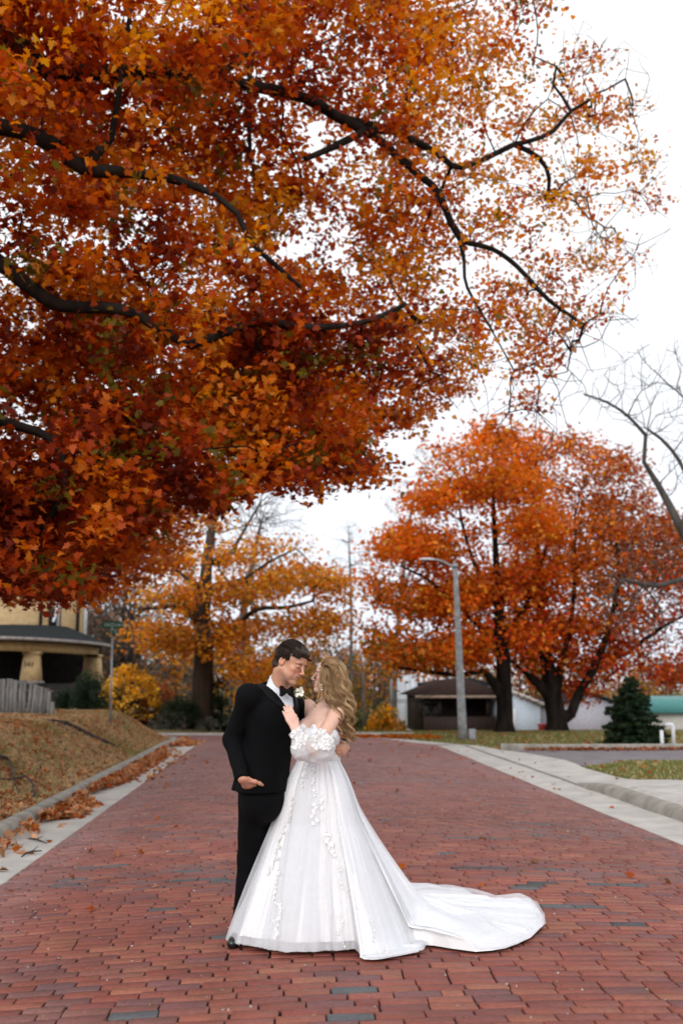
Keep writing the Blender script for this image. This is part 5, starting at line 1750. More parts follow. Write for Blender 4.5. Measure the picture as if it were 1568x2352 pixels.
def grass():
    n = 130000
    y = rng.uniform(8, 29.5, n * 2); x = rng.uniform(-10, -3.0, n * 2)
    u = -3.03 - x; v = 29.6 - y
    ok = (smin2(u, v, 1.6) > .02) & (x / y > -.36)
    x, y = x[ok][:n], y[ok][:n]
    # right lawns
    m = 42000
    y2 = rng.uniform(16.5, 38, m * 3); x2 = rng.uniform(2.6, 19, m * 3)
    ap = in_poly(x2, y2, apron); rd = in_poly(x2, y2, road2)
    strip = (x2 > 5.66) & (y2 < 19.4) & (x2 < 12)
    lawn = (y2 > 24.15) & (x2 > 5.0 - .35 * np.clip(y2 - 25, 0, 5))
    ok = (~ap) & (~rd) & (strip | lawn) & (x2 / y2 < .45)
    x2, y2 = x2[ok][:m], y2[ok][:m]
    # far lawn behind the bride
    k = 16000; y3 = rng.uniform(34.2, 60, k); x3 = rng.uniform(-4, 16, k)
    # strip along the pavement
    s = 16000; y4 = rng.uniform(13, 19.4, s); x4 = rng.uniform(5.66, 8.4, s); k4 = ~in_poly(x4, y4, apron); x4 = x4[k4]; y4 = y4[k4]
    X = np.concatenate([x, x2, x3, x4]); Yq = np.concatenate([y, y2, y3, y4]); Z = ground_z(X, Yq)
    side = np.concatenate([np.zeros(len(x)), np.ones(len(x2)), np.full(len(x3), 1.2), np.ones(len(x4))])
    N_ = len(X)
    hgt = rng.uniform(.02, .06, N_) * (1 + .25 * Yq / 20); wd = .004 + .0006 * Yq
    a = rng.uniform(0, 6.28, N_)
    b = np.stack([np.cos(a), np.sin(a), np.zeros(N_)], 1)
    base = np.stack([X, Yq, Z], 1)
    tip = base + np.stack([rng.normal(0, .35, N_) * hgt, rng.normal(0, .35, N_) * hgt, hgt], 1)
    V = np.stack([base - b * wd[:, None], base + b * wd[:, None], tip], 1).reshape(-1, 3)
    nz = fbm(base, .7, 2)
    tan = np.array((.58, .44, .26)); grn = np.array((.24, .25, .08)); br = np.array((.48, .35, .19)); g2 = np.array((.17, .19, .055))
    w = np.clip((nz - .42) * 3 + rng.normal(0, .25, N_), 0, 1)[:, None]
    cl = tan * (1 - w) + grn * w
    cl = np.where(rng.random((N_, 1)) < .3, br, cl)
    cr = g2 * (1 - w * .5) + grn * w * .5; cr = np.where(rng.random((N_, 1)) < .18, tan, cr)
    c = np.where(side[:, None] > .5, cr, cl) * rng.uniform(.7, 1.25, (N_, 1))
    o = mesh_np('grass', V, np.arange(N_ * 3).reshape(-1, 3), M_grass, col=np.repeat(c, 3, 0))
    tag(o, 'short dry autumn grass on the bank and lawns', 'grass', kind='stuff')
grass()


def scatter(name, label, xy, size, pal, lift=.004, flat=.45, zf=None, pile=0):
    P = np.column_stack([xy, (zf or ground_z)(xy[:, 0], xy[:, 1]) + lift + rng.uniform(0, .012 + pile, len(xy))])
    c = palcol(list(pal), list(pal.values()), len(P)) * rng.uniform(.65, 1.25, (len(P), 1))
    V, Fq, C = leaf_cloud(P, size, c, MAPLE, flat, cup=.5)
    o = mesh_np(name, V, Fq, M_leaf, col=C)
    return tag(o, label, 'fallen leaves', kind='stuff')


LP = {'rust': .12, 'orange': .06, 'tan': .40, 'pale': .26, 'brown': .16}
n = 13500
y = 8 + 21 * rng.random(n * 3) ** 1.2; x = rng.uniform(-9, -3.05, n * 3)
ok = (smin2(-3.05 - x, 29.4 - y, 1.6) > .03) & (x / y > -.36) & (rng.random(n * 3) < .4 + .9 * sstep(.42, .62, fbm(xyz(x, y), .9, 2)))
scatter('fallen_leaves', 'brown and orange maple leaves strewn over the grass of the left bank', np.column_stack([x[ok][:n], y[ok][:n]]), .080, LP, .026)


def zleft(x, y):
    return zroad(np.full(np.shape(x), -2.6), y) + .012


def zheap(x, y):
    h = .075 * np.exp(-((x + 2.80) / .17) ** 2)
    return zleft(x, y) + h
# drifts in the left gutter: centre line along the kerb, three heaps with gaps, as in the street
def drift(y0, y1, n, x0, x1, taper=.5):
    t = rng.random(n); y = y0 + (y1 - y0) * t
    half = (x1 - x0) / 2 * np.clip(np.minimum(t, 1 - t) / .18, .25, 1)
    xx = x0 + half + np.clip(rng.normal(0, .42, n), -1, 1) * half * 1.0
    return np.column_stack([xx, y])
PP = {'orange': .16, 'rust': .16, 'tan': .20, 'pale': .36, 'brown': .12}
dr = np.vstack([drift(15.3, 24.6, 3000, -2.86, -2.50), drift(26, 29.2, 460, -2.9, -2.2), drift(12.3, 14.5, 620, -2.86, -2.42), drift(10.9, 11.8, 26, -2.86, -2.62), drift(9.9, 10.5, 20, -2.84, -2.6), drift(8.0, 15, 34, -2.9, -2.3), drift(16, 25, 130, -2.75, -1.9)])
d1 = scatter('leaf_drift', 'heaps of orange and tan maple leaves lying in the left gutter', dr, .10, PP, .006, .8, zf=zheap, pile=.035)
# scattered on the street, along the right gutter and on the apron
q = []
for k in range(420):
    yy = 3.4 + 25 * random.random() ** .8; q.append((random.uniform(-2.3, 4.0), yy))
q = [p for p in q if random.random() < (.10 if p[1] < 8 else .32)]
q += [(4.05 + random.uniform(.05, .62), random.uniform(8, 25)) for k in range(34)]
q += [(random.uniform(4.6, 6.2), random.uniform(10, 25)) for k in range(26)]
pos = np.array(q)
scatter('street_leaves', 'single dry maple leaves scattered over the bricks and pavement', pos, .075, {'orange': .25, 'rust': .2, 'tan': .45, 'brown': .1}, .006, .5, zf=lambda x, y: np.where(x > 4.66, zapron(x, y), zroad(x, y) + .012))
qq = np.column_stack([rng.uniform(1.0, 4.6, 500), 30.0 + rng.normal(0, .3, 500)])
scatter('corner_leaves', 'orange leaves gathered along the far kerb right of the bride', qq, .12, {'orange': .5, 'amber': .2, 'rust': .3}, .05, .6, zf=lambda x, y: zroad(x, y))
q = np.column_stack([rng.uniform(5.6, 12, 500), 23.55 + rng.normal(0, .12, 500)])
scatter('side_street_leaves', 'brown leaves lying along the kerb of the side street', q, .09, {'rust': .4, 'tan': .3, 'brown': .3}, .04, .6, zf=lambda x, y: zroad(np.full(np.shape(x), 4.05), y) + .05)
q = np.column_stack([rng.uniform(5, 17, 1500), rng.uniform(14, 38, 1500)])
ok = (~in_poly(q[:, 0], q[:, 1], apron)) & (~in_poly(q[:, 0], q[:, 1], road2))
scatter('lawn_leaves', 'scattered orange leaves on the right lawn', q[ok], .10, {'orange': .4, 'tan': .4, 'rust': .2}, .03, .6)


# pale crumbs, seed husks and bits of straw in the joints
def crumbs():
    n = 2600
    y = 3.0 + 16 * rng.random(n) ** 1.5; x = rng.uniform(-2.3, 4.0, n)
    edge = rng.random(n) < .3; x = np.where(edge, np.where(rng.random(n) < .6, -2.3 + np.abs(rng.normal(0, .5, n)), 4.0 - np.abs(rng.normal(0, .5, n))), x)
    P = np.column_stack([x, y, zroad(x, y) + .002])
    c = np.array([(.45, .42, .38), (.36, .27, .17), (.25, .20, .10), (.55, .53, .5)])[rng.choice(4, n, p=[.3, .35, .2, .15])]
    V, Fq, C = leaf_cloud(P, .018, c, OVAL, .5)
    o = mesh_np('street_debris', V, Fq, M_leaf_far, col=C); tag(o, 'pale husks, grit and straw caught between the bricks', 'debris', kind='stuff')
crumbs()
for k, (a, b, lab) in enumerate((((60, 1936), (108, 1944), 'dry brown twig in the left gutter nearest the kerb'), ((50, 1975), (96, 1962), 'dark twig with dead leaves in the left gutter nearest the camera'), ((150, 1866), (190, 1868), 'thin dark twig on the left gutter below the leaf heap'), ((1337, 1823), (1364, 1820), 'short brown twig lying in the right gutter'))):
    p0, p1 = hit(*a), hit(*b)
    for p in (p0, p1): p[2] = float(zroad(p[0], p[1])) + .03
    m = MB(); mid = (p0 + p1) / 2 + (0, 0, .02); m.tube([p0, p0 * .6 + mid * .4 + (0, .01, .01), mid, p1], [.007, .011, .010, .005], 6)
    m.tube([mid, mid + (p1 - p0) * .25 + (0, .05, .03)], [.006, .003], 5)
    o = m.build('twig', M_branch, smooth=True); tag(o, lab, 'twig')
# ================================================================== the couple
KD = 1.03


def atp(px, py, Y): return at(px, py, Y * KD)
def G(cx, cy, Y): return at(470.4 + .28 * cx, 1411.2 + .28 * cy, Y * KD)


def mat_skin(name, sss=.12, rough=.42):
    m, nt, p, out = new_mat(name); L = nt.links.new
    a = N(nt, 'ShaderNodeAttribute', attribute_name='Col')
    tc = N(nt, 'ShaderNodeTexCoord'); n = N(nt, 'ShaderNodeTexNoise'); n.inputs['Scale'].default_value = 70; n.inputs['Detail'].default_value = 4
    L(tc.outputs['Object'], n.inputs['Vector'])
    mr = N(nt, 'ShaderNodeMapRange'); mr.inputs[3].default_value = .88; mr.inputs[4].default_value = 1.12
    L(n.outputs[0], mr.inputs[0])
    v = N(nt, 'ShaderNodeVectorMath', operation='SCALE'); L(a.outputs['Color'], v.inputs[0]); L(mr.outputs[0], v.inputs['Scale'])
    L(v.outputs[0], p.inputs['Base Color'])
    p.inputs['Roughness'].default_value = rough; p.inputs['Specular IOR Level'].default_value = .4
    p.inputs['Subsurface Weight'].default_value = sss; p.inputs['Subsurface Radius'].default_value = (.012, .005, .003); p.inputs['Subsurface Scale'].default_value = 1
    return m


def mat_cloth(name, col, rough=.85, spec=.2, bump=.15, scale=900, sheen=0., var=.15):
    m = mat_noise(name, tuple(np.array(col) * (1 - var)), tuple(np.array(col) * (1 + var)), scale=6, rough=rough, spec=spec, bump=bump, bscale=scale)
    if sheen: m.node_tree.nodes['Principled BSDF'].inputs['Sheen Weight'].default_value = sheen
    return m


def mat_tulle(name, alpha, col=(.82, .84, .88), weave=True):
    m, nt, p, out = new_mat(name); L = nt.links.new
    p.inputs['Base Color'].default_value = (*col, 1); p.inputs['Roughness'].default_value = .8; p.inputs['Specular IOR Level'].default_value = .15
    tr = N(nt, 'ShaderNodeBsdfTransparent'); tl = N(nt, 'ShaderNodeBsdfTranslucent'); tl.inputs[0].default_value = (*col, 1)
    mx1 = N(nt, 'ShaderNodeMixShader'); mx1.inputs[0].default_value = .18
    L(p.outputs[0], mx1.inputs[1]); L(tl.outputs[0], mx1.inputs[2])
    mx2 = N(nt, 'ShaderNodeMixShader')
    tc = N(nt, 'ShaderNodeTexCoord'); n = N(nt, 'ShaderNodeTexNoise'); n.inputs['Scale'].default_value = 9; n.inputs['Detail'].default_value = 3
    mp = N(nt, 'ShaderNodeMapping'); mp.inputs['Scale'].default_value = (1, 1, 1)
    L(tc.outputs['Object'], mp.inputs[0]); L(mp.outputs[0], n.inputs['Vector'])
    mr = N(nt, 'ShaderNodeMapRange'); mr.inputs[1].default_value = .3; mr.inputs[2].default_value = .7; mr.inputs[3].default_value = alpha - .05; mr.inputs[4].default_value = min(1, alpha + .05)
    L(n.outputs[0], mr.inputs[0]); L(mr.outputs[0], mx2.inputs[0])
    L(tr.outputs[0], mx2.inputs[1]); L(mx1.outputs[0], mx2.inputs[2]); L(mx2.outputs[0], out.inputs[0])
    return m


M_skin = mat_skin('skin')
M_black = mat_cloth('black_wool', (.0032, .0033, .0042), rough=.85, spec=.10, bump=.25)
M_satin = mat_cloth('black_satin', (.003, .003, .004), rough=.6, spec=.16, bump=.05)
M_shoe = mat_cloth('black_leather', (.006, .006, .006), rough=.25, spec=.6, bump=.0)
M_shirt = mat_cloth('white_shirt', (.70, .75, .84), rough=.8, bump=.1, var=.02)
M_dress = mat_cloth('white_satin', (.90, .90, .905), rough=.65, spec=.3, bump=.05, var=.015)
M_lace = mat_cloth('white_lace', (.92, .92, .92), rough=.7, spec=.25, bump=.5, scale=500, var=.04)
M_tulle = mat_tulle('tulle', .40, (.90, .91, .94))
M_sleeve = mat_tulle('sleeve_organza', .60, (.88, .90, .93))
M_hairm = mat_leaf('hair_brown', trans=.0, rough=.45); M_hairm.node_tree.nodes['Principled BSDF'].inputs['Specular IOR Level'].default_value = .22
M_gold = mat_noise('gold', (.8, .55, .25), (.85, .6, .3), rough=.25, metal=1)
M_pearl = mat_noise('pearl', (.85, .82, .76), (.9, .87, .8), rough=.15, spec=.7)
M_petal = mat_noise('petal', (.80, .77, .68), (.86, .84, .76), rough=.6)
M_stemg = mat_noise('greenery', (.06, .10, .04), (.12, .16, .07), rough=.6)

# ------------------------------------------------------------------ groom
gF = np.array((.80, -.60, 0)); gR = np.array((-.60, -.80, 0)); gU = np.array((0, 0, 1.0))
gM = frame(gF, gU)
RS, LS = G(345, 662, 5.75), G(700, 700, 6.01)
RE, RW = G(228, 1030, 5.86), G(302, 1335, 5.70)
LE, LW = G(960, 1010, 6.24), G(1135, 1075, 6.09)
NB = G(596, 640, 5.90)
CT, CH, WA, HM = G(545, 700, 5.90), G(556, 800, 5.89), G(520, 1130, 5.91), G(480, 1440, 5.92)
f_ = np.array((.77, -.51, -.385)); u_ = np.array((.40, -.12, .93))
hM = frame(f_, u_)
hO = G(702, 394, 5.80)
RH, LH = atp(588, 1820, 5.96), atp(640, 1820, 6.04)
RK, LK = atp(576, 1970, 6.06), atp(640, 1970, 6.12)
RA, LA = atp(556, 2112, 6.09), atp(645, 2085, 6.10)

skin_g = np.array((.56, .29, .19)); skin_gd = np.array((.44, .19, .12))
B = Body()
Wg = add_head(B, hO, hM, .96, True, 1.0)
B.add(lambda P: cone(P, Wg((0, -.030, -.06)), NB + (0, .01, -.03), .056, .062), .03)
B.add(lambda P: cone(P, CT + (0, 0, -.03), WA, .12, .11, gF, .70), .03)
B.add(lambda P: cone(P, WA, G(478, 1480, 5.92), .11, .11, gF, .75), .05)
for s0, e0, w0 in ((RS, RE, RW), (LS, LE, LW)):
    B.add(lambda P, a=s0, b=e0: cone(P, a, b, .045, .036), .03); B.add(lambda P, a=e0, b=w0: cone(P, a, b, .036, .026), .01)
    B.add(lambda P, a=s0: cone(P, G(530, 700, 5.91), a, .05, .045), .02)
for h0, k0, a0 in ((RH, RK, RA), (LH, LK, LA)):
    B.add(lambda P, a=h0, b=k0: cone(P, a, b, .07, .05), .03); B.add(lambda P, a=k0, b=a0: cone(P, a, b, .048, .030), .01)
    B.add(lambda P, a=a0: cone(P, a, a + (.0, .0, -.07), .030, .028), .01)
# right hand going into the trouser pocket: back of the hand to the camera, thumb outside
hd = frame((.34, .80, -.50), (-.10, -1, -.45))       # right, forward(fingers), up(back of hand)
Mh = np.stack([-hd[:, 0] if (hd[:, 0] @ np.array((1, 0, 0))) < 0 else hd[:, 0], hd[:, 1], hd[:, 2]], 1)
wr = G(318, 1356, 5.685)
hand_prims(B, wr, Mh, 1.0, [(.15, .35, .25)] * 4, .05, thumb_dir=(.90, .50, .30))
# left hand round the bride's waist: fingers come forward round her side
hd2 = frame((-.30, -.94, -.14), (.95, -.28, .10))
Mh2 = np.stack([-hd2[:, 0] if hd2[:, 0][2] < 0 else hd2[:, 0], hd2[:, 1], hd2[:, 2]], 1)
wr2 = G(1158, 1088, 5.985)
hand_prims(B, wr2, Mh2, 1.0, [(.45, .75, .35), (.5, .75, .35), (.5, .8, .35), (.55, .8, .35)], .0)
B.add(lambda P: cone(P, LW, wr2 + Mh2[:, 1] * .02, .028, .027), .01)


def gcol(V):
    C = np.tile(skin_g, (len(V), 1))
    nn = fbm(V, 18, 2)
    C = C * (.93 + .14 * nn[:, None])
    C = head_paint(V, C, hO, hM, .96, (.40, .13, .10), (.035, .02, .014, .85), (.58, .20, .14, .55))
    L = ((V - hO) @ hM) / .96
    sh = sstep(-.045, -.075, L[:, 2]) * sstep(.0, .03, L[:, 1]) * (np.abs(L) < .15).all(1)
    C = C * (1 - .25 * sh[:, None]) + np.array((.20, .12, .09)) * .25 * sh[:, None]     # shaved beard area
    hz = sstep(1.12, 1.0, V[:, 2])                      # hands redder
    return C * (1 - .35 * hz[:, None]) + np.array((.50, .20, .13)) * .35 * hz[:, None]


groom = empty('person', tuple(atp(590, 2150, 5.98) * (1, 1, 0)))
tag(groom, 'man in a black tuxedo and bow tie with one hand in his pocket', 'person')
lo = np.array((-.64, 5.6, 0.0)); hi = np.array((.66, 6.65, 1.86))
obs_g = [sdf_grid(B, lo, hi, .0034, 'body', M_skin, colfn=gcol, smooth_it=1)]


# ---- jacket
def wrinkle(P, amp, s=9, st=(1, 1, .45)):
    return (fbm(P * np.array(st), s, 2) - .5) * amp


def torso(P, g):
    d = cone(P, CT + (0, 0, -.035), CH, .130 + g, .166 + g, gF, .70)
    for q_ in (RS + gR * -.02, LS + gR * .02):
        d = smin(d, cone(P, NB + (0, 0, -.065), q_ + (0, 0, -.02), .062 + g, .050 + g), .04)
    d = smin(d, cone(P, CH, WA, .168 + g, .148 + g, gF, .72), .03)
    d = smin(d, cone(P, WA, HM, .148 + g, .168 + g, gF, .74), .03)
    d = smin(d, cone(P, RS + gR * -.01, NB + gR * .030 + (0, 0, -.022), .052 + g, .030 + g), .035)
    d = smin(d, cone(P, LS + gR * .01, NB - gR * .030 + (0, 0, -.022), .052 + g, .030 + g), .035)
    return d


def arm(P, a, b, c, ra, rb, rc):
    d = cone(P, a, b, ra, rb)
    return smin(d, cone(P, b, c, rb, rc), .03)


neck_pt = G(655, 640, 5.80)
# line of the shirt opening on the chest
V0 = G(672, 600, 5.825); V1 = G(736, 868, 5.79)


def opening(P):
    """wedge seen along the chest direction; wide at the collar, closing at the button"""
    q = P - NB
    zt = (P[:, 2] - V1[2]) / (V0[2] - V1[2])
    lat = (P - (V1 + (V0 - V1) * np.clip(zt, -.5, 1.6)[:, None])) @ gR
    wdt = .008 + .092 * np.clip(zt, 0, 1.3)
    fwd = (P - CT) @ gF
    return np.maximum(np.maximum(np.abs(lat) - wdt, -(fwd - .0)), -(zt + .02) * .2)


def jacket(P):
    g = wrinkle(P, .016)
    d = torso(P, .012)
    # skirt of the jacket flares behind the arm
    d = smin(d, cone(P, G(420, 1200, 5.95), G(318, 1462, 5.98), .10, .085, gF, .8), .04)
    d = smin(d, arm(P, RS + gR * -.012, RE, RW, .058, .053, .041) + wrinkle(P, .014, 14), .03)
    d = smin(d, arm(P, LS, LE, LW, .064, .056, .042), .02)
    d = d + g
    zb = HM[2] - .005 + (P[:, 2] * 0)
    near_arm = cone(P, RE, RW, .06, .05)
    cut = (zb - P[:, 2])
    d = np.maximum(d, cut)
    # sleeve ends at the wrists
    ax = (RW - RE) / np.linalg.norm(RW - RE)
    tz = (P - RW) @ ax
    d = np.where((cone(P, RE, RW + ax * .12, .065, .06) < 0) & (P[:, 0] < RW[0] + .05) & (torso(P, .015) > 0), np.maximum(d, tz - .012), d)
    ax2 = (LW - LE) / np.linalg.norm(LW - LE)
    d = np.where(P[:, 0] > LE[0], np.maximum(d, (P - LW) @ ax2 - .0), d)
    d = np.maximum(d, -opening(P))
    # neck hole
    d = np.maximum(d, -cone(P, NB + (0, 0, -.05), Wg((0, -.035, -.05)), .066, .072))
    # hem vent notch
    return d


obs_g.append(sdf_grid(jacket, lo, np.array((.66, 6.65, 1.66)), .0052, 'jacket', M_black, smooth_it=2))


# ---- shirt (front and collar)
def shirt(P):
    d = torso(P, .003)
    d = np.maximum(d, -(((P - CT) @ gF) - .02))
    d = np.maximum(d, V1[2] - .06 - P[:, 2])
    pleat = .0012 * np.sin(((P - V0) @ gR) * 420)
    d = d + pleat
    d = np.maximum(d, -cone(P, NB + (0, 0, -.05), Wg((0, -.035, -.05)), .055, .058))
    return d
obs_g.append(sdf_grid(shirt, lo, np.array((.62, 6.4, 1.66)), .0048, 'shirt', M_shirt, smooth_it=1))

c0 = G(600, 598, 5.885); c1 = G(622, 520, 5.865)
cax = (c1 - c0) / np.linalg.norm(c1 - c0)
up_n = np.array(cax)


def collar(P):
    q = P - c0
    t = q @ up_n
    rad = vlen(q - t[:, None] * up_n)
    fw = (q @ gF) / (rad + 1e-6)
    # collar stands higher at the back, points drop at the front
    hgt = .050 - .012 * fw
    r = .0655 - t * .10 + np.clip(.03 - t, 0, 1) * .12
    d = np.abs(rad - r) - .0042
    d = np.maximum(d, t - hgt); d = np.maximum(d, -.026 - .012 * np.clip(fw, 0, 1) - t)
    # open at the throat
    lat = np.abs(q @ gR)
    return np.maximum(d, np.where((q @ gF) > 0, .007 + np.clip(-t + .02, 0, 1) * .25 - lat, -1))
obs_g.append(sdf_grid(collar, c0 - .14, c0 + .14, .0028, 'collar', M_shirt, smooth_it=1))


# ---- bow tie
bt = G(672, 632, 5.775)
bR = frame(gF + np.array((0, 0, .1)), np.array((.08, 0, 1)))
def bow(P):
    q = (P - bt) @ bR
    x = np.abs(q[:, 0])
    hh = .011 + .022 * sstep(.005, .05, x) - .006 * sstep(.055, .068, x)
    th = .008 + .004 * np.cos(x * 60)
    d = np.maximum(np.maximum(np.abs(q[:, 2]) - hh, np.abs(q[:, 1]) - th), x - .066) + .0012 * np.sin(q[:, 2] * 500 + x * 80)
    k = ell(P, bt + bR[:, 1] * .006, (.0105, .011, .014), bR)
    return smin(d, k, .004)
obs_g.append(sdf_grid(bow, bt - .085, bt + .085, .0026, 'bow_tie', M_satin, smooth_it=1))

# ---- satin lapels: thick bands that follow the chest on both sides of the opening
def lapel(P, side):
    zt = (P[:, 2] - V1[2]) / (V0[2] - V1[2])
    lat = ((P - (V1 + (V0 - V1) * np.clip(zt, -.5, 1.6)[:, None])) @ gR) * side
    wdt = .008 + .092 * np.clip(zt, 0, 1.3)
    wid = .052 * sstep(-.05, .75, zt) * (1 - .35 * sstep(.95, 1.25, zt)) + .006
    band = np.maximum(wdt - .004 - lat, lat - wdt - wid)
    d = np.maximum(torso(P, .0195), band)
    d = np.maximum(d, -torso(P, .009))
    d = np.maximum(d, -(zt + .02) * .2); d = np.maximum(d, (zt - 1.22) * .2)
    return np.maximum(d, -((P - CT) @ gF))
for sd_ in (1, -1):
    obs_g.append(sdf_grid(lambda P: lapel(P, sd_), np.array((-.3, 5.6, V1[2] - .05)), np.array((.45, 6.5, 1.62)), .0042, 'lapel', M_satin, smooth_it=1))
bt_o = MB(); 
bc = G(768, 935, 5.70)

# ---- trousers and shoes
def trousers(P):
    d = cone(P, G(485, 1380, 5.92), G(478, 1500, 5.92), .145, .155, gF, .78)
    for h0, k0, a0 in ((RH, RK, RA), (LH, LK, LA)):
        l = cone(P, h0 + (0, -.01, 0), k0, .106, .078)
        l = smin(l, cone(P, k0, a0 + (0, 0, -.07), .076, .066), .03)
        d = smin(d, l, .03)
    d = d + wrinkle(P, .018, 7, (1, 1, .8))
    # pocket mouth where the hand goes in
    return np.maximum(np.maximum(d, RA[2] - .090 - P[:, 2]), P[:, 2] - HM[2] - .06)
obs_g.append(sdf_grid(trousers, np.array((-.58, 5.6, 0.0)), np.array((.45, 6.6, 1.08)), .0065, 'trousers', M_black, smooth_it=2))
for a0, dr in ((RA, np.array((-.30, -.95, 0))), (LA, np.array((.5, -.8, 0)))):
    g0 = np.array((a0[0], a0[1], float(zroad(a0[0], a0[1]))))
    def shoe(P, g0=g0, dr=dr / np.linalg.norm(dr)):
        d = cone(P, g0 + (0, 0, .045) - dr * .055, g0 + dr * .10 + (0, 0, .032), .042, .037)
        d = smin(d, cone(P, g0 + dr * .10 + (0, 0, .030), g0 + dr * .165 + (0, 0, .025), .040, .030), .02)
        d = smin(d, cone(P, g0 + (0, 0, .05), g0 + (0, 0, .10) - dr * .01, .042, .040), .02)
        return np.maximum(d, g0[2] + .001 - P[:, 2])
    obs_g.append(sdf_grid(shoe, g0 - (.26, .26, .02), g0 + (.26, .26, .18), .005, 'shoe', M_shoe, smooth_it=1))

# ---- hair
def ghair_sdf(P):
    L = ((P - hO) @ hM) / .96
    x, y, z = L[:, 0], L[:, 1], L[:, 2]
    ax = np.abs(x)
    d = ell(L, (0, -.016, .034), (.082, .105, .094))
    d = smin(d, ell(L, (0, .045, .085), (.060, .055, .030)), .03)
    d = smin(d, ell(L, (0, -.056, -.030), (.068, .054, .058)), .02)
    # keep only the scalp side of the hairline
    line = np.where(z > .03, y - (.072 + .22 * (z - .062)), -1)
    face = np.maximum(y - (.028 + .02 * sstep(.0, .06, z) + .028 * sstep(.035, .065, z)), -(.060 - z))   # below the forehead line
    cut_face = np.where(z < .058, y - (.026 - .010 * sstep(.0, -.03, z)), -1)
    side = np.where((z < .012) & (ax > .05), y + .004 - .0, -1)        # sideburn ends before the ear
    low = -.082 + .07 * sstep(-.045, .0, y) - z
    d = np.maximum(d, np.maximum(np.maximum(cut_face, low), side * .8))
    ear = ell(L, (0, -.010, -.014), (.11, .020, .028))
    d = np.maximum(d, -ear)
    nn = (fbm(L * np.array((70, 14, 45)), 1.0, 2) - .5) * .016
    return (d + nn) * .96


def ghair_col(V):
    c = .6 + .9 * noise3(((V - hO) @ hM) * np.array((240, 30, 160)), 1)
    return np.array((.026, .015, .010))[None] * c[:, None]
hb = sdf_grid(ghair_sdf, hO - .17, hO + .19, .0034, 'hair', M_hairm, colfn=ghair_col, smooth_it=0)
obs_g.append(hb)
# combed locks over the top and short sides
rg = np.random.default_rng(5)
gd = []
def hw(p): return hO + hM @ (np.array(p) * .96)
for k in range(260):
    x = rg.uniform(-.074, .074); y0 = rg.uniform(-.085, .045)
    def top(xx, yy, e=.0): 
        zz = .034 + .094 * math.sqrt(max(0.02, 1 - (xx / .084) ** 2 - ((yy + .016) / .107) ** 2)) + e
        return (xx, yy, zz)
    sw = rg.uniform(-.02, .012)
    pts = [top(x, y0, .000), top(x + sw * .3, y0 + .02, .007), top(x + sw * .7, y0 + .042, .010), top(np.clip(x + sw, -.078, .078), y0 + .060, .004)]
    gd.append([hw(p) for p in pts])
for k in range(26):   # quiff over the forehead
    x = rg.uniform(-.055, .058)
    pts = [(x, .030, .108 - x * x * 6), (x + .003, .060, .108 - x * x * 8), (x + .008, .086, .092 - x * x * 9), (x + .012, .094, .074 - x * x * 6)]
    gd.append([hw(p) for p in pts])
for k in range(150):   # sides
    q = -1 if k % 2 else 1
    y0 = rg.uniform(-.085, .02); z0 = rg.uniform(.0, .075)
    xx = lambda y, z: q * .083 * math.sqrt(max(.05, 1 - ((y + .016) / .108) ** 2 - ((z - .034) / .098) ** 2))
    p0 = (xx(y0, z0), y0, z0); p1 = (xx(y0 + .004, z0 - .014) * 1.02, y0 + .004, z0 - .014); p2 = (xx(y0 + .006, z0 - .030) * 1.02, y0 + .006, z0 - .030)
    if y0 > -.03 and z0 < .03: continue
    gd.append([hw(p) for p in (p0, p1, p2)])
V, Fq, C = strands(gd, 20, .0075, .0008, [(.020, .012, .008), (.034, .020, .013), (.012, .008, .006), (.055, .034, .022)], clump=.5, steps=9)
obs_g.append(mesh_np('hair_strands', V, Fq, M_hairm, col=C, smooth=True))

# ---- boutonniere on the far lapel
bo = G(768, 640, 5.76)
rg = np.random.default_rng(11)
fm = MB()
for k in range(16):
    a = rg.uniform(0, 6.28); rr = rg.uniform(.002, .017); c = bo + np.array((math.cos(a) * rr, -.010 + rg.normal(0, .006), math.sin(a) * rr))
    u = np.array((math.cos(a), rg.normal(0, .4), math.sin(a))); u /= np.linalg.norm(u)
    w_ = np.cross(u, (0, 1, 0)); w_ /= np.linalg.norm(w_); n_ = np.cross(u, w_)
    Vp = []; m = 7
    for i in range(m):
        t = i / (m - 1)
        for s in (-1, -.5, 0, .5, 1):
            Vp.append(c + u * .018 * t + w_ * s * .011 * math.sin(math.pi * (t * .8 + .12)) + n_ * (.006 * s * s + .007 * t * t))
    fm.add(Vp, [(i * 5 + j, i * 5 + j + 1, (i + 1) * 5 + j + 1, (i + 1) * 5 + j) for i in range(m - 1) for j in range(4)])
fl = fm.build('boutonniere', M_petal, smooth=True)
sm = MB()
for k in range(9):
    a = rg.uniform(3.6, 5.6); e_ = bo + np.array((math.cos(a) * .03, -.004 + rg.normal(0, .008), math.sin(a) * .035))
    sm.tube([bo, (bo + e_) / 2 + rg.normal(0, .002, 3), e_], [.0016, .0014, .003], 5)
for k in range(8):
    a = rg.uniform(2.4, 4.0); e_ = bo + np.array((math.cos(a) * .028, -.006, math.sin(a) * .022))
    sm.tube([bo, e_], [.001, .0035], 5)
obs_g.append(fl)
st_ = sm.build('boutonniere_stem', M_stemg, smooth=True)
obs_g.append(st_)
adopt(groom, *obs_g)

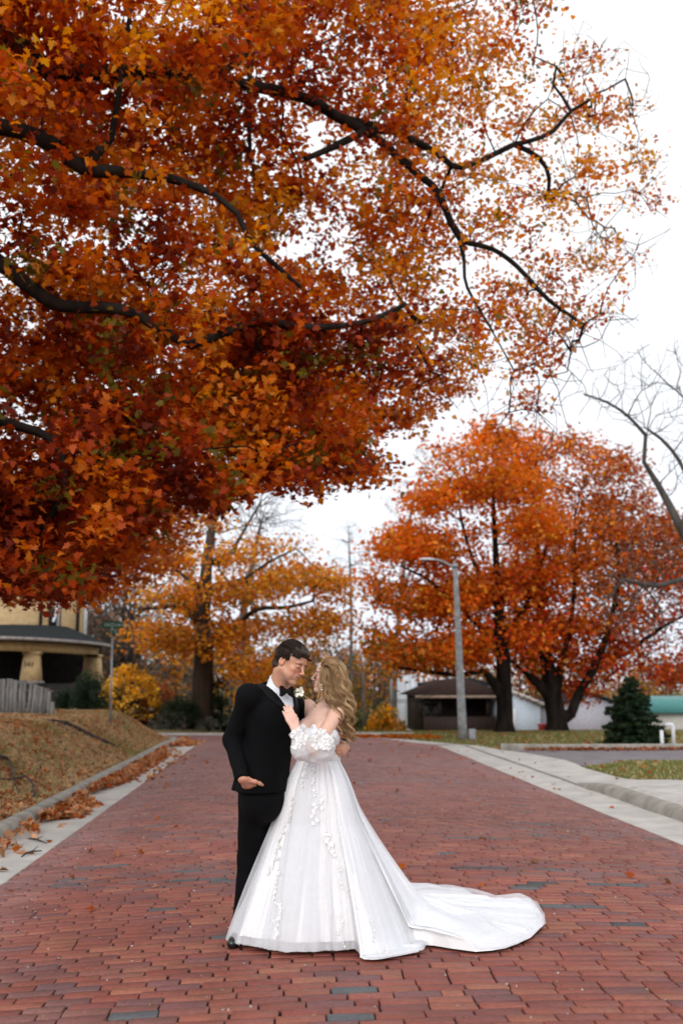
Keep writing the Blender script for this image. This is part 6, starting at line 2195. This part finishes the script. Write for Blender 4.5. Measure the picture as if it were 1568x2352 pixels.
# ------------------------------------------------------------------ bride
bF = np.array((-.72, -.69, 0)); bF /= np.linalg.norm(bF); bM = frame(bF, (0, 0, 1)); bRt = bM[:, 0]
fS, nS = G(848, 762, 6.06), G(1075, 826, 5.82)          # far and near shoulder
nE, nW = G(890, 1120, 5.625), G(745, 945, 5.615)
fE, fW = G(690, 1000, 6.14), G(560, 1005, 6.10)
bN = G(975, 800, 5.95); bC = G(955, 930, 5.95); bW = G(948, 1185, 5.97)
bf_ = np.array((-.985, .05, .13)); bu_ = np.array((.12, .02, 1.0))
bhM = frame(bf_, bu_); bS = .88
bhO = G(1018, 508, 5.93)
skin_b = np.array((.72, .47, .38))
B2 = Body()
Wb = add_head(B2, bhO, bhM, bS, False, .8)
B2.add(lambda P: cone(P, Wb((0, -.028, -.055)), bN + (0.0, .015, -.02), .043, .048), .022)
B2.add(lambda P: cone(P, bN + (0, .01, -.055), bC, .100, .120, bF, .68), .04)
B2.add(lambda P: cone(P, bC, bW, .120, .102, bF, .75), .04)
B2.add(lambda P: cone(P, bW, bW + (0, 0, -.22), .098, .115, bF, .8), .03)
for a0 in (fS, nS):
    B2.add(lambda P, a=a0: cone(P, bN + (0, .01, -.035), a, .034, .043), .035)
for q in (-1, 1):
    c_ = bC + bRt * q * .066 + bF * .070 + (0, 0, -.012)
    B2.add(lambda P, c=c_: ell(P, c, (.062, .052, .060), bM), .03)
    # collar bones
    B2.add(lambda P, q=q: cone(P, bN + bF * .048 + bRt * q * .012 + (0, 0, -.035), bN + bF * .030 + bRt * q * .105 + (0, 0, -.012), .007, .006), .012)
B2.add(lambda P: cone(P, nS, nE, .045, .036), .025); B2.add(lambda P: cone(P, nE, nW, .035, .024, None), .012)
B2.add(lambda P: cone(P, fS, fE, .043, .036), .025); B2.add(lambda P: cone(P, fE, fW, .034, .024), .012)
for q in (-1, 1):
    B2.add(lambda P, q=q: cone(P, bW + bRt * q * .05 + (0, 0, -.25), bW + bRt * q * .06 + (0, 0, -.55), .065, .052), .03)
    B2.add(lambda P, q=q: cone(P, bW + bRt * q * .06 + (0, 0, -.55), bW + bRt * q * .05 + (0, 0, -.93), .05, .032), .01)
# near hand flat on his chest, back of the hand to the camera
tipd = G(655, 745, 5.66) - nW
hb1 = frame(tipd, (.30, -.95, .1))
Mb1 = hb1.copy()
# thumb of a left hand seen from its back lies to the right
if Mb1[:, 0][0] < 0: Mb1[:, 0] *= -1
hand_prims(B2, nW + np.array((0, -.002, .004)), Mb1, .90, [(.0, .03, .05), (.02, .04, .05), (.03, .05, .05), (.05, .08, .08)], .01, thumb_dir=(.42, .80, -.25), k=.004)
# far hand fingertips beside his back
hb2 = frame(G(325, 1010, 6.02) - fW, (-.2, -1, .2)); 
hand_prims(B2, G(430, 1010, 6.07), np.stack([hb2[:, 0], hb2[:, 1], hb2[:, 2]], 1), .88, [(.2, .3, .3)] * 4, .05)


def bcol(V):
    C = np.tile(skin_b, (len(V), 1)) * (.96 + .08 * fbm(V, 14, 2))[:, None]
    C = head_paint(V, C, bhO, bhM, bS, (.50, .15, .13), (.16, .085, .045, .75), (.70, .30, .23, .50), lash=(.05, .025, .02))
    arm_ = np.exp(-(np.maximum(0, cone(V, nS, nE, .05, .05)) / .01) ** 2)
    C = C * (1 - .35 * arm_[:, None]) + np.array((.52, .25, .15)) * .35 * arm_[:, None]
    hnd = np.exp(-(vlen(V - (nW + tipd * .5)) / .09) ** 4)
    C = C * (1 - .4 * hnd[:, None]) + np.array((.60, .30, .22)) * .4 * hnd[:, None]
    return C


bride = empty('person', tuple(bW * (1, 1, 0)))
tag(bride, 'woman in a white off shoulder wedding gown with long train and wavy blonde hair', 'person')
obs_b = [sdf_grid(B2, np.array((-.38, 5.5, .03)), np.array((.66, 6.6, 1.72)), .0031, 'body', M_skin, colfn=bcol, smooth_it=1)]


# ---- bodice
def btorso(P, g):
    d = cone(P, bN + (0, .01, -.055), bC, .100 + g, .120 + g, bF, .68)
    d = smin(d, cone(P, bC, bW, .120 + g, .102 + g, bF, .75), .04)
    d = smin(d, cone(P, bW, bW + (0, 0, -.22), .102 + g, .125 + g), .05)
    for q in (-1, 1):
        c_ = bC + bRt * q * .066 + bF * .070 + (0, 0, -.012)
        d = smin(d, ell(P, c_, np.array((.062, .052, .060)) + g, bM), .03)
    return d - .004


def bodice(P):
    q = (P - bC) @ bM
    x = q[:, 0]; ax = np.abs(x)
    fr = sstep(-.02, .05, q[:, 1])
    # sweetheart neckline: two lobes and a dip
    top = .030 * np.sin(np.clip(ax / .085, 0, 1) * 3.14) ** .8 - .030 * np.exp(-(ax / .022) ** 2) - .004 + sstep(.10, .15, x) * .03
    top = top * fr + (1 - fr) * (-.045)
    d = btorso(P, .007) + (fbm(P, 55, 2) - .5) * .005
    d = np.maximum(d, q[:, 2] - top)
    return np.maximum(d, bW[2] - .03 - P[:, 2])
obs_b.append(sdf_grid(bodice, np.array((-.12, 5.7, .88)), np.array((.6, 6.5, 1.45)), .0038, 'bodice', M_lace, smooth_it=1))


# ---- sleeves
def sleeve(P):
    f = (np.abs(fbm(P * np.array((1, 1, 1.3)), 17, 2) - .5)) * .030
    d = ell(P, G(900, 1080, 5.655), (.122, .085, .103), np.array(Matrix.Rotation(.25, 3, 'Y')))
    d = smin(d, ell(P, G(790, 1100, 5.60), (.062, .065, .070)), .03)
    d = smin(d, ell(P, G(1010, 1010, 5.76), (.068, .070, .062)), .03)
    d = smin(d, cone(P, G(770, 1010, 5.60), G(745, 960, 5.615), .045, .034), .015)
    d = smin(d, cone(P, G(742, 972, 5.615), G(735, 950, 5.618), .044, .040), .006)
    d = d + f
    # cut open where the arm leaves at the top
    pl = (P - G(1080, 930, 5.80)) @ np.array((.75, .25, .62))
    d = np.maximum(d, pl - .005)
    plw = (P - (nW + (nW - nE) * .03)) @ ((nW - nE) / np.linalg.norm(nW - nE))
    return np.maximum(d, plw)
sl = sdf_grid(sleeve, np.array((-.18, 5.5, .98)), np.array((.55, 6.25, 1.42)), .0042, 'sleeve', M_sleeve, smooth_it=1)
obs_b.append(sl)


def sleeve2(P):
    f = (np.abs(fbm(P, 22, 2) - .5)) * .02
    d = cone(P, G(838, 905, 6.02), G(770, 960, 6.08), .045, .055) + f
    return d
obs_b.append(sdf_grid(sleeve2, np.array((-.12, 5.95, 1.08)), np.array((.45, 6.55, 1.45)), .005, 'sleeve', M_sleeve, smooth_it=1))

# ---- skirt: bell that runs out into a train
wc = atp(731, 1746, 5.93)
hem_px = [(530, 2162), (545, 2170), (562, 2172), (600, 2180), (640, 2186), (676, 2190), (720, 2190), (773, 2187), (816, 2185), (838, 2204), (860, 2205), (881, 2203), (920, 2196), (967, 2187), (972, 2170),
          (1000, 2172), (1037, 2179), (1091, 2186), (1130, 2183), (1162, 2177), (1190, 2166), (1216, 2152), (1246, 2125), (1243, 2105), (1237, 2093), (1226, 2076), (1205, 2068), (1145, 2070), (1100, 2060), (1064, 2053), (1010, 2045), (960, 2041), (919, 2036)]
hem = []
for px, py in hem_px:
    d = ray(px, py); t = (0.012 - 1.5) / d[2]; P_ = CAM_LOC + d * t
    hem.append(P_[:2])
hem += [np.array((.72, 7.55)), np.array((.42, 7.15)), np.array((.12, 6.86)), np.array((-.12, 6.66)), np.array((-.27, 6.45))]
hem = np.array(hem)
seg = np.linalg.norm(np.roll(hem, -1, 0) - hem, axis=1); cs = np.concatenate([[0], np.cumsum(seg)])
NU = 760; NT = 110
uu = np.linspace(0, cs[-1], NU, endpoint=False)
hx = np.interp(uu, cs, np.append(hem[:, 0], hem[0, 0])); hy = np.interp(uu, cs, np.append(hem[:, 1], hem[0, 1]))
bc_ = np.array((.215, 6.26))                       # bell centre
# bell ring: same direction from the centre as the hem point, limited radius
dv = np.stack([hx, hy], 1) - bc_
rad = np.linalg.norm(dv, axis=1); dirs = dv / rad[:, None]
ang = np.arctan2(dirs[:, 1], dirs[:, 0])
bell_r = np.minimum(rad, .50 + .07 * np.clip(dirs[:, 0], 0, 1))
tr0 = rad - bell_r
tin = tr0 > .12
a_in = ang[tin]; A0, A1 = a_in.min(), a_in.max()
LIFT = sstep(0, .45, ang - A0) * sstep(0, .45, A1 - ang) * tin
RT = sstep(-.9, .1, ang) * sstep(2.2, 1.2, ang)
# train part: fade the bell radius toward an ordered parameter so that folds do not cross
SK_G = {}


def skirt_surface(name, mat, t_end_front=1.0, puff=0.0, fold=1.0, seed=0, lift=0.0, parent=None, tmin=0.0):
    T = np.linspace(tmin, 1, NT)
    U = np.arange(NU) / NU
    out = np.zeros((NT, NU, 3))
    for i, t in enumerate(T):
        # first 62% of t: waist -> bell rim near the ground; rest: along the ground to the hem
        tr = np.clip(rad - bell_r, 0, None)
        total = 1.0 + tr
        s = t * total
        on_bell = np.clip(s / 1.0, 0, 1); on_gr = np.clip((s - 1.0) / np.maximum(tr, 1e-6), 0, 1) * (tr > 1e-3)
        if t_end_front < 1: on_bell = np.minimum(on_bell, t_end_front + (1 - t_end_front) * sstep(.0, .25, tr))
        w = on_bell
        prof = .124 / bell_r + (1 - .124 / bell_r) * (w ** (1.02 + .42 * RT) * .93 + .07 * np.sin(w * math.pi / 2))
        prof = prof + .055 * np.sin(np.clip(w / .35, 0, 1) * math.pi) * np.exp(-w * 3)
        r = bell_r * prof
        cxy = wc[:2] * (1 - w)[:, None] + bc_ * w[:, None]
        el = np.array((1.0, .90)) * (1 - w)[:, None] + w[:, None]
        xy = cxy + dirs * el * r[:, None] + dirs * (on_gr * tr)[:, None]
        z_h = .012 + lift
        z = wc[2] * (1 - w) + z_h * w
        # soft transition onto the ground for the train
        lift_t = .22 * LIFT
        z = np.where(on_gr > 0, z_h + lift_t * np.exp(-np.clip(on_gr * tr, 0, 9) / .22) * sstep(1, .8, on_gr), wc[2] * (1 - w) + (z_h + lift_t) * w)
        # folds: run from the waist down, widen toward the hem
        a = ang
        a = a + .10 * np.sin(w * 2.4 + a * 3 + seed)
        def rdg(v): return 1 - 2 * np.abs(np.sin(v)) ** 1.3
        fd = (.50 * np.sin(a * 5 + 1.3 + seed + 1.2 * np.sin(a * 2)) + .55 * rdg(a * 5.5 + seed * 2.1 + 1.6 * np.sin(a * 3 + seed)) + .30 * np.sin(a * 23 + seed + 2 * np.sin(a * 4)) + .16 * rdg(a * 21 + 2 * np.sin(a * 5)))
        amp = fold * (.0035 + .018 * w ** 1.3) * (1 - .75 * on_gr)
        xy = xy + dirs * (fd * amp)[:, None] * (1 - .0 * w)[:, None]
        xy = xy + dirs * puff * np.sin(np.clip(w * 1.1, 0, 1) * math.pi * .5)[:, None]
        # wrinkles of cloth lying on the ground
        g = np.clip(on_gr * tr / .15, 0, 1)
        q = xyz(xy[:, 0], xy[:, 1], 3 + seed)
        rid = 1 - np.abs(noise3(q * np.array((1.2, 3.2, 1)), 1.5) * 2 - 1) * 2.4
        z = z + g * (.010 + .050 * sstep(0, 1, rid) * (1 - .45 * on_gr)) * sstep(1.0, .93, on_gr)
        out[i, :, :2] = xy; out[i, :, 2] = z
    grz = zroad(out[..., 0], out[..., 1])
    out[..., 2] += grz * np.clip(1 - out[..., 2] / .3, 0, 1)
    V = out.reshape(-1, 3)
    i, j = np.meshgrid(np.arange(NT - 1), np.arange(NU), indexing='ij'); i = i.ravel(); j = j.ravel(); j2 = (j + 1) % NU
    Fq = np.stack([i * NU + j, (i + 1) * NU + j, (i + 1) * NU + j2, i * NU + j2], 1)
    SK_G[name] = out
    return mesh_np(name, V, Fq, mat, parent, smooth=True)


obs_b.append(skirt_surface('skirt', M_dress, t_end_front=.945, fold=.75, seed=.0, lift=.004))
obs_b.append(skirt_surface('tulle_overlay', M_tulle, puff=.022, fold=1.25, seed=2.0, lift=.022))
M_tulle2 = mat_tulle('tulle_dense', .62, (.86, .88, .92))
t2 = skirt_surface('tulle_underlay', M_tulle2, puff=.008, fold=1.0, seed=4.4, lift=.016)
obs_b.append(t2)

# ---- lace appliques: little flowers and leaves lying on the fabric
LF = MB()
rg = np.random.default_rng(21)


def lace_flower(c, n, s, petals=5):
    n = n / np.linalg.norm(n)
    a = np.cross(n, (0, 0, 1.0)); a /= np.linalg.norm(a) + 1e-9; b = np.cross(n, a)
    ph = rg.uniform(0, 6.28)
    for p in range(petals):
        w = ph + p * 6.283 / petals + rg.normal(0, .15)
        u = a * math.cos(w) + b * math.sin(w); v = np.cross(n, u)
        L = s * rg.uniform(.8, 1.2); wd = L * rg.uniform(.32, .46)
        pts = [c, c + u * L * .35 + v * wd + n * .001, c + u * L * .8 + v * wd * .9 + n * .003, c + u * L + n * .001, c + u * L * .8 - v * wd * .9 + n * .002, c + u * L * .35 - v * wd]
        LF.add([q + n * .003 for q in pts], [(0, 1, 2, 3, 4, 5)])


def lace_vine(path, nrm, s, step):
    path = np.asarray(path)
    L = np.linalg.norm(np.diff(path, axis=0), axis=1).sum()
    m = max(2, int(L / step))
    for k in range(m):
        t = k / (m - 1) * (len(path) - 1); i = min(int(t), len(path) - 2); f = t - i
        c = path[i] * (1 - f) + path[i + 1] * f; n = nrm[i]
        side = np.cross(n, path[i + 1] - path[i]); side /= np.linalg.norm(side) + 1e-9
        c = c + side * rg.normal(0, s * .8)
        lace_flower(c, n, s * rg.uniform(.5, 1.35), rg.integers(3, 6))


S_ = SK_G['tulle_overlay']
def on_skirt(a, w):
    """point on the front of the overlay at picture-plane angle a (radians) and height fraction w"""
    j = int(np.argmin(np.abs(np.angle(np.exp(1j * (ang - a)))))); i = int(w * (NT - 1))
    p = S_[i, j]; dn = np.append(dirs[j], .25); return p, dn / np.linalg.norm(dn)


def vine_on(a0, a1, w0, w1, s, step):
    P_, N_ = [], []
    for t in np.linspace(0, 1, 14):
        p, n = on_skirt(a0 + (a1 - a0) * t + .02 * math.sin(t * 9), w0 + (w1 - w0) * t); P_.append(p); N_.append(n)
    lace_vine(P_, N_, s, step)


vine_on(-2.45, -2.60, .22, .62, .014, .014)
vine_on(-2.42, -2.36, .60, .80, .013, .022)
vine_on(-2.22, -2.25, .78, .94, .017, .016)
vine_on(-1.75, -1.72, .03, .34, .011, .016)
vine_on(-1.35, -1.33, .40, .52, .016, .012)
vine_on(-1.20, -1.15, .55, .75, .009, .03)
vine_on(-.95, -.98, .78, .99, .013, .016)
vine_on(-1.28, -1.24, .84, .99, .010, .018)
vine_on(-2.1, -2.12, .02, .14, .012, .014)
vine_on(-1.55, -1.5, .20, .26, .011, .016)
# on the train
for (x0, y0, x1, y1, s, st) in ((1010, 2105, 1150, 2068, .018, .020), (990, 2118, 1080, 2096, .014, .022), (1060, 2075, 1120, 2060, .012, .03)):
    Pq = []
    for t in np.linspace(0, 1, 10):
        d = ray(x0 + (x1 - x0) * t, y0 + (y1 - y0) * t); Pq.append(CAM_LOC + d * ((.035 - 1.5) / d[2]))
    lace_vine(Pq, [np.array((0, -.3, 1.0))] * 10, s, st)
# bodice and sleeves
for k in range(150):
    q = rg.uniform(-1, 1); zz = rg.uniform(-.16, .01)
    th = q * 1.25
    o_ = bRt * math.sin(th) + bF * math.cos(th)
    p0 = bC + np.array((0, 0, zz)) + o_ * .30
    # march to the surface
    for _ in range(24):
        p0 = p0 - o_ * float(btorso(p0[None].astype(np.float32), .008)[0]) * .8
    lace_flower(p0, o_ + np.array((0, 0, .1)), rg.uniform(.006, .013))
cnt = 0
while cnt < 150:
    if rg.random() < .62: c = np.array((rg.uniform(895, 1060), rg.uniform(950, 1130)))
    elif rg.random() < .75: c = np.array((rg.uniform(715, 800), rg.uniform(945, 1110)))
    else: c = np.array((rg.uniform(730, 900), rg.uniform(1010, 1090)))
    o_ = np.array((0, 1.0, 0)); p0 = G(c[0], c[1], 5.40); ok = False
    for _ in range(60):
        dd = float(sleeve(p0[None].astype(np.float32))[0])
        if abs(dd) < .002: ok = True; break
        p0 = p0 + o_ * dd * .7
        if p0[1] > 6.2: break
    cnt += 1
    if ok: lace_flower(p0, np.array((rg.normal(0, .3), -1, rg.normal(.1, .3))), rg.uniform(.005, .014))
obs_b.append(LF.build('lace_applique', M_lace, smooth=False))

# ---- jewellery: earring, necklace, ring
jw = MB()
er = Wb((-.078 if True else .078, -.006, -.040))
ear_near = max((Wb((q * .079, -.008, -.035)) for q in (-1, 1)), key=lambda p: -p[1])
def ball(c, r, mb):
    bmv = []
    for i in range(5):
        for j in range(8):
            a = math.pi * (i + .5) / 5; b = 2 * math.pi * j / 8
            bmv.append(np.array(c) + r * np.array((math.sin(a) * math.cos(b), math.sin(a) * math.sin(b), math.cos(a))))
    mb.add(bmv, [(i * 8 + j, i * 8 + (j + 1) % 8, (i + 1) * 8 + (j + 1) % 8, (i + 1) * 8 + j) for i in range(4) for j in range(8)] + [tuple(range(8))[::-1], tuple(range(32, 40))])
e0 = G(958, 578, 5.82)
ball(e0, .0042, jw); ball(e0 + (0.0, 0, -.028), .0048, jw); ball(e0 + (0, -.001, -.013), .0028, jw)
obs_b.append(jw.build('earring', M_pearl, smooth=True))
nk = MB()
L0, L1, L2 = G(925, 745, 5.86), G(934, 800, 5.80), G(985, 735, 5.84)
def on_body(px_, py_):
    p0 = G(px_, py_, 5.3)
    for _ in range(80):
        dd = float(B2(p0[None].astype(np.float32))[0])
        if dd < .002: break
        p0 = p0 + np.array((0, 1, 0)) * dd * .8
    return p0 + np.array((0, -.002, 0))
pts = [on_body(x, y) for x, y in ((928, 700), (926, 740), (929, 775), (935, 798), (948, 785), (965, 755), (985, 725))]
nk.tube(pts, .0009, 5)
obs_b.append(nk.build('necklace', M_gold, smooth=True))
pd = MB(); ball(on_body(935, 806) + (0, -.003, 0), .0055, pd)
obs_b.append(pd.build('pendant', M_pearl, smooth=True))
rn = MB(); ball(on_body(672, 816), .0040, rn)
obs_b.append(rn.build('ring', M_pearl, smooth=True))

# ---- hair: cap, locks falling down the back, braid
HB = [(.21, .120, .056), (.37, .225, .110), (.50, .325, .165), (.12, .065, .032), (.66, .46, .26), (.27, .16, .075)]


def bcap(P):
    L = ((P - bhO) @ bhM) / bS
    d = ell(L, (0, -.022, .030), (.083, .104, .096))
    d = smin(d, ell(L, (0, -.070, -.02), (.070, .055, .085)), .03)
    y, z = L[:, 1], L[:, 2]
    cutf = y - (.058 - .036 * sstep(.05, -.05, z) + .030 * sstep(.05, .10, z))
    d = np.maximum(d, cutf); d = np.maximum(d, -.10 - z)
    return (d + (fbm(L * np.array((20, 20, 8)), 1, 2) - .5) * .006) * bS
def bcapc(V):
    return np.array((.16, .10, .06))[None] * (.6 + .9 * noise3(V * np.array((160, 160, 20)), 1))[:, None]
obs_b.append(sdf_grid(bcap, bhO - .17, bhO + .19, .0036, 'hair', M_hairm, colfn=bcapc, smooth_it=0))
rg = np.random.default_rng(3)
guides = []; sprd = []; wav = []
# guide skeleton in picture plane (crop coordinates) + depth ; a family between front curve and back curve
front = [(975, 395), (950, 470), (955, 560), (985, 660), (1040, 760), (1100, 850), (1135, 930), (1160, 1010)]
front2 = [(1000, 385), (1005, 470), (1015, 570), (1050, 670), (1100, 770), (1140, 860), (1170, 960), (1190, 1060)]
mid = [(1040, 380), (1085, 460), (1100, 560), (1115, 660), (1150, 760), (1175, 860), (1195, 970), (1215, 1085)]
back = [(1070, 385), (1150, 450), (1168, 550), (1185, 640), (1215, 740), (1215, 850), (1205, 960), (1235, 1050)]
fam = [front, front2, mid, back]
fam = [np.array(f, float) for f in fam]
for k in range(96):
    s = rg.random() ** .85 * 3; i = min(int(s), 2); f = s - i
    g2 = fam[i] * (1 - f) + fam[i + 1] * f
    layer = rg.random()          # 0 near camera side, 1 far side
    yy = 5.845 + layer * .17
    dep = np.array([5.93, yy - .01, yy - .02, yy - .03, yy - .035, yy - .03, yy - .01, yy]) if layer < .6 else np.array([5.95, yy, yy, yy, yy, yy - .01, yy, yy])
    end = rg.uniform(.74, 1.0)
    m = 8
    pts = [G(g2[q, 0] + rg.normal(0, 8) * (q / 7), g2[q, 1] + rg.normal(0, 6), dep[q]) for q in range(m)]
    pts = pts[:max(4, int(round(m * end)))]
    guides.append(pts); sprd.append(.012 + .006 * rg.random()); wav.append(rg.uniform(.010, .019))
# short tendrils in front of the ear and along the jaw
for k in range(5):
    pts = [G(960 + k * 4, 430, 5.86), G(940 + k * 8, 540, 5.845), G(928 + k * 10, 640, 5.84), G(925 + k * 12, 690, 5.835), G(905 + k * 12, 735, 5.83)]
    guides.append(pts); sprd.append(.004); wav.append(.006)
# shoulder wisps
for k in range(5):
    pts = [G(1010, 600, 5.84), G(1040, 700, 5.80), G(1060 + 10 * k, 800, 5.775), G(1090 + 8 * k, 880, 5.77), G(1110 + 6 * k, 980, 5.77)]
    guides.append(pts); sprd.append(.006); wav.append(.012)
for k in range(46):
    t = rg.random(); e = rg.uniform(-1, 1)
    def sc_(y, z, x): return Wb((x, y, z))
    x0 = -e * .07
    def onc(y, x):
        q = 1 - ((y + .022) / .107) ** 2 - (x / .087) ** 2
        return .030 + .099 * math.sqrt(max(.03, q))
    y0 = rg.uniform(.02, .072) * (1 - .3 * abs(e)); pts = []
    for q in range(6):
        y = y0 - q * .030; x = x0 * (1 + .07 * q)
        x = max(-.084, min(.084, x)); pts.append(Wb((x, y, onc(y, x) - .004 * q * q * abs(e))))
    guides.append(pts); sprd.append(.008); wav.append(.002)
V, Fq, C = strands(guides, 34, sprd, .0013, HB, wave=wav, clump=.55, wlen=.125, steps=34)
obs_b.append(mesh_np('hair_locks', V, Fq, M_hairm, col=C, smooth=True))
# braid: three woven strands over the back of the head
ctr = [(955, 405), (1005, 392), (1050, 425), (1075, 470), (1110, 510), (1140, 560), (1150, 610), (1165, 650)]
ct = np.array([G(a, b, y) for (a, b), y in zip(ctr, (5.87, 5.845, 5.838, 5.832, 5.832, 5.838, 5.845, 5.852))])
cu = np.linspace(0, len(ct) - 1, 60); Cc = np.stack([np.interp(cu, np.arange(len(ct)), ct[:, c]) for c in range(3)], 1)
for _ in range(4): Cc[1:-1] = (Cc[:-2] + 2 * Cc[1:-1] + Cc[2:]) / 4
Tt = np.gradient(Cc, axis=0); Tt /= np.linalg.norm(Tt, axis=1)[:, None]
Aa = np.cross(Tt, (0, -1.0, 0)); Aa /= np.linalg.norm(Aa, axis=1)[:, None]
bg_ = []
for q in range(3):
    ph = q * 2.094; s = np.linspace(0, 1, 60) * 30
    bg_.append(Cc + Aa * (np.sin(s + ph) * .0145)[:, None] + np.array((0, -1.0, 0)) * ((np.sin(2 * (s + ph)) * .006) + .008)[:, None])
V, Fq, C = strands(bg_, 30, .0085, .0014, HB, clump=0, steps=60)
obs_b.append(mesh_np('braid', V, Fq, M_hairm, col=C, smooth=True))
adopt(bride, *obs_b)
